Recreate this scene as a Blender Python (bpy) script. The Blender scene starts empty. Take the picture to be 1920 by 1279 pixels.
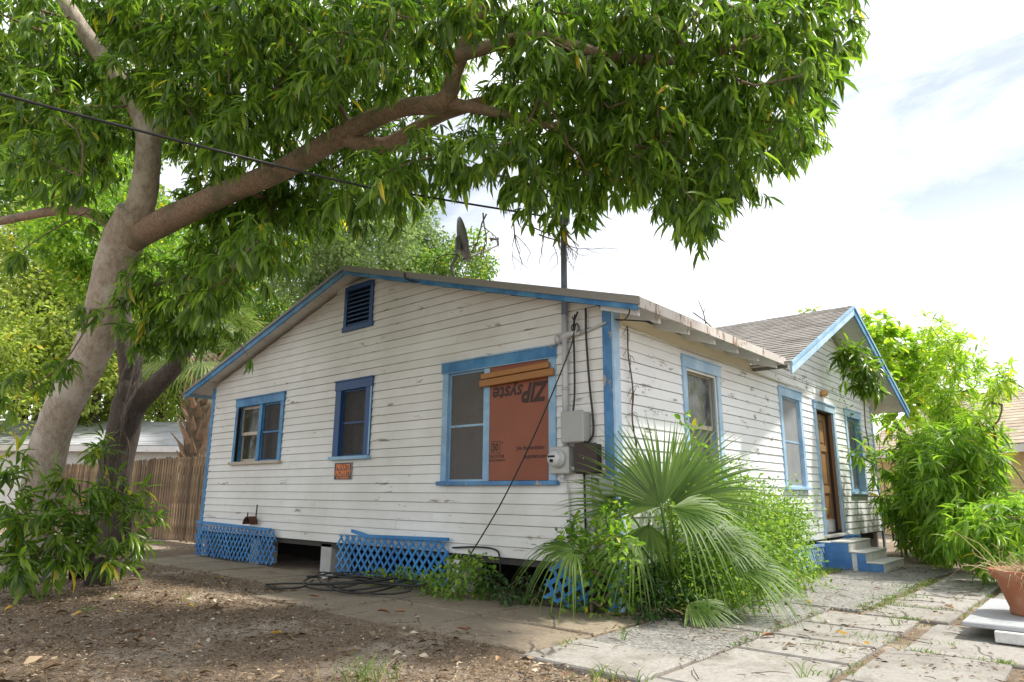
import bpy, bmesh, math, random
import numpy as np
from mathutils import Vector, Matrix
random.seed(7)
RNG = np.random.default_rng(11)
SC = bpy.context.scene
COL = SC.collection

# ------------------------------------------------------------------ camera
cd = bpy.data.cameras.new('camera')
cam = bpy.data.objects.new('camera', cd)
COL.objects.link(cam)
SC.camera = cam
cd.sensor_width = 36.0
cd.lens = 36.0 * 1267.75 / 1920.0
cd.clip_start = 0.05
cd.clip_end = 600
_p, _y, _r = math.radians(12.7058), math.radians(41.1912), math.radians(.40854)
_fw = Vector((math.cos(_y) * math.cos(_p), math.sin(_y) * math.cos(_p), math.sin(_p)))
_ri = Vector((math.sin(_y), -math.cos(_y), 0))
_up = _ri.cross(_fw)
_r2 = _ri * math.cos(_r) + _up * math.sin(_r)
_u2 = -_ri * math.sin(_r) + _up * math.cos(_r)
CAM = Vector((-5.96128, -3.79628, 1.14))
cam.matrix_world = Matrix(((_r2.x, _u2.x, -_fw.x, CAM.x), (_r2.y, _u2.y, -_fw.y, CAM.y), (_r2.z, _u2.z, -_fw.z, CAM.z), (0, 0, 0, 1)))

# ------------------------------------------------------------------ sky and sun
SUN_EL, SUN_AZ = math.radians(58), math.radians(-50)       # azimuth counted from +X towards +Y
SKY_SHIFT = (4.37, 8.1, .4)
W = bpy.data.worlds.new('World')
SC.world = W
W.use_nodes = True
nt = W.node_tree
nt.nodes.clear()
out = nt.nodes.new('ShaderNodeOutputWorld')
bg = nt.nodes.new('ShaderNodeBackground')
sky = nt.nodes.new('ShaderNodeTexSky')
sky.sky_type = 'NISHITA'
sky.sun_disc = False
sky.sun_elevation = SUN_EL
sky.sun_rotation = math.pi / 2 - SUN_AZ
sky.air_density = 1.0
sky.dust_density = 2.0
tc = nt.nodes.new('ShaderNodeTexCoord')
mp = nt.nodes.new('ShaderNodeMapping')
mp.inputs['Scale'].default_value = (1.0, 1.0, 2.6)
mp.inputs['Location'].default_value = SKY_SHIFT
nz = nt.nodes.new('ShaderNodeTexNoise')
nz.inputs['Scale'].default_value = 1.9
nz.inputs['Detail'].default_value = 7
nz.inputs['Roughness'].default_value = .64
nz.inputs['Distortion'].default_value = .6
ramp = nt.nodes.new('ShaderNodeValToRGB')
ramp.color_ramp.elements[0].position = .36
ramp.color_ramp.elements[0].color = (.26, .26, .26, 1)
ramp.color_ramp.elements[1].position = .66
mix = nt.nodes.new('ShaderNodeMix')
mix.data_type = 'RGBA'
mix.inputs['B'].default_value = (10.2, 10.3, 10.5, 1)          # the thin bright cloud layer
nt.links.new(tc.outputs['Generated'], mp.inputs['Vector'])
nt.links.new(mp.outputs['Vector'], nz.inputs['Vector'])
nt.links.new(nz.outputs['Fac'], ramp.inputs['Fac'])
sep = nt.nodes.new('ShaderNodeSeparateXYZ')                     # bright haze towards the horizon, all the way round
nt.links.new(tc.outputs['Generated'], sep.inputs[0])
hz = nt.nodes.new('ShaderNodeMapRange')
hz.interpolation_type = 'SMOOTHSTEP'
for _k, _v in (('From Min', .12), ('From Max', .50), ('To Min', 1.0), ('To Max', 0.0)): hz.inputs[_k].default_value = _v
nt.links.new(sep.outputs['Z'], hz.inputs['Value'])
mxm = nt.nodes.new('ShaderNodeMath')
mxm.operation = 'MAXIMUM'
nt.links.new(ramp.outputs['Color'], mxm.inputs[0])
nt.links.new(hz.outputs['Result'], mxm.inputs[1])
nt.links.new(mxm.outputs[0], mix.inputs['Factor'])
nt.links.new(sky.outputs['Color'], mix.inputs['A'])
nt.links.new(mix.outputs['Result'], bg.inputs['Color'])
bg.inputs['Strength'].default_value = .12
nt.links.new(bg.outputs['Background'], out.inputs['Surface'])

ld = bpy.data.lights.new('sun', 'SUN')
ld.energy = 4.4
ld.angle = math.radians(4.0)
ld.color = (1, .95, .86)
sun = bpy.data.objects.new('sun', ld)
COL.objects.link(sun)
_s = Vector((math.cos(SUN_EL) * math.cos(SUN_AZ), math.cos(SUN_EL) * math.sin(SUN_AZ), math.sin(SUN_EL)))
sun.rotation_euler = _s.to_track_quat('Z', 'Y').to_euler()
sun.location = (0, 0, 30)

SC.view_settings.view_transform = 'Standard'
SC.view_settings.look = 'None'
SC.view_settings.exposure = 0.52
SC.view_settings.gamma = 1
SC.view_settings.use_curve_mapping = False
SC.cycles.max_bounces = 10
SC.cycles.transparent_max_bounces = 16

# ------------------------------------------------------------------ helpers
def tag(o, label=None, cat=None, group=None, kind=None):
    if label: o['label'] = label
    if cat: o['category'] = cat
    if group: o['group'] = group
    if kind: o['kind'] = kind
    return o

def empty(name, loc=(0, 0, 0), rz=0):
    o = bpy.data.objects.new(name, None)
    o.location = loc
    o.rotation_euler = (0, 0, rz)
    o.empty_display_size = .1
    COL.objects.link(o)
    return o

def link(name, me, parent=None):
    o = bpy.data.objects.new(name, me)
    COL.objects.link(o)
    if parent is not None:
        o.parent = parent
    return o

class MB:
    """collects shapes; build() links them as one mesh object"""
    def __init__(self, fn=None):
        self.v, self.f, self.fn = [], [], fn
    def add(self, vs, fs):
        n = len(self.v)
        if self.fn:
            vs = [self.fn(*p) for p in vs]
        self.v += [tuple(p) for p in vs]
        self.f += [tuple(i + n for i in f) for f in fs]
        return self
    def box(self, x0, x1, y0, y1, z0, z1):
        return self.add([(x0, y0, z0), (x1, y0, z0), (x1, y1, z0), (x0, y1, z0), (x0, y0, z1), (x1, y0, z1), (x1, y1, z1), (x0, y1, z1)],
                        [(0, 3, 2, 1), (4, 5, 6, 7), (0, 1, 5, 4), (1, 2, 6, 5), (2, 3, 7, 6), (3, 0, 4, 7)])
    def bar(self, a, b, w, h, up=(0, 0, 1)):
        """a beam of section w x h from a to b"""
        a, b, up = Vector(a), Vector(b), Vector(up)
        d = (b - a).normalized()
        s = d.cross(up)
        if s.length < 1e-4:
            s = d.cross(Vector((1, 0, 0)))
        s.normalize()
        u = s.cross(d)
        vs = []
        for p in (a, b):
            for i, j in ((-1, -1), (1, -1), (1, 1), (-1, 1)):
                vs.append(p + s * (w / 2 * i) + u * (h / 2 * j))
        return self.add(vs, [(0, 1, 2, 3)[::-1], (4, 5, 6, 7), (0, 1, 5, 4), (1, 2, 6, 5), (2, 3, 7, 6), (3, 0, 4, 7)])
    def prism(self, poly, e):
        """poly (3-D points) pushed along vector e"""
        e = Vector(e)
        n = len(poly)
        vs = [Vector(p) for p in poly] + [Vector(p) + e for p in poly]
        return self.add(vs, [tuple(range(n))[::-1], tuple(range(n, 2 * n))] + [(i, (i + 1) % n, n + (i + 1) % n, n + i) for i in range(n)])
    def tube(self, pts, rad, n=8, cap=True, wob=0.0):
        pts = [Vector(p) for p in pts]
        if not hasattr(rad, '__len__'):
            rad = [rad] * len(pts)
        vs, fs = [], []
        ref = None
        for i, p in enumerate(pts):
            d = (pts[min(i + 1, len(pts) - 1)] - pts[max(i - 1, 0)])
            if d.length < 1e-9: d = Vector((0, 0, 1))
            d.normalize()
            if ref is None:
                ref = d.orthogonal().normalized()
            s = (ref - d * ref.dot(d))
            if s.length < 1e-5: s = d.orthogonal()
            s.normalize()
            ref = s
            t = d.cross(s)
            for k in range(n):
                a = 2 * math.pi * k / n
                rr = rad[i] * (1 + (random.uniform(-wob, wob) if wob else 0))
                vs.append(p + (s * math.cos(a) + t * math.sin(a)) * rr)
        for i in range(len(pts) - 1):
            for k in range(n):
                fs.append((i * n + k, i * n + (k + 1) % n, (i + 1) * n + (k + 1) % n, (i + 1) * n + k))
        if cap:
            fs.append(tuple(range(n))[::-1])
            fs.append(tuple((len(pts) - 1) * n + k for k in range(n)))
        return self.add(vs, fs)
    def lathe(self, prof, n=24, c=(0, 0, 0), ax=(0, 0, 1)):
        """prof: (radius, height) pairs turned about ax through c"""
        ax = Vector(ax).normalized()
        s = ax.orthogonal().normalized()
        t = ax.cross(s)
        c = Vector(c)
        vs, fs = [], []
        for r, h in prof:
            for k in range(n):
                a = 2 * math.pi * k / n
                vs.append(c + ax * h + (s * math.cos(a) + t * math.sin(a)) * max(r, 1e-4))
        for i in range(len(prof) - 1):
            for k in range(n):
                fs.append((i * n + k, i * n + (k + 1) % n, (i + 1) * n + (k + 1) % n, (i + 1) * n + k))
        return self.add(vs, fs)
    def mesh(self, name, mat, smooth=False, bevel=0):
        me = bpy.data.meshes.new(name)
        me.from_pydata(self.v, [], self.f)
        if bevel:
            bm = bmesh.new()
            bm.from_mesh(me)
            try:
                bmesh.ops.bevel(bm, geom=bm.edges[:], offset=bevel, segments=1, affect='EDGES', clamp_overlap=True)
            except Exception:
                pass
            bm.to_mesh(me)
            bm.free()
        if mat: me.materials.append(mat)
        if smooth:
            me.polygons.foreach_set('use_smooth', [True] * len(me.polygons))
        me.update()
        return me
    def build(self, name, mat, parent=None, smooth=False, bevel=0):
        return link(name, self.mesh(name, mat, smooth, bevel), parent)

def spline(pts, n=6):
    """Catmull-Rom through 3-D points (also carries extra columns such as radius)"""
    P = np.array([list(p) for p in pts], float)
    P = np.vstack([2 * P[0] - P[1], P, 2 * P[-1] - P[-2]])
    o = []
    for i in range(1, len(P) - 2):
        for k in range(n):
            t = k / n
            a, b, c, d = P[i - 1], P[i], P[i + 1], P[i + 2]
            o.append(.5 * ((2 * b) + (-a + c) * t + (2 * a - 5 * b + 4 * c - d) * t * t + (-a + 3 * b - 3 * c + d) * t ** 3))
    o.append(P[-2])
    return np.array(o)

# ------------------------------------------------------------------ materials
MATS = {}
class NT:
    def __init__(self, name):
        m = bpy.data.materials.new(name)
        m.use_nodes = True
        self.m, self.t = m, m.node_tree
        self.b = self.t.nodes['Principled BSDF']
        self.o = self.t.nodes['Material Output']
    def n(self, kind, **kw):
        nd = self.t.nodes.new('ShaderNode' + kind)
        for k, v in kw.items():
            if hasattr(nd, k) and k not in nd.inputs: setattr(nd, k, v)
            else: nd.inputs[k].default_value = v
        return nd
    def l(self, a, b): self.t.links.new(a, b)
    def coord(self, kind='Object', scale=(1, 1, 1)):
        c = self.n('TexCoord')
        m = self.n('Mapping')
        m.inputs['Scale'].default_value = scale
        self.l(c.outputs[kind], m.inputs['Vector'])
        return m.outputs['Vector']
    def noise(self, vec, scale, detail=5, rough=.6):
        k = self.n('TexNoise')
        k.inputs['Scale'].default_value = scale
        k.inputs['Detail'].default_value = detail
        k.inputs['Roughness'].default_value = rough
        self.l(vec, k.inputs['Vector'])
        return k.outputs['Fac']
    def ramp(self, fac, *stops):
        r = self.n('ValToRGB')
        e = r.color_ramp.elements
        while len(e) < len(stops): e.new(.5)
        for el, (p, c) in zip(e, stops):
            el.position = p
            el.color = (c, c, c, 1) if not hasattr(c, '__len__') else (*c, 1)
        self.l(fac, r.inputs['Fac'])
        return r.outputs['Color']
    def mix(self, f, a, b, mode='MIX'):
        x = self.n('Mix', data_type='RGBA', blend_type=mode)
        for s, v in (('Factor', f), ('A', a), ('B', b)):
            if hasattr(v, 'is_output'): self.l(v, x.inputs[s])
            elif s == 'Factor': x.inputs[s].default_value = v
            else: x.inputs[s].default_value = (*v, 1)
        return x.outputs['Result']
    def math(self, op, a, b=0.0):
        x = self.n('Math', operation=op)
        for i, v in enumerate((a, b)):
            if hasattr(v, 'is_output'): self.l(v, x.inputs[i])
            else: x.inputs[i].default_value = v
        return x.outputs[0]
    def bump(self, h, strength=.3, dist=.01):
        b = self.n('Bump')
        b.inputs['Strength'].default_value = strength
        b.inputs['Distance'].default_value = dist
        self.l(h, b.inputs['Height'])
        self.l(b.outputs['Normal'], self.b.inputs['Normal'])
    def col(self, c):
        if hasattr(c, 'is_output'): self.l(c, self.b.inputs['Base Color'])
        else: self.b.inputs['Base Color'].default_value = (*c, 1)
    def rough(self, r):
        if hasattr(r, 'is_output'): self.l(r, self.b.inputs['Roughness'])
        else: self.b.inputs['Roughness'].default_value = r

def m_plain(name, c, rough=.6, metal=0, var=.25, scale=14, bump=.15):
    k = NT(name)
    v = k.coord()
    f = k.noise(v, scale)
    k.col(k.mix(f, tuple(x * (1 - var) for x in c), tuple(min(1, x * (1 + var)) for x in c)))
    k.rough(rough)
    k.b.inputs['Metallic'].default_value = metal
    if bump: k.bump(f, bump, .003)
    return k.m

def m_paint(name, paint, dirt, wood, peel, along=(1, 1, 1), dirt_amt=.5, grain=(1, 1, 12), fade=None, lap=None):
    """old oil paint: grime, flaked patches down to grey wood, hairline cracks along the grain"""
    k = NT(name)
    oi = k.n('ObjectInfo')
    v = k.coord(scale=along)
    vg = k.coord(scale=grain)
    big = k.noise(k.coord(), .9, 4, .6)
    mid = k.noise(v, 5.0, 6, .65)
    fine = k.noise(v, 26, 5, .7)
    gr = k.noise(vg, 6, 6, .7)
    c = k.mix(k.ramp(big, (.35, 0.0), (.75, dirt_amt)), paint, dirt)
    if fade:
        c = k.mix(k.ramp(k.noise(k.coord(), 2.2, 6, .7), (.42, 0.0), (.6, 1.0)), c, fade)
    c = k.mix(k.ramp(gr, (.3, .16), (.6, 0.0)), c, tuple(x * .55 for x in dirt))
    c = k.mix(k.math('MULTIPLY', oi.outputs['Random'], .16), c, tuple(x * .78 for x in dirt))
    sel = k.math('ADD', k.math('MULTIPLY', mid, .62), k.math('MULTIPLY', fine, .38))
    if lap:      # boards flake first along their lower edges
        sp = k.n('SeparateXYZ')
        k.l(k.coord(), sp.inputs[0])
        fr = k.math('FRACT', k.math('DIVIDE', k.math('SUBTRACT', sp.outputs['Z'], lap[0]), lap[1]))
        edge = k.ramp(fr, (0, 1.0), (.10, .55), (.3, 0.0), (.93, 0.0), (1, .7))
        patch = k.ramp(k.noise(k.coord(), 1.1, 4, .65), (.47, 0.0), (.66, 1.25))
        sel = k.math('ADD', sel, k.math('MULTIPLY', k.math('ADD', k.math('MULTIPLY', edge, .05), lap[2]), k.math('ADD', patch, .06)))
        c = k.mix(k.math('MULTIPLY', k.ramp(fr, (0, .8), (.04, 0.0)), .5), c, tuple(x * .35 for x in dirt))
    pm = k.ramp(sel, (peel, 0.0), (peel + .018, 1.0))
    rim = k.ramp(sel, (peel - .03, 0.0), (peel, .35))
    c = k.mix(rim, c, tuple(x * .8 for x in dirt))
    wcol = k.mix(gr, tuple(x * .5 for x in wood), tuple(x * 1.5 for x in wood))
    c = k.mix(pm, c, wcol)
    k.col(c)
    k.rough(k.ramp(pm, (0, .55), (1, .9)))
    h = k.math('SUBTRACT', k.math('MULTIPLY', gr, .5), k.math('MULTIPLY', pm, .9))
    k.bump(h, .35, .003)
    return k.m

def m_leaf(name, dark, mid, light, trans=.35, yellow=.02, rough=.38, ycol=(.55, .38, .03), spec=.5, tboost=1.0):
    k = NT(name)
    g = k.n('NewGeometry')
    oi = k.n('ObjectInfo')
    rnd = k.math('FRACT', k.math('ADD', g.outputs['Random Per Island'], oi.outputs['Random']))
    c = k.ramp(rnd, (0, dark), (.55, mid), (1 - yellow - .015, light), (1 - yellow, ycol)) if yellow else k.ramp(rnd, (0, dark), (.55, mid), (1, light))
    k.col(c)
    k.rough(rough)
    k.b.inputs['Specular IOR Level'].default_value = spec
    tr = k.n('BsdfTranslucent')
    tc_ = k.mix(1.0, c, (1.0 * tboost, 1.15 * tboost, .25 * tboost), 'MULTIPLY')
    br = k.n('Mix', data_type='RGBA', blend_type='ADD')
    br.inputs['Factor'].default_value = 1
    k.l(tc_, br.inputs['A']); k.l(c, br.inputs['B'])
    k.l(br.outputs['Result'], tr.inputs['Color'])
    mx = k.n('MixShader')
    mx.inputs[0].default_value = trans
    k.l(k.b.outputs[0], mx.inputs[1])
    k.l(tr.outputs[0], mx.inputs[2])
    k.l(mx.outputs[0], k.o.inputs['Surface'])
    return k.m

def m_bark(name, lo, hi, scale=6, stretch=.25, patch=None):
    k = NT(name)
    v = k.coord(scale=(1, 1, stretch))
    a = k.noise(v, scale * 4, 8, .72)
    b = k.noise(k.coord(), scale * .4, 5, .65)
    f = k.noise(v, scale * 11, 6, .7)
    c = k.mix(k.ramp(a, (.32, 0.0), (.66, 1.0)), lo, hi)
    c = k.mix(k.ramp(f, (.30, .7), (.45, 0.0)), c, tuple(x * .35 for x in lo))
    if patch:
        c = k.mix(k.ramp(b, (.5, 0.0), (.62, .75)), c, patch)
    k.col(c)
    k.rough(.9)
    k.bump(k.math('ADD', a, k.math('MULTIPLY', f, .7)), .8, .025)
    return k.m

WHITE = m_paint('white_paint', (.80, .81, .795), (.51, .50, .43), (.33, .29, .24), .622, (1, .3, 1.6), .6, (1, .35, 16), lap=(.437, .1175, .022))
WHITE_S = m_paint('white_paint_sunny', (.83, .85, .87), (.64, .64, .63), (.27, .25, .23), .605, (.45, 1, 1.4), .45, (.35, 1, 16), lap=(.437, .1175, .03))  # lighter copy of the white, with the side wall's sun in its colour
BLUE = m_paint('blue_paint', (.025, .175, .43), (.03, .10, .20), (.30, .28, .25), .632, (1, 1, .6), .75, (1, 1, 3), fade=(.085, .29, .52))
BLUE_W = m_paint('worn_blue_paint', (.025, .165, .41), (.08, .14, .22), (.36, .31, .25), .565, (1, 1, .5), .6, (1, 1, 3), fade=(.085, .27, .50))
PALEBLUE = m_paint('faded_blue_paint', (.17, .38, .60), (.24, .34, .43), (.40, .38, .34), .61, (1, 1, .6), .5, (1, 1, 3), fade=(.31, .50, .66))
PALESUN = m_paint('sun_bleached_blue_paint', (.27, .47, .70), (.34, .44, .52), (.46, .44, .41), .61, (1, 1, .6), .5, (1, 1, 3), fade=(.44, .61, .78))
SHADE_BLUE = m_paint('shade_blue_paint', (.012, .075, .23), (.01, .04, .12), (.15, .14, .14), .70, (1, 1, .6), .4, (1, 1, 3))  # blue darkened to hold the deep shade of the narrow window
TRIMWHITE = m_paint('trim_white_paint', (.74, .74, .72), (.50, .46, .40), (.28, .22, .17), .60, (.6, 1, 1), .7, (.5, 1, 8))
FASCIA = m_paint('rusty_drip_edge', (.58, .56, .53), (.40, .34, .28), (.27, .17, .11), .55, (.9, 1, .3), .7, (3, 3, .6))
SHEATH = m_plain('dark_sheathing', (.05, .045, .04), .9)
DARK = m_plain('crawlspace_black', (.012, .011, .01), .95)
RAWWOOD = m_paint('bare_sash_wood', (.52, .46, .37), (.30, .25, .19), (.22, .18, .14), .58, (1, 1, .4), .6, (1, 1, 1))
BROWNWOOD = m_paint('brown_door_wood', (.33, .185, .085), (.20, .11, .05), (.40, .27, .15), .64, (1, 1, .3), .6, (6, 6, .7))
ORANGEWOOD = m_paint('amber_lumber', (.37, .165, .042), (.24, .10, .03), (.26, .14, .06), .66, (1, .25, 1), .5, (1, .5, 9))
GALV = m_plain('galvanised_grey', (.42, .43, .42), .5, .25, .12, 9, .05)
PIPE = m_plain('weathered_pipe', (.46, .48, .49), .55, .1, .15, 7, .05)
MASTBLUE = m_plain('blue_grey_mast', (.17, .21, .28), .5, .3, .12, 7, .05)
BOXGREY = m_plain('box_grey', (.33, .34, .33), .6, 0, .12, 6, .05)
BOXBROWN = m_plain('box_brown', (.045, .03, .027), .65, .1, .3, 16, .1)
BLACK = m_plain('black_rubber', (.012, .012, .012), .5, 0, .2, 20, 0)
GLASSGREY = m_plain('meter_glass', (.50, .52, .52), .12, 0, .05, 5, 0)
RUST = m_plain('rust', (.10, .045, .028), .85, .2, .5, 25, .3)
DISHM = m_plain('dish_grey', (.16, .165, .175), .5, .1, .12, 8, 0)
CONC = None
def m_conc(name, lo, hi, agg=0.0, stain=(.2, .17, .13), st=.45, crack=False):
    k = NT(name)
    v = k.coord()
    oi = k.n('ObjectInfo')
    a, b, c3 = k.noise(v, 2.2, 6, .62), k.noise(v, 34, 6, .7), k.noise(v, 8, 5, .65)
    c = k.mix(k.ramp(b, (.35, 0.0), (.65, 1.0)), lo, hi)
    c = k.mix(k.ramp(a, (.48, 0.0), (.72, st)), c, stain)
    c = k.mix(k.ramp(c3, (.58, 0.0), (.72, .35)), c, tuple(x * .6 for x in stain))
    c = k.mix(k.math('MULTIPLY', oi.outputs['Random'], .3), c, tuple(x * .7 for x in lo))
    h = b
    if crack:
        wv = k.n('Mix', data_type='VECTOR')
        wv.inputs['Factor'].default_value = .12
        nz3 = k.n('TexNoise'); nz3.inputs['Scale'].default_value = 3.0; nz3.inputs['Detail'].default_value = 6
        k.l(v, nz3.inputs['Vector']); k.l(v, wv.inputs['A']); k.l(nz3.outputs['Color'], wv.inputs['B'])
        vo2 = k.n('TexVoronoi', feature='DISTANCE_TO_EDGE'); vo2.inputs['Scale'].default_value = .8
        k.l(wv.outputs['Result'], vo2.inputs['Vector'])
        cr = k.math('MULTIPLY', k.ramp(vo2.outputs['Distance'], (0, 1.0), (.004, .8), (.008, 0.0)), k.ramp(k.noise(v, 1.3, 3, .5), (.46, 0.0), (.56, .9)))
        sp2 = k.ramp(k.noise(v, 90, 3, .6), (.66, 0.0), (.72, .6))
        c = k.mix(cr, c, (.06, .05, .04))
        c = k.mix(sp2, c, (.09, .075, .06))
        h = k.math('SUBTRACT', b, cr)
    if agg:
        vo = k.n('TexVoronoi')
        vo.inputs['Scale'].default_value = 55
        k.l(v, vo.inputs['Vector'])
        sp = k.ramp(vo.outputs['Color'], (.25, 0.0), (.75, 1.0))
        c = k.mix(k.math('MULTIPLY', k.ramp(a, (.4, .35), (.6, 1.0)), agg), c, k.mix(sp, (.10, .10, .09), (.50, .49, .46)))
        h = k.math('SUBTRACT', b, vo.outputs['Distance'])
    k.col(c)
    k.rough(.9)
    k.bump(h, .3, .006)
    return k.m
CONC_PALE = m_conc('pale_paver', (.25, .235, .21), (.37, .35, .32), 0, (.13, .108, .082), .85, True)
CONC_AGG = m_conc('exposed_aggregate', (.14, .13, .115), (.22, .21, .195), .55, (.11, .10, .085))
CONC_DIRTY = m_conc('dirty_walk_concrete', (.21, .165, .115), (.34, .285, .21), 0, (.15, .105, .065), .7, True)
CONC_STEP = m_conc('step_concrete', (.60, .59, .56), (.76, .75, .72), 0, (.28, .27, .24), .5)
STONE = m_conc('pale_slab', (.33, .345, .36), (.42, .435, .45), 0, (.36, .35, .33), .3)

def m_shingle(name, lo, hi):
    k = NT(name)
    g = k.n('NewGeometry')
    v = k.coord()
    a, b = k.noise(v, 60, 4, .7), k.noise(v, 1.4, 5, .65)
    c = k.ramp(g.outputs['Random Per Island'], (0, lo), (1, hi))
    c = k.mix(k.math('MULTIPLY', a, .5), c, tuple(x * .5 for x in lo))
    c = k.mix(k.ramp(b, (.45, 0.0), (.7, .5)), c, (.14, .115, .095))
    k.col(c)
    k.rough(.95)
    k.bump(a, .3, .004)
    return k.m
SHINGLE = m_shingle('grey_shingle', (.24, .225, .205), (.38, .355, .33))
SHINGLE_TAN = m_shingle('tan_shingle', (.42, .34, .25), (.55, .46, .35))
SHINGLE_PALE = m_shingle('pale_grey_shingle', (.42, .43, .45), (.52, .53, .55))

def m_glass(name, dust=(.10, .10, .09), amt=.14):
    """old window glass: mirror by Fresnel, see-through otherwise, a film of dust"""
    k = NT(name)
    v = k.coord()
    k.col(dust)
    k.rough(.6)
    gl = k.n('BsdfGlossy')
    gl.inputs['Roughness'].default_value = .05
    tr = k.n('BsdfTransparent')
    tr.inputs['Color'].default_value = (.75, .8, .77, 1)
    fr = k.n('Fresnel')
    fr.inputs['IOR'].default_value = 1.42
    bp = k.n('Bump')
    bp.inputs['Strength'].default_value = .05
    bp.inputs['Distance'].default_value = .05
    k.l(k.noise(v, 1.7, 2, .5), bp.inputs['Height'])
    k.l(bp.outputs['Normal'], gl.inputs['Normal'])
    m1, m2 = k.n('MixShader'), k.n('MixShader')
    k.l(fr.outputs[0], m1.inputs[0]); k.l(tr.outputs[0], m1.inputs[1]); k.l(gl.outputs[0], m1.inputs[2])
    k.l(k.ramp(k.noise(v, 5, 5, .65), (.35, amt * .4), (.7, amt * 1.8)), m2.inputs[0])
    k.l(m1.outputs[0], m2.inputs[1]); k.l(k.b.outputs[0], m2.inputs[2])
    k.l(m2.outputs[0], k.o.inputs['Surface'])
    return k.m
GLASS = m_glass('old_window_glass')
GLASS_OLIVE = m_glass('dusty_window_glass', (.20, .21, .16), .3)
def m_screen(name, c, alpha):
    k = NT(name)
    k.col(c)
    k.rough(.8)
    f = k.ramp(k.noise(k.coord(), 3.5, 4, .6), (.3, alpha - .08), (.7, alpha + .08))
    k.l(f, k.b.inputs['Alpha'])
    return k.m
GLASS_GREY = m_glass('grimy_window_glass', (.24, .26, .27), .42)
SCREEN = m_screen('insect_screen', (.15, .14, .13), .6)
SCREEN_DK = m_screen('dark_insect_screen', (.06, .058, .055), .42)
SCREEN_LT = m_screen('pale_insect_screen', (.36, .37, .38), .62)

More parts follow.
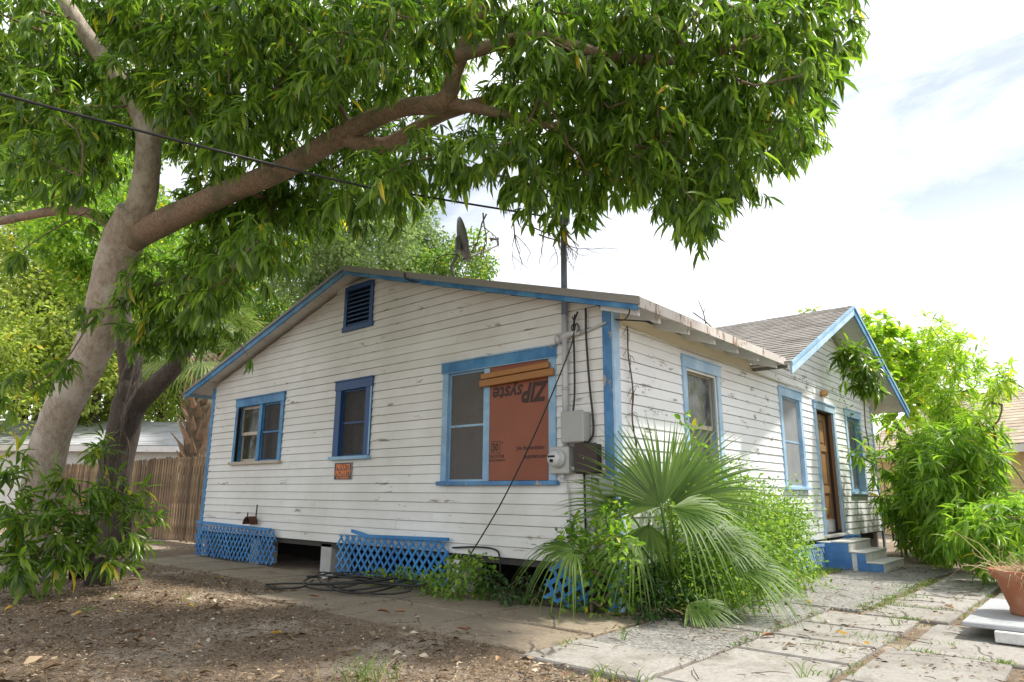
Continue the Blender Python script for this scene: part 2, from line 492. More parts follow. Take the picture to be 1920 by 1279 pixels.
# ------------------------------------------------------------------ measured places
BLOBS = {
 'CANOPY': '-1.05,-1.62,5.12,0.37 -1.26,-0.55,5.67,0.26 -2.98,2.38,5.75,0.4 -0.38,-2.22,4.71,0.31 -3.46,2.63,6.26,0.3 -0.36,-1.65,4.29,0.3 -2.54,0.73,3.88,0.26 -3.43,3.53,5.48,0.35 -2.88,0.98,5.28,0.27 -0.09,-1.79,5.71,0.36 -2.99,2.89,3.32,0.3 -2.18,0.85,5.75,0.31 -0.53,-1.42,3.94,0.35 -1.44,0.02,4.98,0.34 -2.52,0.84,5.56,0.34 -1.53,-0.54,5,0.4 -0.85,-1.47,4.79,0.33 -0.82,-1.28,3.84,0.27 -0.76,-0.88,4.58,0.3 -0.06,-2.29,5.43,0.33 -0.75,-1.07,5.67,0.3 -0.41,-2.17,5.31,0.32 -1.46,-0.51,4.2,0.39 -2.05,-0.23,5.33,0.29 -0.79,-1.28,5.36,0.36 -3.81,3.56,6.14,0.39 -0.64,-1.85,5.31,0.35 -3,1.83,5,0.35 -2.42,-0.09,5.3,0.28 -3.15,2.85,5.77,0.35 -3.59,3.25,5.39,0.28 -2.03,1.25,4.05,0.36 -0.77,-1.85,4.62,0.28 -3.03,1.8,5.99,0.32 -2.67,0.49,5.34,0.27 -3.46,2.89,5.29,0.39 -0.02,-1.5,4.73,0.27 -1.79,-0.44,4.55,0.37 -2.39,1.21,5.39,0.4 -0.25,-1.48,5,0.36 -1.29,-1.05,3.97,0.3 -1.11,-1.24,4.49,0.38 -2.53,1.63,5.42,0.35 0.05,-2.17,4.94,0.3 -1.69,-0.36,3.76,0.29 -3.73,2.66,5.55,0.28 -3.74,2.68,5.94,0.27 -1.3,-1,5.42,0.28 0.17,-2.4,5.76,0.32 -3.96,2.99,6.03,0.31 -0.37,-2.06,4.28,0.39 -3.69,3.14,6.38,0.32 -0.72,-1.72,3.94,0.28 -1.34,-0.18,4.33,0.3 -0.9,-0.47,4.45,0.38 -0.66,-1.12,4.26,0.36 -1.88,-0.26,4.15,0.28 -1.38,-0.9,4.46,0.35 -0.61,-1.14,4.77,0.34 -0.82,-2.05,5.08,0.27 -3.66,3.06,5.67,0.26 -1.75,0.02,5.84,0.35 -2.32,0.24,5.34,0.3 -3.29,2.12,4.54,0.36 -2.26,1.69,4.1,0.28 -3.18,2.42,4.84,0.39 -1.18,-0.85,5.1,0.33 -3.37,2.2,5.22,0.27 -0.95,-1.18,4.17,0.26 -0.85,-0.65,4.05,0.3 -1.84,0.45,4.17,0.27 -3.42,1.78,5.66,0.39 -3.14,2.93,4.73,0.35 -2.99,1.48,4.74,0.26 -2.24,0.44,4.1,0.32 -3.56,3.27,5.94,0.36 -3.35,1.86,5.28,0.28 -1.28,-1.25,4.95,0.4 -0.21,-1.11,4.18,0.28 -1.56,-0.38,5.62,0.28 -3.61,2.26,5.75,0.32 -1.44,-0.05,3.97,0.3 -0.91,-0.75,5.3,0.29 -2.95,2.26,3.45,0.4 -2.48,1.43,5.96,0.38 0.08,-1.88,4.61,0.36 -2.14,-0.04,4.07,0.26 -2.92,1.01,4.95,0.3 -2.42,1.04,6.08,0.27 -1.57,-0.05,5.33,0.28 -1.18,-0.51,4.03,0.27 -2.01,-0.61,4.96,0.34 -0.58,-1.73,4.85,0.27 0.32,-2.18,5.13,0.27 -0.92,-1.43,3.58,0.33 0.1,-1.56,4.14,0.29 0.07,-2.08,5.69,0.28 -2.74,0.6,4.94,0.27 -1.15,-1.4,4.22,0.26 -3.25,1.46,5.56,0.31 -1.68,-0.88,4.77,0.29 -1.56,-1.17,5.3,0.3 -1.27,-0.5,4.7,0.26 -0.94,-0.64,4.8,0.32 -2.94,1.3,5.34,0.26 -3.35,2.59,5.91,0.27 -0.52,-1.49,5.76,0.29 -2.88,1.37,5.78,0.35 -2.79,2.32,5.3,0.4 -2.72,1.87,6.06,0.28 -2.13,0.81,4.16,0.38 -3.2,2.72,2.99,0.31 -2.88,2.19,6.13,0.37 -1.12,-1.51,5.49,0.27 -3.29,2.09,5.65,0.28 -3.01,2.5,3.18,0.26 0.37,-2.3,5.45,0.28 -2.6,2.6,3.75,0.39 -2.76,2.01,5.68,0.38 -0.22,-1.09,3.78,0.28 -4.54,5.39,5.09,0.35 -4.38,4.45,5.16,0.32 -4.92,4.57,6.14,0.33 -4.2,5.33,6.23,0.36 -3.46,4.67,7.02,0.38 -4.75,5.34,6.09,0.38 -4.44,6.14,5.87,0.36 -4.23,5.76,5.65,0.4 -4.28,4.51,4.77,0.35 -3.98,4.69,5.5,0.32 -4.61,5.68,7.12,0.35 -4.04,5.25,5.43,0.37 -4.68,4.99,5.41,0.35 -4.7,5.88,6.35,0.36 -4.31,5.23,6.59,0.3 -4.69,4.94,6.76,0.29 -4.44,5.68,6.61,0.31 -3.75,3.59,6.47,0.3 -4.28,5.02,5.76,0.3 -4.51,4.37,6.04,0.35 -3.88,3.41,5.94,0.34 -4.15,3.57,6.32,0.3 -4.65,5.08,4.84,0.29 -4.86,4.69,5.68,0.3 -4.09,4.07,4.91,0.38 -4.47,4.67,6.48,0.34 -2.46,4.17,3.75,0.48 -0.83,0.52,5.53,0.36 -2.61,4.24,5.83,0.47 -1.96,2.21,6.88,0.37 0.17,-1.34,4.55,0.4 0.96,-1.46,5.97,0.37 -2.3,3.79,6.5,0.41 0.04,-1.33,5.58,0.45 -2.33,2.93,6.11,0.42 0.9,-1.39,6.7,0.39 -1.77,1.87,6.44,0.36 -1.89,1.3,6.36,0.35 0.3,-1.9,6,0.35 -0.61,0.44,6.18,0.36 1.42,-1.37,5.31,0.38 -0.44,-0.72,5.41,0.48 -2.86,4.94,6.26,0.41 1.03,-0.94,5.19,0.47 -0.57,-0.08,4.7,0.4 0.48,-1.64,5.47,0.44 -0.02,0.09,4.61,0.38 0.38,-1.49,6.2,0.41 -2.39,2.02,6.44,0.41 0.48,-0.53,5.84,0.44 -2.18,2.3,6.06,0.46 0.41,-0.28,4.77,0.46 0.36,-0.72,6.25,0.36 -3,3.97,6.61,0.45 -0.12,-0.46,4.92,0.37 -0.63,-0.16,6.47,0.36 -0.7,0.22,6.61,0.43 -1.04,0.32,4.54,0.42 -0.05,0.43,4.89,0.37 0.91,-1.02,4.65,0.45 -1.98,2.85,6.77,0.42 -1.16,0.28,5.98,0.42 -1.49,2.08,6.68,0.46 -2.06,3.79,4.08,0.36 0.61,-1.24,5.06,0.38 -3.46,4.97,7.16,0.44 -0.13,-0.22,6.18,0.37 -1.55,0.71,6.3,0.39 -0.31,-0.93,5.91,0.37 0.32,-0.72,4.31,0.39 0.16,-1.23,5.08,0.44 1.25,-1.58,6.44,0.41 -2.25,4.84,4.04,0.4 -1.03,-0.23,5.72,0.47 -0.95,-0.34,5.28,0.35 -2.98,5.16,7.49,0.48 -0.55,0.32,5.81,0.34 -3.38,5.79,7.95,0.37 0.77,-0.51,4.57,0.4 -1.27,0.3,5.3,0.43 -0.99,0.71,4.98,0.4 -1.34,0.96,4.73,0.35 -1.3,2.27,4.8,0.36 -2.33,3.84,5.74,0.37 -2.65,3.46,5.89,0.39 -2.34,3.5,3.96,0.38 -2.13,3.26,6.63,0.35 -2.04,4.08,5.3,0.45 -0.97,0.91,6.37,0.39 1.23,-1.99,6.03,0.45 0.58,-1.81,4.77,0.39 -0.01,-0.83,6.46,0.38 -2.67,3.72,5.45,0.45 -2.01,4.53,4.49,0.48 -1.92,3.44,5.95,0.44 1.6,-2.22,6.37,0.35 1.31,-1.82,5.52,0.34 -3.13,4.34,5.85,0.35 1.05,-1.65,5.1,0.39 -0.08,-0.53,4.42,0.4 -0.27,-0.16,5.24,0.41 -2.31,3.49,7.19,0.46 -1.49,1.14,6.62,0.41 -2.78,5.29,5.89,0.42 0.04,-0.85,5.48,0.41 -2.27,3.23,5.72,0.38 -3.07,5.31,6.99,0.42 0.43,-0.51,5.18,0.37 0.92,-1.91,6.47,0.4 -1.76,1.72,4.56,0.38 -3.1,4.63,6.69,0.44 -2.1,1.88,6.01,0.38 -2.59,3.11,6.52,0.41 0.41,-1.09,5.7,0.36 0.76,-1.27,6.27,0.35 -2.29,4.45,4.96,0.45 -2.91,3.47,6.35,0.43 -2.96,3.42,6.83,0.41 -1.91,3.78,4.71,0.42 -0.73,0.24,5.02,0.37 -0.71,0.95,5.36,0.45 -1.38,1.96,4.51,0.34 0.32,-0.11,5.32,0.47 -0.26,0.2,5.55,0.47 -2.91,4.58,7.22,0.42 -0.37,0.28,4.35,0.44 -3.01,3.92,7.04,0.37 -1.5,2.88,4.76,0.35 -1.76,0.34,6.01,0.35 -2.33,2.9,7.11,0.38 -0.61,0.63,4.62,0.36 -0.38,-0.39,5.82,0.38 0.06,-0.27,6.61,0.45 -0.46,-0.67,4.75,0.42 -3.34,5.15,7.76,0.37 -2.3,4.59,5.85,0.37 -0.7,-0.75,5.93,0.34 -2.36,5.12,5.07,0.37 0.92,-1.92,5.54,0.39 -0.32,0.17,6.48,0.35 -2.45,4.63,6.38,0.44 -2.28,2.25,5.61,0.38 0.05,-0.02,5.68,0.35 -1.75,2.86,6.34,0.42 -2.53,4.06,6.92,0.4 -1.93,3.61,5.16,0.39 0.96,-1.19,5.56,0.36 0.3,-0.8,4.75,0.35 -1.29,1.36,4.78,0.38 -3.28,5.62,7.48,0.44 -1.88,2.28,6.49,0.34 -2.86,3.99,7.18,0.42 -2.06,3.65,5.71,0.41 -2.23,5.31,7.03,0.55 -0.2,3.29,7.32,0.54 -1.47,3.9,7.09,0.52 -0.57,3.15,6.17,0.51 -0.71,2.4,6.64,0.42 -1.55,4.04,7.63,0.44 -1.06,4.64,6.16,0.44 -1.95,4.64,7.6,0.5 -2.21,5.63,6.06,0.41 -1.82,3.63,6.88,0.49 -2.14,4.82,5.22,0.51 -0.74,4.58,5.49,0.51 0.11,2.78,7.11,0.45 -1.08,2.36,7.25,0.4 -0.62,3.27,7.92,0.41 -1.56,3.6,4.74,0.43 -0.9,4.28,5.21,0.44 -2.02,5.48,4.08,0.47 -1.26,4.73,4.93,0.51 -2.59,5.6,7.77,0.45 -1.28,3.23,5.62,0.47 -0.35,2.57,7.37,0.46 -1.88,3.99,4.78,0.45 -1.85,4.44,4.31,0.4 -0.66,3.07,6.88,0.52 -1.33,2.59,6.39,0.49 -2.01,4.43,4.8,0.48 -1.64,3.2,6.21,0.43 -0.94,3.8,7.54,0.5 -2.89,4.5,7.45,0.52 -1.68,5.85,4.9,0.52 -2.16,5.28,7.99,0.51 -2.61,5.04,7.32,0.47 -1.42,4.54,7,0.47 -1.53,5.43,5.13,0.5 0.09,2.65,5.68,0.42 -1.34,3,5.9,0.41 -2.43,4.28,7.39,0.46 -1.61,4.9,6.45,0.54 -1.47,2.92,7.18,0.47 -1.38,4.07,5.07,0.54 -1.12,2.86,5.49,0.53 -1.42,5.62,4.34,0.46 -1.19,3.23,7.38,0.51 -2,4.14,7.79,0.49 -0.64,3.72,6.69,0.47 -0.42,2.4,7.79,0.42 -0.26,3.07,6.5,0.44 -1.34,2.38,6.97,0.48 -0.7,4.09,6.49,0.45 -2.12,3.97,6.99,0.45 -0.6,2.15,7,0.44 -1.17,4.01,6.29,0.54 -0.82,3.94,5.77,0.5 -1.46,3.38,5.09,0.47 -0.07,2.78,8.39,0.46 -2.01,4.96,3.9,0.44 -2.21,5.04,4.94,0.41 -2.84,7.1,6.05,0.42 -3.14,6.67,6.76,0.44 -3.61,5.96,7.87,0.46 -3.26,6.36,6.16,0.43 -4.07,7.2,6.42,0.51 -3.71,6.27,6.62,0.49 -3.38,5.82,5.81,0.51 -3.38,6.9,7.94,0.55 -3.38,7.12,6.72,0.45 -4.3,7.91,7.46,0.44 -3.82,5.74,6.76,0.5 -4.19,5.76,7.39,0.53 -4.31,7.16,6.98,0.49 -4.13,6.21,6.99,0.47 -3.21,5.88,6.39,0.54 -3.25,7.24,7.53,0.44 -4,7.02,7.49,0.5 -3.66,6.51,5.52,0.53 -3.5,7.14,6.27,0.42 -3.13,6.6,7.32,0.4 -3.56,5.98,5.48,0.43 -3.17,6.93,6.15,0.54 -4.37,6.68,6.27,0.55 -3.69,6.26,5.93,0.43 -3.66,6.27,7.41,0.52 -3.56,5.54,7.14,0.43 -3.17,6.09,7.83,0.4 -3.76,6.79,6.45,0.42 -3.89,7.47,8.04,0.5 -3.01,6.27,7.04,0.43 -3.91,5.32,2.22,0.32 -3.68,4.97,2.48,0.25 -2.99,4.27,3.58,0.4 -2.78,3.98,3.25,0.4 -2.62,3.69,3.1,0.25 -2.46,3.32,2.77,0.15 -2.87,4.45,3.11,0.25 -2.65,4.22,3.04,0.27 -2.85,4.66,2.89,0.2 -2.51,3.8,2.89,0.2 -2.71,4.23,2.76,0.18 -3.16,4.7,3.33,0.22 -3.06,4.54,3.48,0.25 -2.4,3.16,2.6,0.1 -2.8,4.12,2.95,0.25 -3.13,4.49,2.94,0.25 -4.09,5.57,3.9,0.22 -3.46,4.94,3.2,0.22 -2.84,4.62,3.42,0.3 -3.49,5.59,4.58,0.25 -0.4,-1.17,3.55,0.2 -4.3,4.06,4.47,0.35 -4.05,3.83,4.32,0.25 -3.49,2.8,4.97,0.35 -3.69,2.99,5.12,0.3 -3.98,3.24,5.34,0.35 -2.16,2.93,3.82,0.25 -1.76,1.91,4.12,0.25',
 'CROWN': '-1.8,1.31,7.51,0.48 -0.57,-2.07,6.94,0.56 -2.07,-0.71,6.36,0.52 -2.37,1.22,7.96,0.53 -2.31,-1.19,7.15,0.64 -1.9,-3.03,7.04,0.56 -4.45,-1.18,6.78,0.5 -2.59,-1.39,5.84,0.52 -4.77,0.87,6.17,0.63 -4.46,3.24,7.46,0.55 -1.37,-3.01,6.1,0.52 -3.69,-0.82,6.21,0.61 -4.08,-0.63,7.09,0.5 -4.75,1.72,6.18,0.63 -2.76,2.16,7.59,0.62 -0.96,-3.18,6.84,0.48 -4.49,-0.4,6.64,0.59 -3.25,-3,6.14,0.51 -4.66,3.17,6.86,0.46 -4.03,-0.11,7.55,0.57 -3.94,-0.06,5.86,0.63 -3.08,-2.22,6.23,0.48 -4.94,2.52,7.36,0.46 -1.93,0.68,7.13,0.61 -3.14,0.4,6.62,0.64 -1.19,-0.88,7.23,0.46 -2.69,-1.01,7.61,0.47 -3.68,-2.46,6.05,0.51 -5.3,0.74,6.99,0.56 -3.03,-1.63,5.58,0.48 -4.42,2.59,7.61,0.48 -1.65,-0.38,7.56,0.63 -4.1,1.96,7.37,0.5 -3.64,1.28,7.54,0.46 -5.06,1.46,6.66,0.54 -3.42,1.95,7.33,0.46 -1.97,-2.85,5.92,0.5 -2.95,0.97,6.92,0.6 -0.42,-2.9,6.71,0.47 -5.08,2.61,6.34,0.45 -3.76,-1.2,5.8,0.51 -2.63,-1.63,6.63,0.6 -0.47,-1.81,6.47,0.48 -2.85,-0.36,6.62,0.61 -1.63,0.53,7.78,0.47 -3.27,-0.66,6.8,0.47 -4.87,0.5,6.58,0.46 -4.27,-2.03,6.89,0.54 -0.83,-1.07,6.84,0.5 -3.32,-0.51,7.44,0.58 -1.5,0.31,7.02,0.45 -4.35,1.34,6.18,0.47 -3.92,3.15,7.26,0.46 -2.65,0.73,7.7,0.51 -3.08,-3.27,7.01,0.65 -1.23,-2.74,7.16,0.52 -3.44,0.46,7.75,0.55 -1.04,-2.31,6.3,0.5 -3.63,1.59,6.65,0.49 -3.97,-1.75,6.4,0.54 -1.44,-3.61,6.72,0.57 -3.23,-2.53,6.95,0.63 -1.41,-0.45,6.72,0.58 -2.26,0.23,6.64,0.52 -3.22,-1.91,7.1,0.49 -1.85,-2.09,6.86,0.58 -2.13,-1.59,6.4,0.45 -0.66,-0.19,7.69,0.49 -1.16,-1.63,6.3,0.47 -2.43,-3.03,6.87,0.5 -0.27,-1.38,7.15,0.48 -4.74,0.95,7.5,0.59 -5.28,3.4,6.64,0.6 -3.63,0.65,6.21,0.6 -0.17,-0.38,7.48,0.49 -4.95,0.22,7.28,0.53 -1.95,-2.19,5.82,0.56 -2.18,-0.65,7.78,0.58 -4.28,2.27,6.68,0.55 -0.9,0.45,7.67,0.48',
 'TALL_SHRUB': '8.03,-2.14,2.46,0.24 7.84,-1.9,2.25,0.32 7.95,-2.25,3.09,0.27 7.16,-2.01,3.35,0.21 7.5,-1.83,2.44,0.32 7.44,-2.16,2.06,0.29 8.5,-1.78,2.58,0.26 7.14,-1.81,3.97,0.26 7.94,-1.9,2.8,0.21 8.84,-1.92,2.17,0.25 7.16,-2.02,2.03,0.32 7.57,-1.84,2.76,0.32 8.2,-2.04,2.35,0.28 7.84,-1.61,3.79,0.25 7.73,-1.79,3.96,0.27 6.76,-2.08,3.18,0.28 7.96,-1.65,3.5,0.21 6.75,-2.28,3.49,0.26 8.13,-1.88,2.64,0.28 8.38,-1.51,2.27,0.23 7.44,-2.02,3.14,0.24 7.22,-1.81,2.51,0.23 6.91,-1.95,3.67,0.34 7.78,-1.88,3.65,0.23 7.05,-1.69,2.1,0.23 6.88,-1.82,1.92,0.27 6.92,-1.84,2.66,0.3 7.94,-1.89,3.38,0.28 8.3,-1.41,1.74,0.2 8.22,-2.21,3.7,0.29 7.73,-1.48,1.81,0.25 8.74,-2.1,2.62,0.3 8.59,-2.29,2.63,0.22 7.76,-2.29,3.39,0.24 8.18,-1.84,1.76,0.21 8.36,-2.21,2.11,0.3 7.66,-1.71,3.02,0.31 8.26,-1.89,3.93,0.31 7.64,-2.21,2.91,0.25 7.87,-1.66,2.8,0.21 8.44,-1.46,1.97,0.24 6.99,-2.1,3.37,0.22 7.22,-2.05,2.82,0.28 8.41,-2.05,3.14,0.34 8.14,-1.64,2.67,0.33 8.64,-2.14,1.95,0.27',
 'BROAD_TREE': '11.2,-0.03,4.05,0.44 12.84,-0.59,4.29,0.52 13.33,-0.44,3.8,0.43 12.26,0.15,3.7,0.53 11.65,-0.28,3.72,0.47 12,0.01,3.19,0.43 12.84,0.03,4.38,0.43 12.42,-0.3,4.78,0.42 12.32,-0.14,4.44,0.46 11.36,-0.07,3.45,0.41 12.85,-0.51,3.51,0.48 11.64,-0.02,4.84,0.43 11.17,-0.24,4.52,0.46 12.27,-0.31,3.46,0.51 12.02,-0.8,4.23,0.43 13.51,-0.4,3.28,0.53 12.41,0.29,4.82,0.5 11.89,-0.65,3.86,0.4 11.45,-0.07,5.15,0.44 12.49,-0.84,4.38,0.4 11.96,0.11,5,0.44 11.97,-0.42,4.55,0.53',
 'GREEN_SHRUB': '6.7,-2.2,1.95,0.39 6.61,-2.36,0.68,0.32 7.71,-2.1,1.43,0.34 7.75,-2.02,0.8,0.32 7.19,-1.18,1.11,0.32 6.5,-2.17,1.05,0.38 6.81,-1.67,0.4,0.3 6.98,-1.95,0.5,0.28 7.22,-1.49,1.87,0.3 6.34,-2.45,1.59,0.3 5.94,-2.28,2.06,0.29 6.13,-1.91,1.43,0.38 6.92,-2.03,1.42,0.29 6.33,-2.18,0.63,0.37 7.06,-1.9,1.76,0.38 7.24,-2.18,0.7,0.33 8.32,-1,0.94,0.36 7.21,-2.32,1.43,0.33 7.29,-1.64,0.46,0.37 7.96,-1.23,1.85,0.3 7.73,-2.22,1.74,0.34 6.24,-2.2,0.95,0.31 7.37,-1.84,1.68,0.31 5.91,-1.98,1.04,0.35 6.57,-2.26,1.29,0.3 7.44,-2.24,1.02,0.38 6.09,-2.32,1.71,0.32 6.68,-1.89,1.46,0.4 5.87,-2.06,1.63,0.3 6.98,-2.32,1.97,0.35 6.13,-1.78,0.54,0.35 8.27,-1.17,1.34,0.38 7.16,-1.74,1.1,0.39 7.28,-1.94,2.13,0.32 6.18,-1.88,1.72,0.34 5.92,-1.95,1.87,0.38 6.56,-1.84,2,0.29 7.68,-1.13,1.39,0.32 7.46,-1.85,0.81,0.36 6.92,-1.98,0.89,0.4 6.8,-1.82,1.91,0.34 6.42,-1.75,1.18,0.37 7.22,-1.39,1.6,0.37 6.56,-2.21,1.71,0.28 6.55,-1.63,0.61,0.29 6.36,-2.08,1.82,0.29 7.37,-1.39,1.16,0.36 7.98,-2.21,1.32,0.3 6.99,-2.34,1.1,0.35 6.88,-1.59,1.26,0.34 6.44,-2.22,2.16,0.36 7.73,-1.37,1.81,0.4 6.22,-2.38,1.19,0.32 5.6,-1.85,1.51,0.33 6.45,-1.91,0.9,0.35 6.72,-1.93,0.56,0.39 7.94,-1.23,1.39,0.38 6.76,-2.31,1.63,0.35 7.92,-1.25,0.82,0.34 7.15,-2.27,1.71,0.32',
 'BACK_SHRUB': '10.27,-1.1,1.31,0.33 10.8,-1.01,1.15,0.38 9.74,-0.92,1.58,0.4 9.75,-1.27,1.65,0.3 9.12,-0.89,1.25,0.3 10.64,-1.09,2.23,0.36 10.84,-1.03,1.93,0.38 9.96,-1.13,1.34,0.35 9.63,-1.07,0.48,0.37 9.31,-1.06,0.84,0.33 9.53,-1.01,1.8,0.31 9.27,-1.05,2.11,0.37 10.83,-0.78,0.17,0.27 9.66,-1.23,2.1,0.38 10.35,-1.02,2.26,0.31 10.01,-0.82,1.39,0.32 11.05,-0.91,0.72,0.39 9.92,-0.93,2.26,0.38 8.84,-0.92,2.33,0.27 11.07,-0.8,0.32,0.29 10.77,-1.02,1.53,0.38 9.73,-1.08,0.82,0.4 9.41,-0.78,0.26,0.3 10.3,-1.2,1.89,0.3 10.46,-0.84,0.49,0.38 10.11,-1.06,2.16,0.29 10.12,-0.97,0.35,0.26 8.87,-0.98,2.07,0.33 9.28,-1.09,1.6,0.32 9.4,-0.94,0.6,0.33 8.94,-0.83,1.79,0.26 9.47,-1.16,1.42,0.33 9.2,-0.99,1.03,0.27 10.49,-1.14,1.63,0.35 10.79,-0.86,0.75,0.29 10.07,-1.13,1.04,0.37 10.9,-1.08,1.36,0.27 10.6,-1,0.57,0.27 9.35,-0.83,1.47,0.37 8.99,-0.87,1.48,0.38 10.1,-1.15,1.6,0.37 10.45,-1.02,1.08,0.28 9.45,-1.18,1.06,0.4 10.04,-1.12,1.89,0.36 10.72,-0.9,0.37,0.26 9.98,-0.93,0.89,0.29',
 'STEP_SAPLING': '8.11,-1.2,0.66,0.27 8.4,-0.78,0.86,0.26 8.45,-1,0.65,0.28 8.19,-0.86,0.8,0.3 9.03,-1.23,0.7,0.29 8.59,-0.85,1.19,0.22 8.42,-1.36,0.4,0.31 7.96,-0.75,1.03,0.23 8.41,-1.2,0.88,0.22 8.1,-1.23,1.24,0.27 8.83,-1.31,0.4,0.25 8.03,-1.06,0.9,0.3 8.49,-1.11,0.36,0.27 8.35,-1.4,0.65,0.25 8.39,-0.98,1.17,0.22 8.15,-0.95,0.46,0.27 8.75,-1.1,0.27,0.25 8.8,-0.89,0.6,0.3 7.79,-0.96,0.89,0.22 7.93,-0.85,0.55,0.27 8.16,-1.37,0.85,0.26 8.23,-0.82,1.01,0.23 8.2,-1.24,0.28,0.29 8.24,-1.11,1.06,0.25',
 'CORNER_BUSH': '4.87,-2.46,0.63,0.31 4.86,-2.8,0.92,0.27 4.61,-2.86,0.87,0.31 5.28,-2.18,0.71,0.32 5.56,-2.57,0.42,0.27 5.35,-2.72,0.48,0.32 4.58,-2.41,0.61,0.36 5.2,-2.82,0.34,0.26 4.44,-2.31,0.83,0.29 4.19,-2.5,0.74,0.29 5.87,-2.75,0.42,0.28 4.53,-2.77,0.4,0.28 5.59,-2.67,0.69,0.36 5.33,-2.43,0.42,0.31 5.31,-2.46,0.82,0.35 5.1,-2.27,0.86,0.26 5.03,-2.29,0.55,0.26 5.14,-2.64,0.86,0.3 5.16,-2.76,0.63,0.29 4.33,-2.57,0.52,0.29 5.1,-2.61,0.38,0.35 5.65,-2.77,0.93,0.27 4.79,-2.78,0.52,0.27 4.79,-2.58,0.87,0.32 4.4,-2.59,0.88,0.27 4.77,-2.23,0.62,0.28',
 'LEGGY': '6.19,-2.71,2.46,0.17 6.62,-2.7,2.83,0.19 6.47,-2.8,2.94,0.22 6.85,-2.73,2.79,0.17 6.72,-2.62,2.96,0.2 7.11,-2.71,2.83,0.19 6.23,-2.56,2.15,0.19 6.31,-2.58,2.5,0.17 6.46,-2.52,1.92,0.2 7.11,-2.48,2.7,0.17 6.29,-2.64,2.64,0.19 6.83,-2.83,3.05,0.21 6.07,-2.72,2.71,0.2 6.13,-2.72,2.89,0.19',
 'VINE': '7.02,-0.52,3.72,0.15 6.94,-0.63,3.4,0.22 7.1,-0.45,3.25,0.14 6.87,-0.8,3.23,0.2 6.9,-0.89,2.9,0.16 7.04,-0.35,3.62,0.12 7.04,-0.68,3.65,0.18 7.08,-0.67,3.06,0.18',
 'GABLE_SAPLING': '7.69,-0.34,1.86,0.2 8.1,-0.68,2.4,0.25 7.88,-0.66,1.71,0.3 7.9,-0.64,1.14,0.3',
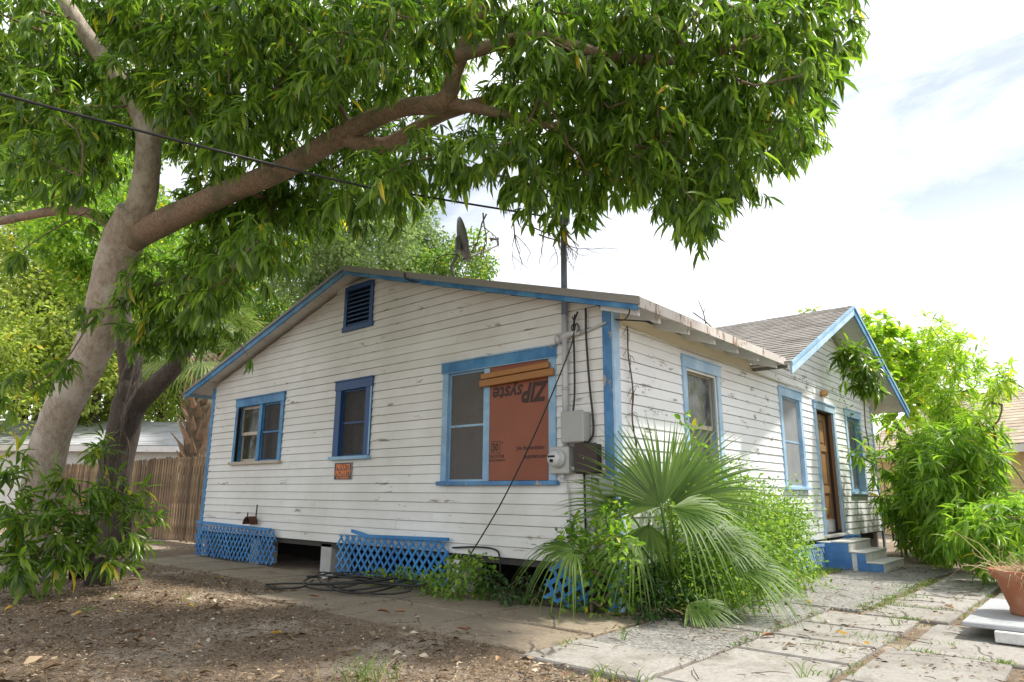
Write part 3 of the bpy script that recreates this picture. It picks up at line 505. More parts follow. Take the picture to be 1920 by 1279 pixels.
 'WEEDY_BUSH': '4,-0.33,0.68,0.23 3.2,-0.38,0.58,0.21 2.01,-0.24,1.28,0.25 0.76,-0.48,0.94,0.19 2.07,-0.5,0.11,0.17 1.13,-0.47,0.26,0.22 0.89,-0.33,1.1,0.16 1.69,-0.25,0.16,0.25 1.32,-0.59,0.1,0.21 1.55,-0.58,0.8,0.26 1.09,-0.57,0.72,0.25 2.34,-0.37,0.71,0.18 2.73,-0.59,0.58,0.26 1.09,-0.24,1.17,0.23 3.13,-0.68,0.28,0.18 3.52,-0.41,0.66,0.18 1.48,-0.72,0.31,0.16 2.23,-0.43,1.06,0.16 0.92,-0.33,0.61,0.17 0.44,-0.5,0.75,0.21 2.41,-0.35,0.21,0.18 3.84,-0.34,0.93,0.22 2.18,-0.63,0.8,0.18 2.2,-0.51,0.46,0.23 3.14,-0.54,0.42,0.19 2.82,-0.23,0.83,0.22 0.63,-0.53,0.62,0.16 1.34,-0.41,0.67,0.22 2.81,-0.55,0.29,0.22 1.55,-0.39,0.37,0.22 3.56,-0.23,1.02,0.21 2.52,-0.64,0.32,0.26 1.58,-0.62,1.07,0.23 2.46,-0.23,0.9,0.17 1.95,-0.46,0.47,0.25 2.47,-0.34,0.48,0.21 2.21,-0.25,0.61,0.21 1.69,-0.46,0.84,0.21 1.56,-0.49,0.25,0.18 1.37,-0.46,0.21,0.17 3.19,-0.54,0.79,0.17 0.37,-0.74,0.07,0.27 2.88,-0.46,0.87,0.25 0.68,-0.52,0.22,0.26 0.93,-0.51,0.28,0.2 3.61,-0.33,0.84,0.22 2.02,-0.37,0.95,0.22 2.43,-0.41,0.97,0.22 0.81,-0.51,0.44,0.23 2.21,-0.24,0.11,0.18 1.81,-0.59,0.23,0.23 1.21,-0.51,0.91,0.21 1.2,-0.28,0.28,0.2 1.12,-0.78,0.1,0.26 2.39,-0.75,0.15,0.21 0.43,-0.24,1.05,0.19 2.75,-0.68,0.17,0.19 3.98,-0.24,0.51,0.17 0.66,-0.74,0.31,0.21 3.51,-0.48,0.99,0.26 0.42,-0.76,0.3,0.25 1.59,-0.43,0.66,0.17 1.12,-0.37,0.62,0.21 0.94,-0.26,0.89,0.25 2.63,-0.49,0.77,0.24 0.56,-0.41,0.96,0.21 2.39,-0.24,1.13,0.27 1.75,-0.26,0.35,0.19 4.15,-0.4,0.63,0.17 0.72,-0.27,1.09,0.21 0.87,-0.6,0.65,0.16 2.68,-0.31,0.77,0.18 2.6,-0.22,0.12,0.19 2.28,-0.57,0.28,0.2 1.44,-0.35,0.49,0.18 1.83,-0.4,0.33,0.19 0.99,-0.22,0.34,0.2 0.71,-0.35,0.24,0.18 1.48,-0.34,1.18,0.17 1.28,-0.4,1.24,0.18 1.73,-0.29,1.34,0.25 2.86,-0.41,0.56,0.19 4.03,-0.31,0.9,0.21 2.85,-0.32,0.25,0.18 1,-0.27,1.3,0.18 1.63,-0.69,0.33,0.18 2.82,-0.74,0.35,0.16 1.86,-0.25,0.7,0.2 2.17,-0.26,0.96,0.19 1.91,-0.74,0.26,0.21 1.82,-0.3,0.94,0.21 3.03,-0.27,0.9,0.25 3.06,-0.56,0.91,0.19 1.66,-0.74,0.56,0.19 2.2,-0.43,0.67,0.18 1.27,-0.78,0.41,0.23 1.42,-0.71,0.59,0.23 0.53,-0.38,0.37,0.26 3.77,-0.37,0.66,0.25 2.86,-0.23,0.61,0.18 2.36,-0.62,0.61,0.24 2.89,-0.31,1.1,0.2 2.12,-0.7,0.43,0.2 2.17,-0.37,0.32,0.21 0.76,-0.27,0.11,0.16 2.99,-0.32,0.49,0.2 2.23,-0.22,1.31,0.18 1.95,-0.37,1.08,0.17 1.64,-0.23,1.2,0.19 1.3,-0.58,0.37,0.18 3.62,-0.47,0.83,0.16 1.06,-0.62,0.53,0.23 3.13,-0.39,0.07,0.18 1.37,-0.51,0.77,0.16 0.41,-0.32,0.1,0.23 3.39,-0.44,0.54,0.19 0.62,-0.77,0.07,0.25 2.43,-0.49,0.75,0.16 2.03,-0.5,1.09,0.18 3.53,-0.24,0.75,0.17 1.82,-0.54,0.52,0.17 1.5,-0.29,0.19,0.17 3.3,-0.25,0.74,0.26 1.1,-0.35,0.8,0.19 2.98,-0.75,0.15,0.23 2.63,-0.24,0.99,0.18 1,-0.25,0.11,0.25 1.25,-0.26,0.96,0.22 3.08,-0.46,0.28,0.18 2.02,-0.38,0.69,0.18',
 'LOW_SHRUB': '-0.44,1.82,0.18,0.15 -0.38,1.64,0.35,0.12 -0.35,1.55,0.19,0.1 -0.43,1.86,0.39,0.11 -0.49,1.64,0.27,0.14 -0.57,1.72,0.08,0.11 -0.5,2.04,0.23,0.15 -0.35,1.57,0.07,0.11 -0.39,2.16,0.21,0.1 -0.54,2.15,0.06,0.12 -0.33,1.75,0.39,0.1 -0.38,1.91,0.3,0.1 -0.53,1.91,0.16,0.13 -0.36,1.5,0.37,0.14',
 'LOW_SHRUB_B': '-0.29,2.61,0.18,0.09 -0.44,3.31,0.14,0.12 -0.44,2.34,0.19,0.09 -0.45,3.15,0.16,0.1 -0.42,2.79,0.13,0.11 -0.35,3.29,0.06,0.11 -0.36,2.34,0.05,0.08 -0.37,3.04,0.07,0.12 -0.31,2.78,0.15,0.1 -0.28,2.53,0.07,0.08 -0.41,2.69,0.2,0.09 -0.27,3,0.17,0.1',
 'LOW_SHRUB_C': '-0.45,1.3,0.26,0.11 -0.4,1.42,0.22,0.12 -0.36,1.49,0.1,0.08 -0.31,1.1,0.06,0.14 -0.46,1.1,0.1,0.12 -0.22,0.91,0.12,0.14 -0.32,1.31,0.2,0.1 -0.24,1,0.29,0.08',
 'CORNER_VINE': '-0.39,-0.03,0.12,0.15 -0.16,0,0.96,0.15 -0.14,-0.11,0.31,0.17 -0.11,-0.15,0.18,0.18 -0.27,-0.22,0.32,0.17 -0.19,0.34,0.47,0.17 -0.3,0.33,0.69,0.11 -0.21,-0.05,0.52,0.17 -0.36,-0.02,0.68,0.15 -0.36,0.12,0.54,0.16 -0.29,0.37,0.66,0.12 -0.29,0.3,0.85,0.14 -0.19,0.09,0.47,0.18 -0.29,-0.22,0.95,0.12 -0.24,-0.12,0.92,0.15 -0.19,0.06,0.89,0.12 -0.11,0.16,0.49,0.11 -0.41,-0.3,0.65,0.15 -0.18,-0.07,0.3,0.17 -0.35,0.09,0.42,0.16 -0.27,0.16,0.74,0.14 -0.11,0.28,0.44,0.11 -0.41,0.35,0.69,0.12 -0.34,0.03,0.76,0.13 -0.39,0.07,0.42,0.17 -0.28,-0.12,0.78,0.12 -0.38,-0.28,0.73,0.17 -0.19,0.32,0.79,0.13 -0.2,0.19,0.06,0.11 -0.21,0.42,0.59,0.17 -0.16,0.36,0.13,0.16 -0.14,-0.04,0.85,0.12 -0.36,0.41,0.12,0.14 -0.2,-0.27,0.62,0.13',
 'FOOT_BUSH': '0.65,-0.22,0.39,0.11 0.5,-0.21,0.35,0.15 -0.03,-0.5,0.17,0.13 0.12,-0.21,0.21,0.15 0.74,-0.34,0.17,0.16 0.83,-0.21,0.22,0.16 0.5,-0.31,0.06,0.13 0.11,-0.38,0.35,0.12 -0.11,-0.32,0.42,0.15 -0.19,-0.33,0.17,0.13 -0.01,-0.3,0.1,0.14 0.1,-0.57,0.27,0.12 -0.11,-0.48,0.07,0.16 -0.09,-0.33,0.1,0.14 0.17,-0.55,0.22,0.17 0.12,-0.56,0.14,0.15 0.46,-0.39,0.27,0.11 0.07,-0.37,0.26,0.16 0.48,-0.27,0.32,0.14 -0.3,-0.49,0.14,0.11 0.73,-0.24,0.27,0.13 0.63,-0.53,0.08,0.15 0.67,-0.51,0.05,0.11 0.64,-0.43,0.35,0.13 0.7,-0.6,0.25,0.15 0.06,-0.45,0.24,0.16',
 'MANGO_SEEDLING': '-3.85,5.52,1.42,0.25 -3.87,5.35,1.08,0.3 -3.71,5.12,0.8,0.3 -3.83,5.15,0.63,0.3 -3.55,5.03,0.52,0.25 -3.74,4.98,0.37,0.22 -3.47,5.03,0.68,0.25 -3.38,4.87,0.41,0.2 -3.91,5.02,0.38,0.22',
 'MANGO_SEEDLING_B': '-3.07,5.22,1.51,0.2 -2.93,5.17,1.2,0.25 -3.07,5.26,0.96,0.28 -2.68,5.24,1.08,0.2 -2.91,4.99,0.75,0.25 -3.15,5.18,0.55,0.24 -2.66,5.07,0.59,0.22 -3,5.4,1.68,0.15 -3.22,5.29,0.9,0.22 -2.97,5.01,0.43,0.2 -2.54,5.12,0.52,0.15 -3.36,5.06,0.68,0.25 -3.5,5.1,1.02,0.22 -2.52,5.13,0.86,0.2 -2.74,5.09,0.35,0.16 -3.36,5.16,1.31,0.2',
 'BG_A': '7.9,16.1,12.19,0.79 7.41,15.77,9.26,0.61 6.93,14.96,10.47,0.7 8.41,19.92,11.12,0.81 7.4,20.05,9.29,0.79 6.22,15.62,10.57,0.87 6.4,16.41,9.34,0.83 8.08,16.66,10.42,0.61 8.51,17.21,10.07,0.71 8.28,18.22,8.96,0.68 7.43,17.92,7.95,0.74 9.65,17.23,8.58,0.64 10.39,17.46,8.47,0.8 8.41,18.83,9.6,0.73 8.23,19.62,10.09,0.81 9.03,15.2,10.85,0.74 7.76,18.06,10.74,0.88 9.47,18.75,10.23,0.86 8.54,14.25,10.04,0.78 8.68,15.63,8.42,0.86 9,19.16,11.83,0.65 10.57,18.87,10.47,0.63 9.87,17.92,8.85,0.83 6.65,15.41,9.53,0.61 7.55,17.64,10.09,0.67 8.11,15.78,8.14,0.73 7.77,16.21,9.6,0.81 9,20.05,9.91,0.88 5.47,16.45,9.78,0.8 7.1,16.91,10.37,0.78 10.25,16.58,8.31,0.79 7.66,17.94,8.57,0.81 9.17,15.82,10.88,0.72 7.7,17.48,9.08,0.81 9.25,17.35,9.29,0.74 10.03,15.59,8.54,0.66 8.54,17.48,12.17,0.74 10.43,16.6,10.26,0.69 8.08,19.17,8.81,0.9 9.93,18.9,8.7,0.88 5.98,17.6,8.71,0.64 10.11,17.97,11.66,0.78 9.31,17.75,11.34,0.81 8.69,17.8,10.53,0.78 8.78,16.14,11.46,0.73',
 'BG_B': '15.5,17.52,9.51,0.55 13.76,17.35,8.47,0.53 14.57,18.9,9.21,0.71 15.29,16.47,10.32,0.52 11.61,16.73,9.31,0.8 12.91,18.04,8.31,0.65 14.53,18.94,11.55,0.72 15,18.09,8.75,0.51 14.08,19.83,10.07,0.58 13.66,19.03,10.69,0.73 15.2,18.51,11.09,0.75 12.05,17.93,11.28,0.78 15.56,17.22,11.3,0.6 13.33,16.12,9.93,0.57 14.88,17.3,8.75,0.69 13.83,15.75,11.68,0.8 12.79,16.12,10.98,0.64 15.14,16.2,11.17,0.56 14.24,18.58,8.47,0.52 15.32,16.84,11.22,0.55 12.89,18.2,9.9,0.64 15.62,16.67,9.81,0.79 14.76,18.29,11.88,0.79 12.46,16.89,10.73,0.62 12.67,19.24,10.67,0.79 13.67,16.53,9.14,0.75 13.01,19.25,11.56,0.79 13.88,17.73,11.17,0.55 13.7,15.4,10.67,0.76 15.02,16.7,9.63,0.58 14.01,18.93,9.64,0.67 13.79,18.42,9.98,0.58 12.25,16.93,10.31,0.55 13.14,18.58,11.63,0.65',
 'BG_C': '14.79,20.22,11.83,0.62 13.33,21.57,14.16,0.66 13.53,19.16,13.64,0.62 14.9,20.82,10.57,0.86 13.53,19.46,9.62,0.75 11.7,20.77,11.28,0.61 13.34,20.63,11.59,0.68 14.41,21.17,14.22,0.85 14.44,18.23,12.29,0.8 12.4,20.95,12.26,0.62 12.98,19.11,12.96,0.64 14.28,21.77,13.28,0.9 11.46,19.5,13.02,0.62 12.28,19.32,11.86,0.78 13.43,18.17,12.34,0.79 11.81,19.99,11.05,0.69 14.22,19.52,14.65,0.83 13.79,19.99,13.16,0.67 14.44,21.83,12.44,0.77 13.22,19.18,11.51,0.72 12.86,18.17,11.3,0.76 12.5,19.98,11.46,0.72 12.69,20.24,12.59,0.67 13.08,18.61,12.57,0.66 12.93,21.55,12.07,0.78 13.92,19.74,12.25,0.61 14.36,20.31,12.66,0.78 13.75,18.81,13.01,0.81 14.69,18.93,12.27,0.61 12.6,21.35,10.75,0.87',
 'BG_D': '2.54,27.81,10.17,0.97 2.6,31.17,5.21,0.8 3.17,30.26,13.33,1.07 2.21,31.33,9.75,1.13 1.27,30.39,8.05,1.02 0.59,28.51,9.48,1.08 4.3,32.78,7.63,1.04 4.24,33.74,7.55,0.87 4.72,30.73,11.92,1.17 2.96,31.16,11.1,1.14 4.49,31.55,11.83,0.9 5.59,32.64,7.8,1.16 3.88,34.87,8.85,1.15 3.39,32.03,8.78,1.03 4.42,29.63,8.1,0.81 2.92,30.3,10.84,1.02 0.11,28.38,6.6,1.1 1.59,32.99,6.53,1.14 2.9,31.02,7.78,0.98 3.05,34.42,10.15,1.06 3.04,31.54,9.94,0.98 2.78,33.66,7.27,1.2 2.21,32.08,10.52,0.83 1.36,29.75,6.57,1.15 0.51,33.39,5.98,1.2 1.2,34.36,12.13,0.81 2.7,34.64,7.27,1.08 5.09,32.36,10.31,0.95 1.58,33.4,5.63,0.88 4.28,33.65,10.27,1.02 0.47,31.36,9.68,1.07 1.4,32.25,9.96,0.97 3.32,27.73,9.95,0.95 -0.92,31.85,8.14,0.83 3.76,28.45,9.03,0.85 2.7,32.12,13.31,1.05 -1.29,33.77,8.99,0.94 0.46,33.23,9.58,0.98 0.9,28.21,11.93,1.13 0.09,32.24,7.34,1.03 2.6,32.97,5.87,0.87 4.23,32.14,4.96,1.16 2.94,33.33,9.74,0.8 0.87,31.56,7.6,0.91 1.47,28.54,6.84,1.05 4.81,34.44,8.49,1.1 1.56,31.86,3.87,1.02 4.01,30.72,11.66,0.82 1.12,33.41,11.62,0.96 0.42,34.85,9.27,1.09 3.58,33.07,6.92,0.83 3.07,30.07,5.7,1.15 3.41,31.84,7.2,0.94 1.99,30.24,11.58,0.84 -0.81,29.37,10.99,1.18 1.41,34.17,8.28,1.14 1.47,30.45,5.02,1.02 2.07,28.69,10.4,1.02 1.82,32.87,10.3,1 1.9,32.14,8.33,1.19 4.79,28.93,6.88,0.81 -0.35,31.93,11.83,1.07 1.16,31.37,8.76,1.04 6.16,31.59,7.75,0.92 3.53,27.68,8.03,1.03 3.15,33.57,11.09,0.81 1.75,31.84,7.28,0.9 0.9,31.4,11.97,0.98 -0.53,32.85,11.71,1.06 0.07,33.18,7.97,1.04',
 'BG_E': '6.08,26.79,7.53,0.73 4.32,28.65,6.26,0.76 4.06,26.89,8.91,0.89 3.86,26,8.36,0.82 3.12,29.08,6.55,0.91 4.93,27.01,3.65,0.81 3.28,29.39,5.01,0.9 4.93,29.87,5.97,0.71 4.11,27.4,7.42,0.82 4.97,28.1,8.18,0.91 2.23,25.4,6.67,0.93 4.76,26.94,4.92,0.98 3.6,27.75,5.88,0.74 3,26.95,3.94,0.78 2.57,24.24,5.64,0.74 2.59,27.35,7.79,0.93 3.07,26.52,8.55,0.71 1.61,28.81,6.64,0.92 3.38,26.85,7.16,0.84 3.77,27.69,3.81,0.94 4.93,27.71,6.28,0.76 3.77,25.94,6.35,0.94 2.67,28.01,3.8,0.94 4.71,25.88,7.65,0.7 1.3,25.9,7.52,0.82 3.18,24.25,5.38,0.76 5.83,26.64,4.37,0.84 5.32,26.75,7.86,0.91 5.07,25.72,5.42,0.74 3.09,25.42,6.09,0.86 3.44,26.92,6.22,0.92 2.19,27.49,8.62,1 2.06,25.81,5.58,0.81 3.79,25.01,5.45,0.82 3.84,29.13,4.06,0.9 2.32,24.91,4.68,0.85 5.33,25.12,8.27,0.78 0.92,26.98,6.72,0.76 4.05,28.13,8.95,0.78 3.63,24.48,7.36,0.78 5.29,28.68,5.34,0.87 5.02,28.15,3.97,0.91 4.6,25.22,6.32,0.73 4.93,25.99,3.19,0.78 2.32,29.71,5.64,0.92 2.5,28.31,8.57,0.87 2.62,27.3,4.41,0.79 2.29,27.37,5.62,0.95 2.68,25.89,9.19,0.94 3.86,28.08,6.46,0.85',
 'BG_F': '8.02,33.46,7.46,1.1 6.69,27.56,9.12,1.12 10.8,31.15,7.34,1.04 8.39,29.89,8.13,1.08 9.02,33.96,10.11,0.83 10.77,28.77,9.63,0.86 6.36,28.5,8.35,0.92 9.6,29.42,7.77,0.96 8.14,28.3,9.39,1.1 5.06,28.65,8.64,1.13 7.38,29.51,11.69,0.85 7.3,31.79,9.02,1.15 5.76,29.68,5.35,1.01 8.09,35.05,9.72,0.97 7.54,28.66,8.8,1.12 8.26,28.63,4.95,1.08 10.6,28.26,7.15,0.92 9.76,30.1,10.4,0.82 5.19,32.84,6.89,1.07 4.86,29.93,8.45,1.2 6.15,31.01,6.42,1.1 9.09,31.34,12.49,1.16 9.02,27.81,7.19,1.19 4.31,30.86,9.92,0.96 9.94,32.15,10.07,0.97 11.06,29.98,8.75,0.92 6.31,30.83,9.92,0.8 9.41,34.06,11.18,0.8 8.84,30.35,10.78,1.03 8.59,27.04,5.87,0.92 7.52,31.47,6,1.18 6.08,32.19,4.69,0.82 8.72,34.11,6.25,1.19 10.18,31.56,4.56,1.2 6.24,32,12.53,0.84 6.32,30.66,7.8,0.91 8.12,32.28,4.99,1.14 4.42,32.74,9.62,1.15 8.39,30.69,6.56,0.8 6.62,33.39,8.9,0.88 4.62,33.37,9.07,0.97 10.89,31.39,11.21,1.11 9.54,34.59,7.02,1.18 6.11,30.38,12.63,1.05 6.9,34.04,11.55,1.05 6.82,27.91,10.2,0.99 9.53,28.2,11.35,1.01 7.48,32.91,6.56,1.14 3.94,30.21,10.3,0.97 8.97,33.33,5.68,1.15 8.2,29.55,7.39,0.94 7.08,28.93,6.52,1.19 6.62,33.72,5.26,1 5.57,31.75,11.16,0.86 11.95,28.95,9.15,0.93 6.05,31.12,4.31,1.17 6.27,29.88,8.8,1.04 10.59,31.12,8.69,1.07 5.77,27.98,11.41,1.08 7.22,30.63,9.11,0.87',
 'BG_G': '-2.35,26.84,7.31,0.66 -0.55,28.44,4.42,0.7 -1.63,24.96,4.69,0.88 0.42,26.32,4.63,0.67 -1.23,26.21,2.67,0.62 -1.57,25.9,4.96,0.72 0.83,25.16,4.69,0.67 -0.04,24.74,5.93,0.87 -2.93,27.53,4.71,0.69 -0.79,26.03,6.54,0.84 -2.26,27.42,3.39,0.86 -0.65,24.98,5.6,0.67 -1.51,28.27,6.26,0.81 -0.8,27.22,5.47,0.78 0.08,27.11,7.72,0.72 -0.37,27.73,3.89,0.89 -0.97,26.56,5.19,0.76 -1,26.43,8.07,0.73 0.37,27.28,3.01,0.67 -1.62,24.2,4.6,0.87 -1.79,24.92,3.42,0.73 -1.4,26.99,7.87,0.64 -0.67,25,6.3,0.85 -0.39,25.26,4.42,0.62 -1.2,28.64,5.39,0.82 -0.7,26.89,6.08,0.78 -2.18,24.84,6.5,0.87 -1.65,27.12,3.78,0.81 0.2,25.23,5.54,0.7 0.97,26.33,5.39,0.89 -2.23,26.29,3.78,0.76 0.21,24.71,3.98,0.86 0.31,26.15,6.47,0.62 1.29,27.56,5.38,0.86 0.66,26.7,7.02,0.73 -0.46,28.09,5.59,0.85 -0.46,26.84,4.55,0.82 -1.58,27.27,6.74,0.62 -2.46,27.8,6.42,0.87 -1.1,27.59,2.8,0.73',
 'BG_H': '8.8,27.08,8.76,0.8 8.25,24.34,13.17,0.9 6.7,23.58,8.35,1.08 7.03,24.34,9.93,0.98 8.24,22.43,9.42,0.89 5.21,23.79,10.87,0.85 5.79,25.54,11.41,0.93 5.78,24.86,9.73,0.83 8.97,22.59,11.31,0.89 6.43,24.56,8.65,0.86 6.73,21.89,8.54,0.97 6.88,26.15,11.38,0.83 7.82,25.52,8.87,0.8 9.24,24.55,8.03,0.88 6.09,23.53,9.39,1.03 10.36,24.37,9.78,1.06 7.89,23.78,9.5,0.98 4.34,25.53,10.35,0.87 7.11,27.19,10.84,1.06 9.25,27.34,10.91,1.03 7.45,23.69,11.37,0.94 8.72,26.69,10,0.9 6.97,27.7,8.37,0.84 8.33,26.68,7.38,0.86 7.76,24,12.47,1.05 8.49,25.17,6.57,1.1 9.66,25.35,7.6,0.96 6.89,22.28,10.39,0.98 8.24,25,10.33,0.81 9.21,27.04,7.7,1.03 9.58,22.79,9.2,0.92 6.77,23.52,7.37,0.82 5.81,22.64,7.3,0.81 8.71,23.29,8.98,1.02 5.63,23.88,7.1,0.82 9.51,23.71,6.62,1.08 9.8,22.51,8.06,1.02 6.21,26.75,10.15,1 9.65,26.1,6.86,0.87 4.99,26.32,11.51,0.96 6.96,26.37,12.57,0.8 10.17,24.85,9.13,0.98 9.34,27.53,9.55,1.08 4.34,23.8,8.1,1.04 5.92,26.7,7.97,1.05 9.16,24.39,8.94,0.81 7.97,26.83,8.15,1.04 7.33,25.41,6.39,1.06 8.25,27.53,8.12,0.81 7.92,27.54,10.04,0.97',
 'BG_I': '1.75,36.16,18.67,1.31 3.58,39.07,14.27,1.3 6.69,33.79,14.06,1.38 2.06,34.47,22.12,1.16 6.1,35.17,15.78,1.06 7.74,36.28,16.82,1.38 5.41,37.48,20.35,1.38 4.68,31.86,17.02,1.02 1.2,32.57,17.34,1.24 4.7,36.18,20.52,1.2 0.47,32.46,15.36,1.19 0.99,33.14,14.12,1.38 1.92,31.53,15.5,1.18 -0.07,36.92,16.41,1.01 5.5,32.25,15.78,1.01 7.46,39.22,15.41,1.14 4.88,38.41,18.58,1.25 2.62,41.22,17.41,1.13 -0.34,34.19,20.75,1.28 3.15,35.38,17.03,1.16 0.04,38.07,17.5,1.36 8.59,35.71,16.03,1.28 2.08,32.73,15.91,1.31 8.32,38.6,18.4,1.26 1.93,38.69,17.75,1.3 4.95,37.66,22.04,1.31 3.92,34.6,17.77,1.32 -0.82,37.54,18.38,1.07 7.38,34.22,20.82,1 6.4,38.66,13.87,1.23 4.96,32.07,18.89,1.2 6.3,36.5,14.06,1.22 1.5,38.75,20.3,1.29 0.09,35.56,15.54,1.09 4.93,33.18,20.88,1.33 1.79,38.78,19.02,1.17 4.99,37.75,15.04,1.3 4.34,35.43,18.51,1.26 1.97,34.4,14.52,1.34 7.38,35.8,14.01,1.35 -0.49,35.59,18.26,1.04 3.1,34.21,15.45,1.24 -0.86,32.83,16.84,1.33 7.66,37.21,15.85,1.1 4.23,31.41,15.06,1.11 3.6,33.06,21.68,1.2 7.68,40.01,17.34,1.17 4.35,32.83,13.49,1.11 4.39,36.33,13.15,1.22 7.57,33.12,20.19,1.18 2.08,36.32,14.62,1.03 0.27,38.27,15.27,1.05 6.46,32.27,15.86,1 7.01,36.9,20.49,1.27 3.12,33.27,16.85,1.13 3.71,36.37,17.7,1.27 5.05,36.78,17.88,1.2 5.73,34.49,21.95,1.29 -0.5,39.12,17.92,1.04 2.59,32.01,16.05,1.07',
 'BG_J': '18.65,4.1,6.62,0.34 18.42,3.42,5.87,0.29 18.87,3.39,6.75,0.27 18.46,3.73,5.81,0.38 18.6,3.2,6.01,0.38 18.32,3.27,6.65,0.37 18.39,3.26,6.93,0.36 18.67,3.6,7.45,0.34 18.74,3.82,6.18,0.4',
}
OVERHEAD = [(-5.5, 1.48, 3.71), (-5.18, 1.43, 3.71), (-4.22, 1.28, 3.76), (-2.76, 1.05, 3.86), (-2.0, .93, 3.96), (-.49, .69, 4.19), (-.08, .62, 4.25)]
CAN_D, SHADE_CROWN_D = 11.5, 3.8  # unseen crown overhead, added for shade and thinned so sun dapples pass
BARE = [((-1.31, 0.68, 3.93), (0.00, 0.00, -1.00)), ((-1.29, 0.65, 3.92), (-0.20, 0.30, -1.00)), ((-1.11, 0.45, 3.92), (0.20, 0.00, -1.00)), ((-1.01, 0.37, 3.82), (0.60, -0.60, -0.40)), ((-0.90, 0.28, 3.72), (0.50, -0.50, -0.60)), ((-0.83, 0.13, 3.91), (0.30, -0.50, -0.80))]
FRONDS = [
    ((0.12, -0.43, 1.03), (-0.75, -0.66, 0.25), (-0.20, 0.22, 1.00), 1.05, 32, 56, 0.1),
    ((0.36, -0.40, 1.05), (-0.82, -0.58, 0.30), (0.53, -0.60, 0.62), 1.18, 34, 46, 0.16),
    ((0.06, -0.44, 1.03), (-0.80, -0.30, 0.30), (-0.53, 0.60, 0.55), 0.82, 22, 48, 0.18),
    ((0.05, -0.59, 1.02), (-0.38, -0.33, 0.90), (0.23, -0.79, -0.05), 0.95, 30, 62, 0.75),
    ((-0.49, 0.17, 0.62), (-0.30, -0.26, 0.90), (-0.79, 0.44, -0.02), 0.66, 26, 75, 0.7),
    ((0.07, -0.70, 0.17), (-0.30, -0.26, 0.90), (-0.12, -0.77, 0.00), 0.55, 26, 60, 0.35),
    ((0.53, -0.94, 0.48), (-0.26, -0.23, 0.90), (0.41, -0.84, 0.10), 0.86, 32, 62, 0.55),
    ((0.06, -0.31, 0.85), (-0.68, -0.59, -0.10), (-0.07, 0.08, -0.90), 0.55, 18, 60, 0.25),
    ((0.05, -0.10, 0.97), (-0.75, -0.66, 0.35), (-0.43, 0.49, 0.75), 0.8, 22, 50, 0.3),
    ((0.58, -0.69, 0.72), (-0.38, -0.33, 0.80), (0.38, -0.73, 0.15), 0.85, 26, 55, 0.6),
    ((-0.09, -0.24, 0.72), (-0.52, -0.46, 0.50), (-0.48, 0.24, -0.50), 0.6, 20, 60, 0.5),
]
FALLEN = [
    ('y', (-3.90, 4.37, .045), 0.11, 'curled orange yellow leaf at the left edge below the seedlings'),
    ('y', (-3.55, 3.57, .045), 0.09, 'yellow leaf lying by the tiny fern on the dirt'),
    ('y', (-2.74, 3.25, .045), 0.1, 'yellow orange leaf under a small green sprout'),
    ('y', (-1.43, 5.14, .045), 0.09, 'bright yellow leaf at the edge of the dirty walk'),
    ('y', (-2.81, 1.37, .045), 0.11, 'pale yellow leaf in the middle of the dirt yard'),
    ('y', (0.26, -2.00, .045), 0.1, 'flat yellow leaf on the pavers right of the palmetto'),
    ('y', (-0.05, -2.23, .045), 0.11, 'pale yellow leaf at the paver corner left of the pot slab'),
    ('y', (1.84, -1.15, .045), 0.08, 'small yellow leaf on the grey aggregate strip'),
    ('y', (-3.35, 3.36, .045), 0.06, 'small dull yellow leaf on the dirt left of centre'),
    ('b', (-1.53, 2.79, .045), 0.13, 'brown leaf beside the black cable coil'),
    ('b', (-1.67, 1.64, .045), 0.14, 'long brown leaf on the walk right of the cable coil'),
    ('b', (-1.50, 1.41, .045), 0.13, 'curled reddish brown leaf on the walk'),
    ('b', (-0.29, -1.50, .045), 0.15, 'crumpled tan leaf beneath the drooping palmetto fan'),
    ('b', (-0.81, 0.65, .045), 0.09, 'brown leaf standing at the weeds near the lattice scrap'),
    ('b', (2.55, -2.29, .045), 0.11, 'brown leaf on the joint grass near the pot slab'),
    ('b', (-3.56, 1.39, .045), 0.1, 'brown leaf in the foreground dirt'),
    ('b', (-1.72, 0.36, .045), 0.11, 'torn tan leaf on the walk below the weeds'),
    ('b', (-2.23, -0.43, .045), 0.09, 'upright pale leaf at the dirt edge below the pale paver'),
]
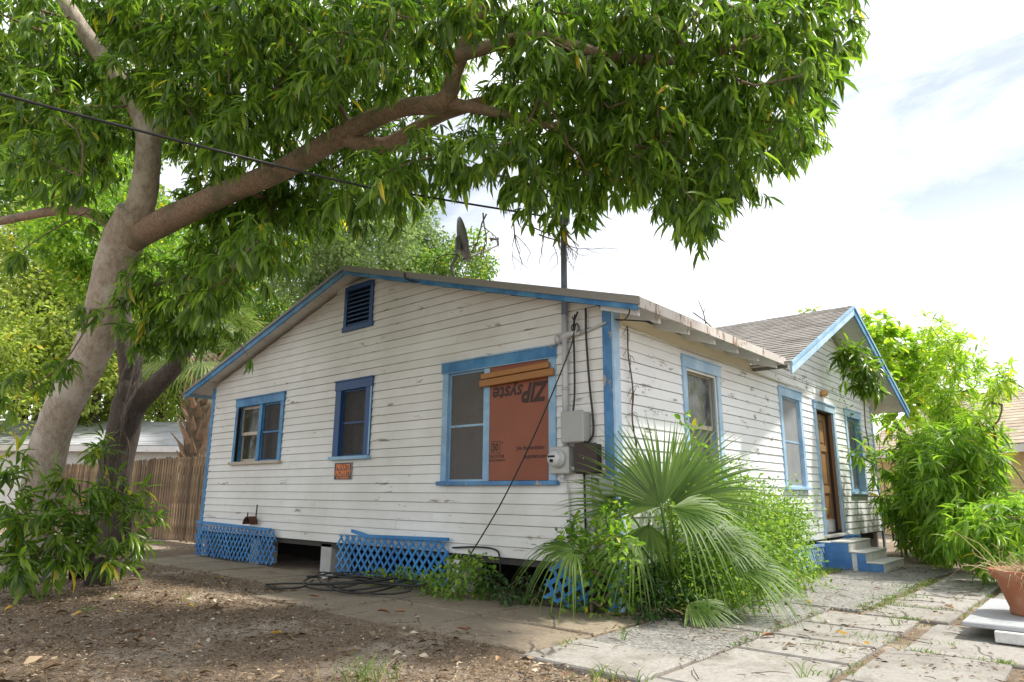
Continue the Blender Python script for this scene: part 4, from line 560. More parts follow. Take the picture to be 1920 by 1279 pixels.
TUFTS = [
    ((-3.15, -0.18), 55, 0.2, 0.1, 'large grass tuft at the bottom edge left of the pavers'),
    ((-2.13, -1.21), 26, 0.14, 0.08, 'grass tuft beside the pale paver at the bottom edge'),
    ((-2.05, -1.45), 12, 0.1, 0.05, 'small grass tuft at the bottom edge right of the other paver tuft'),
    ((-1.04, -0.67), 10, 0.14, 0.02, 'single upright grass sprout on the aggregate strip'),
    ((-1.50, -0.49), 36, 0.07, 0.07, 'low grass tuft between the walk and the first pale paver'),
    ((-2.54, 3.73), 10, 0.13, 0.02, 'broad bladed sprout in the left dirt yard'),
    ((-1.23, -2.13), 9, 0.2, 0.02, 'thin grass blades at the bottom right of centre'),
    ((-1.06, -2.26), 20, 0.07, 0.05, 'dry grass tuft in the paver corner at the bottom'),
    ((1.14, -2.16), 12, 0.16, 0.03, 'wispy grass tuft in the joint left of the pot slab'),
    ((3.13, -1.94), 40, 0.06, 0.12, 'low green tuft on the pavers near the pot'),
    ((0.36, -2.17), 60, 0.06, 0.14, 'dry grass clump where four pavers meet'),
    ((-0.20, -1.99), 40, 0.05, 0.12, 'dead grass clump on the paver joint under the palmetto fan'),
    ((1.89, -2.57), 14, 0.1, 0.03, 'little weed tuft at the corner of the pot slab'),
    ((0.53, -2.64), 14, 0.05, 0.05, 'tiny dry tuft on the big pale paver'),
    ((-3.41, 3.86), 16, 0.06, 0.05, 'tiny fern like tuft on the dirt by the trunk'),
    ((-2.94, 4.47), 18, 0.06, 0.04, 'faint green tuft between stump and walk'),
    ((1.44, 0.42), 50, 0.16, 0.16, 'grass tuft around the palmetto foot'),
    ((0.73, 0.55), 40, 0.18, 0.12, 'grass tuft left of the palmetto foot'),
    ((1.36, -0.64), 60, 0.16, 0.2, 'grass tuft in front of the weedy bush'),
    ((1.94, -0.70), 50, 0.14, 0.2, 'light grass tuft at the end of the weedy bush'),
    ((-0.17, 0.95), 36, 0.14, 0.12, 'grass tuft by the broken lattice scrap'),
    ((-0.20, 1.52), 36, 0.13, 0.12, 'grass tuft under the slanting black cable'),
]
# ------------------------------------------------------------------ ground
def ground_sheet():
    n = 260
    t = np.linspace(-1, 1, n)
    ax = np.sign(t) * (np.abs(t) * 9 + np.abs(t) ** 7 * 240)
    gx, gy = np.meshgrid(ax - 2.5, ax + 1.5, indexing='ij')
    z = .010 * (np.sin(gx * 2.1 + 1) * np.sin(gy * 1.7) + np.sin(gx * 5.3 + gy * 3.1) * .6 + np.sin(gx * 3.3 - gy * 6.1) * .5)
    z += RNG.normal(0, .0035, z.shape)
    fade = np.clip((-.9 - gx) / .8, 0, 1)
    z = z * (.25 + .75 * fade) - .012
    V = np.stack([gx, gy, z], -1).reshape(-1, 3)
    idx = np.arange(n * n).reshape(n, n)
    F = np.stack([idx[:-1, :-1], idx[1:, :-1], idx[1:, 1:], idx[:-1, 1:]], -1).reshape(-1, 4)
    me = bpy.data.meshes.new('ground')
    me.from_pydata(V.tolist(), [], F.tolist())
    me.polygons.foreach_set('use_smooth', [True] * len(me.polygons))
    k = NT('leaf_litter_dirt')
    v = k.coord()
    a, b, c3, d = k.noise(v, .85, 6, .62), k.noise(v, 42, 6, .75), k.noise(v, 11, 6, .7), k.noise(v, 130, 3, .7)
    c = k.mix(k.ramp(b, (.36, 0.0), (.62, 1.0)), (.112, .079, .052), (.30, .222, .152))
    c = k.mix(k.ramp(c3, (.45, 0.0), (.65, .6)), c, (.155, .115, .08))
    c = k.mix(k.ramp(d, (.58, 0.0), (.68, .7)), c, (.46, .36, .25))
    c = k.mix(k.ramp(a, (.50, 0.0), (.66, .85)), c, (.50, .43, .35))        # bare sand showing through
    k.col(c)
    k.rough(.95)
    k.bump(k.math('ADD', b, k.math('MULTIPLY', d, .6)), .8, .02)
    me.materials.append(k.m)
    tag(link('ground', me), kind='structure')
ground_sheet()

# --- concrete walk and pavers: every slab its own piece
def slab(x0, x1, y0, y1, top, mat, parent, name='slab', th=.07, gap=.012, rag=.012):
    mb = MB()
    cx, cy = (x0 + x1) / 2, (y0 + y1) / 2
    pts = []
    for (ax_, ay, bx, by) in ((x0 + gap, y0 + gap, x1 - gap, y0 + gap), (x1 - gap, y0 + gap, x1 - gap, y1 - gap), (x1 - gap, y1 - gap, x0 + gap, y1 - gap), (x0 + gap, y1 - gap, x0 + gap, y0 + gap)):
        for i in range(5):
            t = i / 5
            px, py = ax_ + (bx - ax_) * t, ay + (by - ay) * t
            j = random.uniform(0, rag)
            pts.append((px + (j if px < cx else -j), py + (j if py < cy else -j)))
    tx, ty = random.uniform(-.006, .006), random.uniform(-.006, .006)
    low = [(x, y, top - th) for x, y in pts]
    mid = [(x, y, top - .012 + tx * (x - cx) + ty * (y - cy)) for x, y in pts]
    hi = [(cx + (x - cx) * (1 - .016 / (x1 - x0)), cy + (y - cy) * (1 - .016 / (y1 - y0)), top + tx * (x - cx) + ty * (y - cy)) for x, y in pts]
    n = len(pts)
    fs = [tuple(range(2 * n, 3 * n))]
    for r in (0, n):
        fs += [(r + i, r + (i + 1) % n, r + n + (i + 1) % n, r + n + i) for i in range(n)]
    mb.add(low + mid + hi, fs)
    return mb.build(name, mat, parent)

walk = tag(empty('walkway', (-1, 3, 0)), kind='structure')
walk.location = (0, 0, 0)
ys = [-.40, .92, 2.24, 3.56]
for a, b in zip(ys, ys[1:]):
    slab(-1.90, -1.03, a, b, .016 + random.uniform(-.004, .004), CONC_DIRTY, walk, rag=.035)
    slab(-1.03, -.16, a, b, .018 + random.uniform(-.004, .004), CONC_DIRTY, walk, rag=.02)
ys = [3.56, 4.9, 6.2, 7.5, 8.8]
for a, b in zip(ys, ys[1:]):
    slab(-1.16, -.16, a, b, .015 + random.uniform(-.004, .004), CONC_DIRTY, walk, rag=.05)
pave = tag(empty('pavement'), kind='structure')
for x0, x1, y0, y1, m in [
    (-2.02, -1.24, -1.42, -.42, CONC_PALE), (-1.24, .02, -1.42, -.42, CONC_AGG), (.02, 1.78, -1.42, -.42, CONC_AGG),
    (1.78, 3.1, -1.70, -.42, CONC_AGG), (3.1, 4.6, -1.70, -.42, CONC_AGG), (4.6, 5.86, -1.70, -.42, CONC_AGG), (5.86, 7.4, -1.70, -1.02, CONC_AGG),
    (-2.7, -1.9, -2.28, -1.45, CONC_PALE), (-1.88, -.70, -2.28, -1.45, CONC_PALE), (-.69, -.02, -2.28, -1.45, CONC_PALE), (-.01, .76, -2.28, -1.45, CONC_PALE), (.78, 1.56, -2.28, -1.45, CONC_PALE),
    (1.58, 2.36, -2.5, -1.76, CONC_PALE), (2.38, 3.42, -2.5, -1.78, CONC_PALE), (3.44, 4.15, -2.5, -1.80, CONC_PALE), (4.17, 5.1, -2.5, -1.80, CONC_PALE), (5.12, 6.4, -2.5, -1.78, CONC_PALE),
    (-2.4, -1.15, -3.22, -2.33, CONC_PALE), (-1.13, .06, -3.12, -2.32, CONC_PALE), (.09, 1.45, -3.20, -2.40, CONC_PALE),
    (-1.9, -.72, -4.2, -3.26, CONC_PALE), (-.70, .5, -4.15, -3.18, CONC_PALE), (.52, 1.8, -4.2, -3.24, CONC_PALE), (1.82, 3.1, -3.6, -2.55, CONC_PALE), (3.12, 4.5, -3.6, -2.55, CONC_PALE), (4.52, 6.2, -3.6, -2.55, CONC_PALE)]:
    slab(x0, x1, y0, y1, .022 + random.uniform(-.007, .006) - (.006 if m is CONC_AGG else 0), m, pave)

# ------------------------------------------------------------------ house
house = tag(empty('wooden_house'), 'weathered white clapboard cottage with bright blue trim and a low gabled roof', 'house')
GW, D_BACK = 9.01, 10.19
def WG(u, n, z): return (-n, u, z)            # the gable wall: u runs along +Y, n out of the wall
def WS(u, n, z): return (u, -n, z)            # the side wall: u runs along +X
SL = .285
def roof_under(y): return 3.085 + SL * (4.505 - abs(y - 4.505))
CX, CS, CPK = 7.2, .44, 4.55
def cross_under(x): return CPK - .13 - CS * abs(x - CX)
E_ = .1175
Z0 = .437
def cells(u0, u1, z0, z1, ops):
    """rectangles of the band [u0,u1]x[z0,z1] that no opening covers"""
    cuts = sorted({u0, u1} | {min(max(v, u0), u1) for o in ops if o[2] < z1 and o[3] > z0 for v in o[:2]})
    r = []
    for a, b in zip(cuts, cuts[1:]):
        m = (a + b) / 2
        lo, hi = z0, z1
        parts = [(lo, hi)]
        for o in ops:
            if o[0] < m < o[1]:
                nx = []
                for p, q in parts:
                    if o[2] >= q or o[3] <= p: nx.append((p, q)); continue
                    if o[2] > p: nx.append((p, o[2]))
                    if o[3] < q: nx.append((o[3], q))
                parts = nx
        for p, q in parts:
            if r and abs(r[-1][1] - a) < 1e-6 and r[-1][2:] == (p, q):
                r[-1] = (r[-1][0], b, p, q)
            else:
                r.append((a, b, p, q))
    return r

OPG = [(6.46, 7.96, 1.64, 2.70), (4.11, 4.88, 1.64, 2.70), (.80, 2.51, 1.27, 2.70), (4.20, 4.80, 3.58, 4.26)]
OPS = [(1.55, 2.48, 1.27, 2.74), (4.74, 5.62, 1.27, 2.74), (6.39, 7.40, .50, 2.67), (8.21, 9.17, 1.22, 2.73)]
def board_piece(fn, poly, mat, parent, out_=0.0):
    """one clapboard: poly of four (u,z); thicker at its lower edge"""
    (a0, z0), (a1, _), (b1, z1), (b0, _) = poly
    lo, hi = .024 + out_, .013 + out_
    mb = MB(fn)
    mb.add([(a0, .001, z0), (a1, .001, z0), (a1, lo, z0), (a0, lo, z0), (b0, .001, z1), (b1, .001, z1), (b1, hi, z1), (b0, hi, z1),
            (a0, lo + .001, z0 + .006), (a1, lo + .001, z0 + .006)],
           [(0, 3, 2, 1), (4, 5, 6, 7), (2, 3, 8, 9), (9, 8, 7, 6), (1, 2, 9, 6, 5), (0, 4, 7, 8, 3), (0, 1, 5, 4)])
    return mb.build('siding_board', mat, parent)
def siding(fn, ulo, uhi, ops, ztop, mat, parent, gable=None):
    k = 0
    while True:
        z = Z0 + k * E_
        k += 1
        z1 = z + E_ - .0045
        if z > ztop - .01: break
        if gable and z1 > 3.06:
            lo0, hi0, lo1, hi1 = gable(z), None, gable(min(z1, ztop)), None
            (a0, b0), (a1, b1) = gable(z), gable(min(z1, ztop - .002))
            if b0 - a0 < .05: break
        else:
            a0 = a1 = ulo
            b0 = b1 = uhi
        zz1 = min(z1, ztop)
        for (p, q, lo, hi) in cells(a0, b0, z, zz1, ops):
            if hi - lo < .012: continue
            joints = [p]
            while q - joints[-1] > 4.2:
                joints.append(joints[-1] + random.uniform(1.9, 3.7))
            joints.append(q)
            for i, (s, e) in enumerate(zip(joints, joints[1:])):
                s2 = s + (.0015 if i else 0)
                e2 = e - (.0015 if i < len(joints) - 2 else 0)
                t0, t1 = s2, e2
                if abs(s - a0) < 1e-6: t0 = max(a1, s2) if a1 < e2 else s2
                if abs(e - b0) < 1e-6: t1 = min(b1, e2) if b1 > t0 else e2
                j = random.uniform(-.0018, .0018)
                tilt = random.uniform(-.002, .002)
                board_piece(fn, [(s2, lo + j), (e2, lo + j), (t1, hi), (t0, hi)], mat, parent, random.uniform(0, .003))
def gab_main(z):
    h = max(0.02, 4.505 - (z - 3.085) / SL)
    h = min(h, 4.505)
    return (4.505 - h, 4.505 + h)
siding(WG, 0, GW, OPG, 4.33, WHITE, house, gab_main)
def gab_cross(z):
    h = (CPK - .13 - z) / CS
    return (max(3.75, CX - h), min(D_BACK, CX + h))
def gab_side(z):
    a, b = gab_cross(z)
    return (a, b)
# side wall: straight rows to the eave, then the cross gable
k_rows = int((3.06 - Z0) / E_) + 1
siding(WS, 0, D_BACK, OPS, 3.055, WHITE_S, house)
z_row = Z0 + 21 * E_
while True:
    z_row += E_
    z = max(z_row, 3.0575)
    if z > CPK - .2: break
    zt = z_row + E_ - .0045
    (a0, b0), (a1, b1) = gab_cross(z), gab_cross(zt)
    if b0 - a0 < .1: break
    a1, b1 = max(a0, a1), min(b0, b1)
    if b1 <= a1: break
    js = [(a0, b0, a1, b1)]
    if b0 - a0 > 3:
        m = a0 + random.uniform(.35, .65) * (b0 - a0)
        js = [(a0, m, a1, m), (m, b0, m, b1)]
    for p0, q0, p1, q1 in js:
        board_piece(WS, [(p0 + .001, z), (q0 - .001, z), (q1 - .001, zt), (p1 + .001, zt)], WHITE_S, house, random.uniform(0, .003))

# wall sheathing behind the boards, with its openings; far walls close the box
def wall_rects(fn, u0, u1, z0, z1, ops, mb):
    us = sorted({u0, u1} | {v for o in ops for v in o[:2]})
    for a, b in zip(us, us[1:]):
        for p, q, lo, hi in cells(a, b, z0, z1, ops):
            mb.fn = fn
            mb.box(p, q, -.09, 0.0, lo, hi)
mb = MB()
wall_rects(WG, .0, GW, Z0 - .02, 3.07, OPG[:3], mb)
mb.fn = WG
op = OPG[3]
for pl in ([(0.02, 3.07), (op[0], 3.07), (op[0], roof_under(op[0]) - .03)], [(op[1], 3.07), (GW - .02, 3.07), (op[1], roof_under(op[1]) - .03)], [(op[0], 3.07), (op[1], 3.07), (op[1], op[2]), (op[0], op[2])]):
    mb.add([(u, -.09, zz) for u, zz in pl] + [(u, 0, zz) for u, zz in pl],
           [tuple(range(len(pl))), tuple(range(len(pl), 2 * len(pl)))] + [(i, (i + 1) % len(pl), len(pl) + (i + 1) % len(pl), len(pl) + i) for i in range(len(pl))])
mb.build('gable_wall', SHEATH, house)
mb = MB()
wall_rects(WS, .0, D_BACK, Z0 - .02, 3.05, OPS, mb)
mb.fn = WS
pl = [(3.75, 3.05), (D_BACK, 3.05), (D_BACK, cross_under(D_BACK) - .02), (CX, CPK - .16), (3.75, cross_under(3.75) - .02)]
mb.add([(u, -.09, zz) for u, zz in pl] + [(u, 0, zz) for u, zz in pl], [tuple(range(5)), tuple(range(5, 10))] + [(i, (i + 1) % 5, 5 + (i + 1) % 5, 5 + i) for i in range(5)])
mb.build('side_wall', SHEATH, house)
MB().box(.1, D_BACK, GW - .1, GW, 0, 3.3).build('back_wall', WHITE, house)
MB().box(D_BACK - .1, D_BACK + .0, .1, GW - .1, 0, 3.3).build('end_wall', WHITE, house)
MB().box(.1, D_BACK - .1, .1, GW - .1, Z0 - .02, Z0 + .06).build('floor', SHEATH, house)
MB().box(.12, D_BACK - .12, .12, GW - .12, 2.95, 3.0).build('ceiling', TRIMWHITE, house)
MB().box(1.2, 1.26, .3, GW - .3, 0, Z0 - .03).build('crawlspace_shade_sheet', DARK, house)  # added black sheet stands in for the darkness under the floor
MB().box(1.2, D_BACK - .2, 1.0, 1.06, 0, Z0 - .03).build('crawlspace_shade_sheet', DARK, house)  # second added black sheet, dark backdrop along the side

# corner boards
mb = MB()
mb.box(-.031, .0, -.0, .115, .02, 3.07)
o = mb.build('corner_board', BLUE_W, house, bevel=.004)
tag(o, 'flaking blue corner board nearest the palmetto')
mb = MB(); mb.box(-.031, .085, -.031, -.001, .02, 3.06)
tag(mb.build('corner_board', PALESUN, house, bevel=.004), 'pale blue corner board on the sunny side')
MB().box(-.031, .0, GW - .105, GW + .02, .02, 3.07).build('corner_board', BLUE, house, bevel=.004)
MB().box(D_BACK - .1, D_BACK + .02, -.031, 0, .02, 3.03).build('corner_board', PALEBLUE, house, bevel=.004)
# frieze board with its moulding on the side wall
MB(WS).box(.09, 3.72, .026, .036, 2.905, 3.05).build('frieze_board', m_paint('cream_frieze', (.72, .66, .50), (.55, .48, .33), (.3, .24, .17), .66, (.3, 1, 1), .5, (.3, 1, 9)), house)  # cream-toned band along the top of the side wall
MB(WS).box(.09, 5.2, .03, .052, 2.885, 2.905).build('frieze_moulding', TRIMWHITE, house)

# ---- windows
def window(fn, u0, u1, z0, z1, cas, sillc, sashc, screen, mull=None, glass=None, side=.10, head=.135, sillw=.035, label=None, dz=0):
    """outer casing u0..u1, z0 (sill underside)..z1"""
    glass = glass or GLASS
    mb = MB(fn)
    mb.box(u0, u0 + side, 0, .042, z0 + .05, z1 - head)
    mb.box(u1 - side, u1, 0, .042, z0 + .05, z1 - head)
    mb.box(u0 - .012, u1 + .012, 0, .050, z1 - head, z1)
    w = mb.build('window', cas, house, bevel=.003)
    if label: tag(w, label)
    MB(fn).box(u0 - .02, u1 + .02, .0, .066, z1, z1 + .018).build('drip_cap', cas, w)
    MB(fn).box(u0 - sillw, u1 + sillw, -.08, .085, z0, z0 + .05).build('sill', sillc, w, bevel=.005)
    a, b, lo, hi = u0 + side, u1 - side, z0 + .05, z1 - head
    j = MB(fn)      # jamb lining
    j.box(a - .02, a, -.10, .0, lo, hi); j.box(b, b + .02, -.10, .0, lo, hi); j.box(a - .02, b + .02, -.10, .0, hi, hi + .02)
    j.build('jamb', cas, w)
    bays = [(a, b)] if mull is None else [(a, mull - .05), (mull + .05, b)]
    if mull is not None:
        MB(fn).box(mull - .05, mull + .05, -.06, .030, lo, hi).build('mullion', cas, w, bevel=.003)
    for bi, (p, q) in enumerate(bays):
        sc = sashc[bi] if isinstance(sashc, (list, tuple)) else sashc
        gl = glass[bi] if isinstance(glass, (list, tuple)) else glass
        mid = (lo + hi) / 2 + dz
        for (s0, s1, n) in ((mid - .02, hi, -.045), (lo, mid + .02, -.075)):
            m = MB(fn)
            m.box(p, p + .045, n - .03, n, s0, s1); m.box(q - .045, q, n - .03, n, s0, s1)
            m.box(p + .045, q - .045, n - .03, n, s1 - .045, s1); m.box(p + .045, q - .045, n - .03, n, s0, s0 + .055)
            m.build('sash', sc, w, bevel=.002)
            g_ = MB(fn)      # one sheet of glass, facing out
            g_.add([(p + .04, n - .016, s0 + .04), (q - .04, n - .016, s0 + .04), (q - .04, n - .016, s1 - .04), (p + .04, n - .016, s1 - .04)], [(3, 2, 1, 0) if fn is WG else (0, 1, 2, 3)])
            g_.build('pane', gl, w)
        scr = screen[bi] if isinstance(screen, list) else screen
        if scr:
            fr = MB(fn)
            fw = .022
            fr.box(p, p + fw, -.022, -.004, lo, hi); fr.box(q - fw, q, -.022, -.004, lo, hi)
            fr.box(p + fw, q - fw, -.022, -.004, hi - fw, hi); fr.box(p + fw, q - fw, -.022, -.004, lo, lo + fw)
            fr.box(p + fw, q - fw, -.022, -.006, mid - .012, mid + .012)
            fr.build('screen_frame', scr[1], w)
            MB(fn).box(p + fw, q - fw, -.0145, -.0135, lo + fw, hi - fw).build('screen', scr[0], w)
    return w
w1 = window(WG, 6.40, 8.02, 1.595, 2.755, BLUE, RAWWOOD, [BLUE, RAWWOOD], [(SCREEN_DK, BLUE), None], 7.16, [GLASS, GLASS_OLIVE], label='double window with one bare wooden sash and one screened sash')
# torn edge left of the bare sash
MB(WG).box(7.895, 7.925, .002, .046, 1.66, 2.60).build('torn_jamb_strip', DARK, w1)
w2 = window(WG, 4.05, 4.94, 1.600, 2.767, SHADE_BLUE, PALEBLUE, SHADE_BLUE, (SCREEN_DK, SHADE_BLUE), side=.14, label='narrow screened window in casing of blue darkened as deep shade')  # the darkened blue stands for shadow inside the frame
MB(WG).box(4.045, 4.075, .0425, .048, 1.66, 2.74).build('casing_edge', PALEBLUE, w2)
w3 = window(WG, .74, 2.57, 1.230, 2.768, PALEBLUE, BLUE_W, [SHADE_BLUE, RAWWOOD], [None, (SCREEN, PALEBLUE)], 1.80, side=.10, label='wide double window, right half covered by an orange panel')
# head casing of the wide window is repainted in stronger blue
MB(WG).box(.724, 2.586, .0505, .056, 2.645, 2.763).build('head_board', BLUE, w3, bevel=.002)
wa = window(WS, 1.485, 2.543, 1.22, 2.80, PALESUN, PALESUN, [RAWWOOD], None, glass=GLASS_GREY, label='side window with bare sash behind the palmetto')
MB(WS).box(1.60, 2.43, .0, .02, 2.635, 2.662).build('peeling_stop', TRIMWHITE, wa)
MB(WS).box(2.405, 2.440, .0, .02, 1.30, 2.635).build('peeling_stop', TRIMWHITE, wa)
wb = window(WS, 4.68, 5.68, 1.225, 2.807, PALESUN, PALESUN, PALESUN, (SCREEN_LT, PALESUN), label='screened side window left of the door')
wc = window(WS, 8.15, 9.235, 1.168, 2.79, PALESUN, PALESUN, PALEBLUE, None, glass=GLASS_GREY, label='side window right of the door, partly behind leaves')
MB(WS).box(8.29, 8.62, -.058, -.054, 1.30, 2.6).build('curtain', TRIMWHITE, wc)

# curtains hanging inside
def curtain(fn, u0, u1, z0, z1, n, mat, par, folds=9):
    V, F = [], []
    k = folds * 6
    for i in range(k + 1):
        t = i / k
        d = .022 * math.sin(t * folds * 6.28) + .008 * math.sin(t * 17)
        V += [(u0 + (u1 - u0) * t, n + d, z0 + .02 * math.sin(t * 5)), (u0 + (u1 - u0) * t, n + d * .7, z1)]
    F = [(2 * i, 2 * i + 2, 2 * i + 3, 2 * i + 1) for i in range(k)]
    m = MB(fn)
    m.add(V, F)
    m.build('curtain', mat, par, True)
CLOTH = m_plain('faded_curtain', (.55, .50, .44), .9, 0, .15, 5, 0)
PINK = m_plain('pink_curtain', (.50, .33, .27), .9, 0, .2, 5, 0)
curtain(WG, 7.2, 7.55, 1.5, 2.7, -.17, PINK, w1, 5)
curtain(WG, 6.5, 6.95, 1.5, 2.7, -.19, CLOTH, w1, 6)
curtain(WG, 4.2, 4.55, 1.5, 2.7, -.19, CLOTH, w2, 5)
curtain(WG, 1.85, 2.2, 1.2, 2.7, -.20, CLOTH, w3, 5)
curtain(WS, 4.75, 5.6, 1.2, 2.75, -.17, CLOTH, wb, 10)
curtain(WS, 1.95, 2.5, 1.2, 2.75, -.18, CLOTH, wa, 6)
# ---- gable vent with slats
mb = MB(WG)
op0, op1 = 4.14, 4.86
for p0, p1 in ((op0, op0 + .075), (op1 - .075, op1)):
    mb.box(p0, p1, 0, .045, 3.62, min(4.27, roof_under(p0) - .01, roof_under(p1) - .01))
mb.box(op0 - .02, op1 + .02, 0, .05, 3.54, 3.62)
mb.box(op0 + .075, op1 - .075, 0, .045, 4.19, 4.27)
vent = mb.build('gable_vent', SHADE_BLUE, house, bevel=.003)
for i in range(8):
    zz = 3.635 + i * .068
    m = MB(WG)
    m.add([(op0 + .07, -.05, zz + .055), (op1 - .07, -.05, zz + .055), (op1 - .07, .03, zz), (op0 + .07, .03, zz), (op0 + .07, -.05, zz + .07), (op1 - .07, -.05, zz + .07), (op1 - .07, .03, zz + .015), (op0 + .07, .03, zz + .015)],
          [(0, 3, 2, 1), (4, 5, 6, 7), (0, 1, 5, 4), (1, 2, 6, 5), (2, 3, 7, 6), (3, 0, 4, 7)])
    m.build('vent_slat', SHADE_BLUE, vent)
MB(WG).box(op0 + .02, op1 - .02, -.16, -.12, 3.56, 4.26).build('vent_backing', DARK, vent)

# ---- door
mb = MB(WS)
mb.box(6.315, 6.42, 0, .045, .50, 2.62); mb.box(7.365, 7.47, 0, .045, .50, 2.62); mb.box(6.295, 7.49, 0, .052, 2.62, 2.744)
frame = mb.build('door_frame', PALESUN, house, bevel=.003)
MB(WS).box(6.28, 7.505, 0, .07, 2.744, 2.765).build('drip_cap', PALEBLUE, frame)
m = MB(WS); m.box(6.40, 6.42, -.16, -.0, .50, 2.62); m.box(7.365, 7.39, -.16, 0, .5, 2.62); m.box(6.40, 7.39, -.16, 0, 2.60, 2.62)
m.build('jamb', m_plain('dark_jamb', (.035, .022, .016), .7), frame)
m = MB(WS); m.box(7.345, 7.364, -.05, -.001, .55, 2.6); m.build('door_stop', m_plain('brown_stop', (.22, .11, .05), .7), frame)
MB(WS).box(6.30, 7.46, -.16, .10, .455, .50).build('threshold', CONC_STEP, frame, bevel=.008)
dm = MB(WS)
du0, du1, dz0, dz1 = 6.425, 7.355, .51, 2.595
st = .115
dm.box(du0, du0 + st, -.145, -.10, dz0, dz1); dm.box(du1 - st, du1, -.145, -.10, dz0, dz1)
rails = [(dz0, dz0 + .24), (1.18, 1.30), (1.92, 2.03), (dz1 - .12, dz1)]
for a, b in rails: dm.box(du0 + st, du1 - st, -.145, -.10, a, b)
mc = (du0 + du1) / 2
for (a, b), (c_, d_) in zip(rails, rails[1:]): dm.box(mc - .05, mc + .05, -.145, -.10, b, c_)
door = dm.build('door', BROWNWOOD, house, bevel=.003)
for (a, b), (c_, d_) in zip(rails, rails[1:]):
    for p, q in ((du0 + st, mc - .05), (mc + .05, du1 - st)):
        m = MB(WS)
        m.box(p, q, -.135, -.125, b, c_)
        m.prism([(p + .05, -.125, b + .05), (q - .05, -.125, b + .05), (q - .05, -.125, c_ - .05), (p + .05, -.125, c_ - .05)], (0, .014, 0))
        m.build('door_panel', BROWNWOOD, door)
m = MB(WS); m.box(du0 + .01, du1 - .01, -.10, -.094, dz0 + .01, dz0 + .22); m.build('kick_plate', m_plain('grey_kick_plate', (.42, .44, .46), .6), door)
m = MB(); m.lathe([(.0, 0), (.028, .0), (.028, .01), (.012, .014), (.012, .05), (.03, .058), (.032, .075), (.0, .085)], 12, (du0 + .06, .10, 1.45), (0, -1, 0)); m.build('door_knob', m_plain('brass', (.45, .30, .10), .3, 1), door, True)
m = MB(WS); m.box(du0 + .02, du0 + .17, -.0995, -.06, 2.03, 2.25); m.build('door_bracket', TRIMWHITE, door)

# ---- roof: sheathing slabs, shingles in courses, soffit planks, rafters, fascias
def shingles(name, p0, uvec, ulen, vvec, vlen, mat, parent, course=.145, tab=.30, ucut=None):
    """courses of tabs lapped up the slope: p0 lower corner, uvec along the eave, vvec up the slope"""
    p0, uvec, vvec = Vector(p0), Vector(uvec).normalized(), Vector(vvec).normalized()
    nrm = uvec.cross(vvec).normalized()
    if nrm.z < 0: nrm = -nrm
    mb = MB()
    nc = int(vlen / course) + 1
    for c in range(nc):
        v0, v1 = c * course, min((c + 1.25) * course, vlen)
        if v1 - v0 < .03: continue
        s = -(c % 2) * tab / 2 - random.uniform(0, .06)
        lo_u, hi_u = (0, ulen) if ucut is None else ucut(v0)
        while s < ulen:
            a, b = max(s, lo_u), min(s + tab - .006, hi_u)
            s += tab
            if b - a < .02: continue
            j = random.uniform(-.005, .006)
            lift = .004 + random.uniform(0, .005)
            A = [p0 + uvec * a + vvec * (v0 + j), p0 + uvec * b + vvec * (v0 + j), p0 + uvec * b + vvec * v1, p0 + uvec * a + vvec * v1]
            th = [.012 + lift, .012 + lift, .004, .004]
            mb.add([A[i] + nrm * th[i] for i in range(4)] + [A[0] + nrm * lift * .5, A[1] + nrm * lift * .5], [(0, 1, 2, 3), (4, 5, 1, 0), (4, 0, 3), (5, 2, 1)])
    return tag(mb.build(name, mat, parent), kind='stuff')

RX0, RX1 = -.30, 10.4
PK = 4.455           # top of the sheathing at the ridge
roof = MB()
th = .022
def slope_z(y): return PK - SL * abs(y - 4.505)
# main roof: left slope whole, right slope in two lengths (its eave stops at the cross gable)
def slope_slab(mb, x0, x1, ya, yb, th=.022, drop=0):
    za, zb = slope_z(ya) - drop, slope_z(yb) - drop
    mb.add([(x0, ya, za - th), (x1, ya, za - th), (x1, yb, zb - th), (x0, yb, zb - th), (x0, ya, za), (x1, ya, za), (x1, yb, zb), (x0, yb, zb)],
           [(0, 3, 2, 1), (4, 5, 6, 7), (0, 1, 5, 4), (1, 2, 6, 5), (2, 3, 7, 6), (3, 0, 4, 7)])
slope_slab(roof, 0.0, RX1, 4.505, 9.55)
slope_slab(roof, 0.0, 3.66, -.50, 4.505)
slope_slab(roof, 3.66, RX1 - .3, .06, 4.505)
slope_slab(roof, RX0, 0.0, -.50, 4.505)
roof_o = roof.build('roof', TRIMWHITE, house)
cosl = math.hypot(1, SL)
shingles('shingles', (RX0 - .02, -.52, slope_z(-.52)), (1, 0, 0), 3.66 - RX0, (0, 1, SL), 5.03 * cosl, SHINGLE, roof_o)
shingles('shingles', (3.66, .06, slope_z(.06)), (1, 0, 0), RX1 - .3 - 3.66, (0, 1, SL), 4.44 * cosl, SHINGLE, roof_o)
shingles('shingles', (RX0 - .02, 9.57, slope_z(9.57)), (1, 0, 0), RX1 - RX0, (0, -1, SL), 5.06 * cosl, SHINGLE, roof_o)
# soffit planks of the gable overhang, left slope: one by one
y = 4.505
while y < 9.5:
    y2 = min(y + .142, 9.55)
    m = MB()
    ya, yb = y + .003, y2 - .003
    za, zb = slope_z(ya) - random.uniform(0, .003), slope_z(yb) - random.uniform(0, .003)
    m.add([(RX0 + .0, ya, za - .022), (-.001, ya, za - .022), (-.001, yb, zb - .022), (RX0, yb, zb - .022), (RX0, ya, za), (-.001, ya, za), (-.001, yb, zb), (RX0, yb, zb)],
          [(0, 3, 2, 1), (4, 5, 6, 7), (0, 1, 5, 4), (1, 2, 6, 5), (2, 3, 7, 6), (3, 0, 4, 7)])
    m.build('soffit_plank', TRIMWHITE, roof_o)
    y = y2
